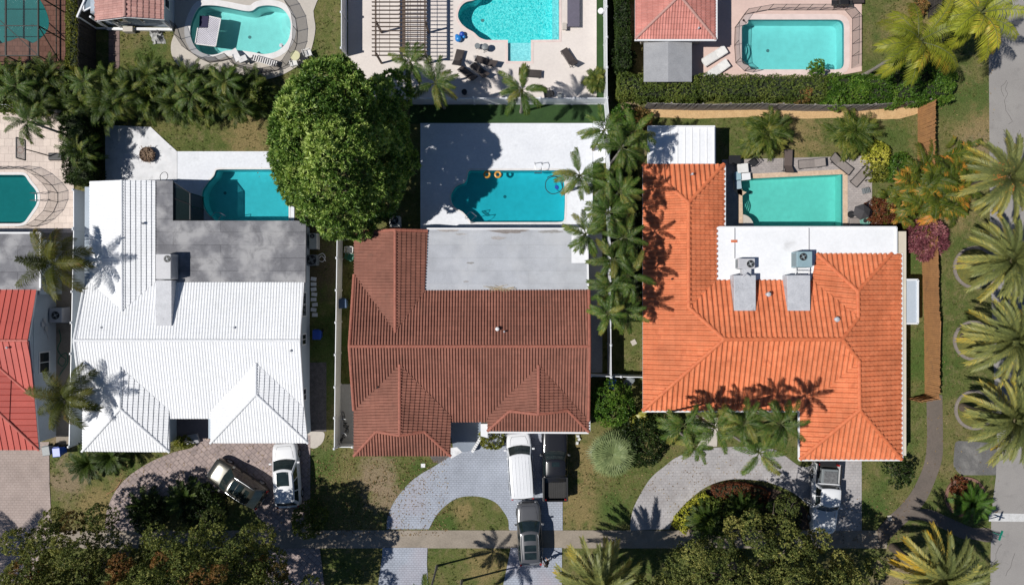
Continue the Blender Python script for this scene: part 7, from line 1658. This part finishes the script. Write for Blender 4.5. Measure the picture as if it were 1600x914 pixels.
def shrub(name, label, cx, cy, h, r, mat, seed, n=14, dens=26, k=8, L=.17, wd=.09, cat='shrub', group=None, ry=None, drop=.2, lr=None, trunk=None):
    r_ = np.random.default_rng(seed); c = W(cx, cy, h * .6); lr = lr or r * .42
    lb = ell_lobes((c.x, c.y, h * .35), (r * .72, (ry or r) * .72, h * .5), n, lr, r_, zmin=-.1, jitter=.12)
    return leafy(name, label, cat, lb, dens, k, L, wd, mat, (c.x, c.y, 0), group, trunk=trunk or (h * .5, .05), limbs=5, keep=.85, out=.45, varspread=.3, seed=seed, drop=drop)
shrub('round_tree', 'glossy green round bushy tree below the white cross fence', 957, 632, 3.2, 1.55, L_bright, 31, n=22, trunk=(1.6, .08))
shrub('small_tree', 'dark spindly small tree casting a big shadow beside the curved path', 1408, 738, 2.6, 1.05, L_dark, 32, n=12, dens=16, trunk=(1.3, .06), drop=.5)
shrub('magenta_shrub', 'round pinkish magenta shrub against the orange-brown picket fence', 1450, 374, 2.2, 1.45, L_magenta, 33, n=18, L=.26, wd=.055, k=9)
shrub('red_shrub', 'dark red shrub beside the mint table at the deck corner', 1377, 330, 1.6, 1.1, L_redh, 34, L=.22, wd=.06)
shrub('yellow_shrub', 'pale yellow-green variegated shrub, upper left in the lawn nook right of the green pool', 1371, 244, 1.5, .95, L_croton, 35, L=.16)
shrub('yellow_shrub', 'pale yellow-green shrub hugging the deck corner, lower one in the nook', 1372, 265, 1.4, .9, L_olive, 36, L=.16)
shrub('leafy_bush', 'bright green spreading bush in the lawn nook right of the green pool', 1404, 262, 1.4, 1.15, L_bright, 37, L=.2)
shrub('leafy_bush', 'vivid lime round bush at the left end of the tan picket fence', 974, 185, 2.4, 1.05, L_bright, 38)
shrub('leafy_bush', 'dark reddish bush right beside the lime round bush by the tan fence', 1000, 188, 1.8, .9, L_rust, 39, drop=.4)
shrub('leafy_bush', 'bright climbing bush poking above the hedge onto the aqua pool coping', 1275, 106, 2.3, .65, L_bright, 40, n=9)
shrub('leafy_bush', 'vivid green lumpy bush hanging over the tan fence below the hedge', 1306, 150, 2.4, .95, L_bright, 41)
shrub('leafy_bush', 'light green rounded bush amid the hedge right of the aqua pool', 1340, 137, 2.5, .85, L_bright, 42)
shrub('leafy_bush', 'broad dark bush at the right tip of the top hedge near the street', 1470, 127, 2.2, 1.3, L_bright, 43)
shrub('leafy_bush', 'rusty dying bush patch inside the olive hedge', 1256, 148, 2.1, .6, L_rust, 44, n=8)
shrub('leafy_bush', 'yellow and green bush by the entry walk of the brown house', 770, 686, 1.1, .95, L_olive, 45, ry=.6)
shrub('leafy_bush', 'grey-green bushes massed on the lower side of the white fence above the travertine deck', 20, 150, 2.6, 1.9, L_hedge, 46, n=18, ry=1.0)
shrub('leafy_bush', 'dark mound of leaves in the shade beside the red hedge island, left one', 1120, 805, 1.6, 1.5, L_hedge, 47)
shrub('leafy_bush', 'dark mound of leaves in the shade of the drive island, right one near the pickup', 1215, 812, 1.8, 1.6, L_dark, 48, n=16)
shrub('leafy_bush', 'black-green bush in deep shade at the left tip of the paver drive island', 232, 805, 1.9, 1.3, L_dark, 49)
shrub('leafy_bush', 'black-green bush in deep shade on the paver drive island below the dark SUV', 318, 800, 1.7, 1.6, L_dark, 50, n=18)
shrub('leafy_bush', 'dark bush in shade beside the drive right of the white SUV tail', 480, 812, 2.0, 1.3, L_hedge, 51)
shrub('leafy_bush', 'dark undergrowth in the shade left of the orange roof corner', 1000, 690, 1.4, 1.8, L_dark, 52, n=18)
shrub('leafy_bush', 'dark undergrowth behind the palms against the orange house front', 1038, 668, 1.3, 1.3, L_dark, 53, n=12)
shrub('leafy_bush', 'small green bush on the porch planter between the white roof wings', 286, 690, .9, .55, L_olive, 54, n=8)
shrub('leafy_bush', 'low red-leaved planting inside the brick ring', 1497, 762, .5, .6, L_redh, 55, ry=.8)
shrub('leafy_bush', 'bushy dark shrub in the narrow bed left of the pink shed lawn', 974, 92, 2.2, .9, L_dark, 56)
shrub('leafy_bush', 'small brown-leaved bush beside the leaning grey fence end, top right', 1437, 12, 1.3, .7, L_rust, 57, n=8)

# palms: row between brown and orange roofs
ROW = 'palms in the row between the brown and orange roofs'
row = [(944, 204, 6.5, 'topmost palm of the row, beside the vinyl fence corner'), (972, 232, 6.8, 'palm just left of the white outbuilding, second in the row'), (906, 274, 6.2, 'star-shaped palm leaning out over the white deck, upper of the two'),
       (948, 286, 6.0, 'palm over the green turf square, right of the upper star palm'), (951, 332, 7.0, 'big palm beside the pool\'s right end, middle of the row'), (915, 366, 6.2, 'star-shaped palm over the white roof patch, lower of the two'),
       (968, 300, 7.2, 'palm close to the orange eave, upper inner one'), (958, 405, 6.8, 'palm right of the white roof patch corner'), (975, 372, 6.5, 'palm close to the orange eave, middle inner one'),
       (955, 446, 6.8, 'palm level with the top of the brown tiles'), (983, 430, 6.4, 'palm close to the orange eave, lower inner one'), (950, 490, 6.6, 'bright palm over the thin fence near the row\'s lower end'),
       (975, 487, 6.3, 'lowest palm of the row, casting its shadow on the orange tiles'), (990, 208, 6.0, 'palm touching the top left corner of the white outbuilding')]
for i, (a, b, hh, l_) in enumerate(row): palm('royal', a, b, hh + (i % 3) * .3, l_, .92 if i in (2, 5) else (.86, .92, .80)[i % 3], ROW, var=i, rot=i * 2.1)
hedge('undergrowth', 'dark low planting added as shade under the palm row between the brown and orange roofs', 'undergrowth', [(972, 215), (980, 330), (984, 500)], 1.6, 1.1, L_dark, 40, 7, .18, .08, 62, wob=.2)  # dark leaves added to stand in for the shade between the palms
FR = 'palms in front of the orange-tiled house'
for i, (a, b, hh, l_) in enumerate([(1068, 664, 7.6, 'leftmost feathery palm at the foot of the orange roof'), (1117, 668, 7.4, 'second feathery palm from the left at the orange eave'), (1164, 660, 8.4, 'third feathery palm from the left at the orange eave'),
                                    (1219, 662, 8.6, 'fourth feathery palm, by the inner corner of the orange roof'), (1087, 696, 6.6, 'small feathery palm over the left bend of the stamped drive'), (1186, 707, 7.0, 'feathery palm hanging over the stamped drive, lower right one')]):
    palm('royal', a, b, hh, l_, .92 if i != 4 else .7, FR, var=i + 1, rot=i * 1.3)
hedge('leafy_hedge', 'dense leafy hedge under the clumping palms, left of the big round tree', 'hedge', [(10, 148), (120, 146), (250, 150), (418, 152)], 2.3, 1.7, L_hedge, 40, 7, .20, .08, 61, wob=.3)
TOPP = 'feathery palms by the lounger deck'
palm('royal', 641, 98, 6.5, 'slim palm at the foot of the pergola, left one', .80, TOPP, var=1); palm('royal', 680, 130, 6.5, 'palm below the pergola shadow, right of the slim one', .9, TOPP, var=2); palm('royal', 816, 141, 6.0, 'palm arching over the white fence under the level lounger', .98, TOPP, var=3)
DT = 'date palms on the verge'
for i, (a, b, hh, s_, l_) in enumerate([(1576, 277, 5.6, .86, 'topmost date palm on the verge, hung with orange fruit'), (1577, 408, 5.4, .89, 'second date palm from the top on the verge'), (1585, 534, 5.6, .92, 'third date palm from the top on the verge'), (1583, 656, 5.6, .90, 'fourth date palm from the top, above the parking apron'),
                                        (1470, 905, 6.2, .95, 'golden-tipped date palm at the bottom right corner'), (938, 918, 5.5, .95, 'date palm at the bottom edge below the sidewalk, throwing a spiky shadow')]):
    t = palm('dategold' if i == 4 else 'date', a, b, hh, l_, s_, DT, 'date_palm', trunk_r=.26, var=i, trunkmat=datebark, rot=i * 1.1)
    if i == 0:
        mb = MB(); rr = random.Random(3); q = W(a, b, hh)
        for k in range(8):
            an = k * .8; e = q + Vector((.95 * math.cos(an), .95 * math.sin(an), .35)); mb.tube([q, q.lerp(e, .6) + Vector((0, 0, .35)), e], .02, 4)
            for j in range(40): f = e + Vector((rr.gauss(0, .16), rr.gauss(0, .16), rr.gauss(0, .1))); mb.box(f, (.06, .06, .06), rr.random())
        mb.build('fruit_bunches', fruit, t)
CC = 'coconut palms'
palm('cocodark', 84, 412, 5.3, 'dark shaggy coconut palm over the side yard, upper of the two at left', .84, CC, 'coconut_palm', var=0, trunk_r=.14); palm('cocodark', 103, 622, 4.9, 'dark coconut palm between red and white roofs, lower of the two at left', .78, CC, 'coconut_palm', var=1, trunk_r=.14)
palm('coco', 1434, 66, 7.5, 'yellow-green coconut palm over the hedge end, top right', .95, CC, 'coconut_palm', var=2, trunk_r=.14); palm('coco', 1530, 22, 8.5, 'yellow-green coconut palm leaning over the street verge, top right corner', .95, CC, 'coconut_palm', var=3, trunk_r=.14, lean=(.5, .3))
palm('royal', 44, 190, 5.5, 'slim green palm over the travertine deck above the hoop', .80, None, var=0)
palm('coco', -243, 951, 8.0, 'palm just outside the left edge casting its shadow on the driveway', .9, CC, 'coconut_palm', var=0)
palm('royal', 668, 938, 6.2, 'palm at the bottom edge throwing a forked shadow on the grass, left one', .85, None, var=0, trunk_r=.09); palm('royal', 712, 962, 6.0, 'palm at the bottom edge throwing a forked shadow on the grass, right one', .85, None, var=2, trunk_r=.09)
palm('fan', 956, 708, 1.0, 'round silvery green fan palm between the brown roof corner and drive', 1.08, None, 'fan_palm', trunk_r=.2, cat='fan palm')
palm('cycad', 1516, 786, .5, 'bright green cycad in the brick ring by the street corner', 1.1, 'cycads and small palms', 'cycad', cat='cycad', var=1)
palm('pygmy', 142, 722, .9, 'bushy small palm in front of the white roof, left of the two', 1.1, 'cycads and small palms', 'small_palm', var=2); palm('pygmy', 175, 712, 1.2, 'bushy small palm under the white roof edge, right of the two', 1.0, 'cycads and small palms', 'small_palm', var=3)
palm('pygmy', 1104, 812, 1.0, 'dark small palm beside the lime hedge in the drive island', 1.15, 'cycads and small palms', 'small_palm', var=0); palm('pygmy', 1160, 795, 1.0, 'dark small palm below the rust red hedge', 1.1, 'cycads and small palms', 'small_palm', var=1)
palm('pygmy', 232, 790, .5, 'dark palm silhouette at the left tip of the paver island', 1.1, 'cycads and small palms', 'small_palm', var=2); palm('pygmy', 295, 778, .6, 'dark palm in shade on the paver island under the dark SUV', 1.2, 'cycads and small palms', 'small_palm', var=3)
AR = 'clumping palms in the back hedge row'
arec = [(48, 118), (92, 122), (60, 150), (132, 128), (98, 152), (150, 158), (182, 130), (196, 162), (228, 128), (240, 160), (275, 132), (285, 165), (318, 134), (330, 168), (362, 140), (378, 172), (405, 142), (300, 148), (165, 145), (72, 172), (398, 168), (120, 175), (212, 145), (345, 155), (26, 136), (78, 136), (140, 170), (178, 172), (258, 145), (300, 170), (330, 150), (352, 128), (388, 150), (12, 120), (244, 122), (300, 124)]
side_ = ['in the upper line', 'in the lower line']
for i, (a, b) in enumerate(arec):
    near = ['screened cage', 'pink-tiled house lawn', 'keyhole pool deck', 'big round tree'][min(3, a // 108)]
    k_ = sorted([q for q in arec if q[0] // 108 == a // 108]).index((a, b)); num = ['first', 'second', 'third', 'fourth', 'fifth', 'sixth', 'seventh', 'eighth', 'ninth', 'tenth', 'eleventh', 'twelfth', 'thirteenth'][k_]
    palm('royal' if i % 7 == 3 else 'areca', a, b, 3.0 if i % 7 == 3 else .4 + .35 * (i % 4), f'{num} arching palm clump from the left behind the {near}', .64 + .20 * ((i * 37) % 5) / 4, AR, 'clumping_palm', var=i, trunk_r=.08, rot=i * 1.9)
NK = 'palm clumps around the orange house back lawn'
palm('bushy', 1190, 213, .3, 'dark arching palm clump on the back lawn right of the outbuilding', 1.0, NK, 'clumping_palm', var=1); palm('bushy', 1322, 214, .3, 'green and gold arching palm clump on the back lawn above the tilted lounger', .98, NK, 'clumping_palm', var=2)
palm('bushy', 930, 128, .2, 'small arching palm clump in the corner of the lounger deck', .55, NK, 'clumping_palm', var=3); palm('areca', 45, 190, .2, 'x', .3, NK) if False else None
palm('areca', 136, 240, 1.5, 'feathery palm clump bulging from the dark hedge beside the travertine deck', .75, NK, 'clumping_palm', var=0)
palm('gold', 1436, 300, .4, 'large orange-green golden palm mass above the magenta shrub', 1.02, NK, 'golden_palm', var=0); palm('gold', 1478, 268, .2, 'smaller golden palm clump beside the topmost date palm', .7, NK, 'golden_palm', var=1); palm('gold', 1398, 318, .2, 'small golden palm clump beside the dark red shrub', .62, NK, 'golden_palm', var=2)
t = thing('banana_plant', 'broad-leaved yellow-green plant tucked under the lower left orange eave', 'plant', W(990, 646)); rr = random.Random(9)
for k in range(9):
    a = k * .75 + rr.uniform(-.2, .2); ln = rr.uniform(.9, 1.5); b0 = W(988 + (k % 3) * 4, 648, 0); mb = MB(); G_ = []
    for i in range(7):
        f = i / 6; r_ = ln * f; z_ = .5 + 1.0 * f - .9 * f * f; wv = .22 * math.sin(math.pi * min(1, f * .92 + .06)); c_ = b0 + Vector((r_ * math.cos(a), r_ * math.sin(a), z_)); sv = Vector((-math.sin(a), math.cos(a), 0)); G_.append([c_ - sv * wv, c_ + Vector((0, 0, -.04)), c_ + sv * wv])
    smooth_grid(mb, G_); mb.build('leaf', pm('banana_leaf', (0.16, 0.19, 0.025), (0.32, 0.27, 0.03), 1.2, .45, 9, .1), t, smooth=True, recalc=False)

# ---------------------------------------------------------------- ground cover nobody could count
def in_poly(P, poly):
    x, y = P[:, 0], P[:, 1]; ins = np.zeros(len(P), bool); n = len(poly)
    for i in range(n):
        (x0, y0), (x1, y1) = poly[i], poly[(i + 1) % n]
        if abs(y1 - y0) < 1e-9: continue
        c = ((y0 > y) != (y1 > y)) & (x < (x1 - x0) * (y - y0) / (y1 - y0) + x0); ins ^= c
    return ins
def off_hard(P):
    ok = np.ones(len(P), bool)
    for poly in HARD: ok &= ~in_poly(P, poly)
    return P[ok]
rg = np.random.default_rng(77)
P = np.stack([rg.uniform(-41, 41, 60000), rg.uniform(-24, 24, 60000)], 1)
den = np.sin(P[:, 0] * .9) * np.cos(P[:, 1] * 1.1) + np.sin(P[:, 0] * 2.3 + 1) * np.sin(P[:, 1] * 2.9) + rg.normal(size=len(P)) * .8
P = off_hard(P[den > .2]); P3 = np.concatenate([P, np.full((len(P), 1), .004)], 1); N3 = np.tile([0, 0, 1.0], (len(P), 1))
V, F, A = leaves(P3, N3, 6, .13, .05, .55, rg, vara=.5)
me = fmesh('tufts', V, F, A, leaf_mat('grass_blade', [(0, (0.045, 0.070, 0.016)), (.5, (0.095, 0.120, 0.030)), (1, (0.20, 0.18, 0.075))], .8, .2, .1))
tag(link_mesh('grass_tufts', me), kind='stuff')
zones = [(-31, -20, -12, 5, 1500), (-16, -5, -19, -13, 1300), (12, 31, -20, -16, 700), (5, 20, -16, -12, 400), (-21, -14, 9, 14, 60), (30, 38, -18, 20, 500), (-31, -12, -19, -12, 900)]
Q = np.concatenate([np.stack([rg.uniform(a, b, n), rg.uniform(c, d, n)], 1) for a, b, c, d, n in [(min(z[0], z[1]), max(z[0], z[1]), min(z[2], z[3]), max(z[2], z[3]), z[4]) for z in zones]])
Q3 = np.concatenate([Q, np.full((len(Q), 1), .055)], 1); N3 = nrm(rg.normal(size=(len(Q), 3)) * .2 + [0, 0, 1])
d = nrm(np.cross(N3, rg.normal(size=(len(Q), 3)))); e = np.cross(N3, d); sz = rg.uniform(.035, .085, (len(Q), 1))
V = np.stack([Q3 - d * sz, Q3 - e * sz * .5, Q3 + d * sz, Q3 + e * sz * .5], 1).reshape(-1, 3)
me = fmesh('litter', V, np.arange(len(V)).reshape(-1, 4), rg.uniform(size=len(Q)), leaf_mat('dead_leaf', [(0, (0.12, 0.075, 0.035)), (.6, (0.24, 0.16, 0.08)), (1, (0.38, 0.29, 0.15))], .8, .1, .1))
tag(link_mesh('fallen_leaves', me), kind='stuff')
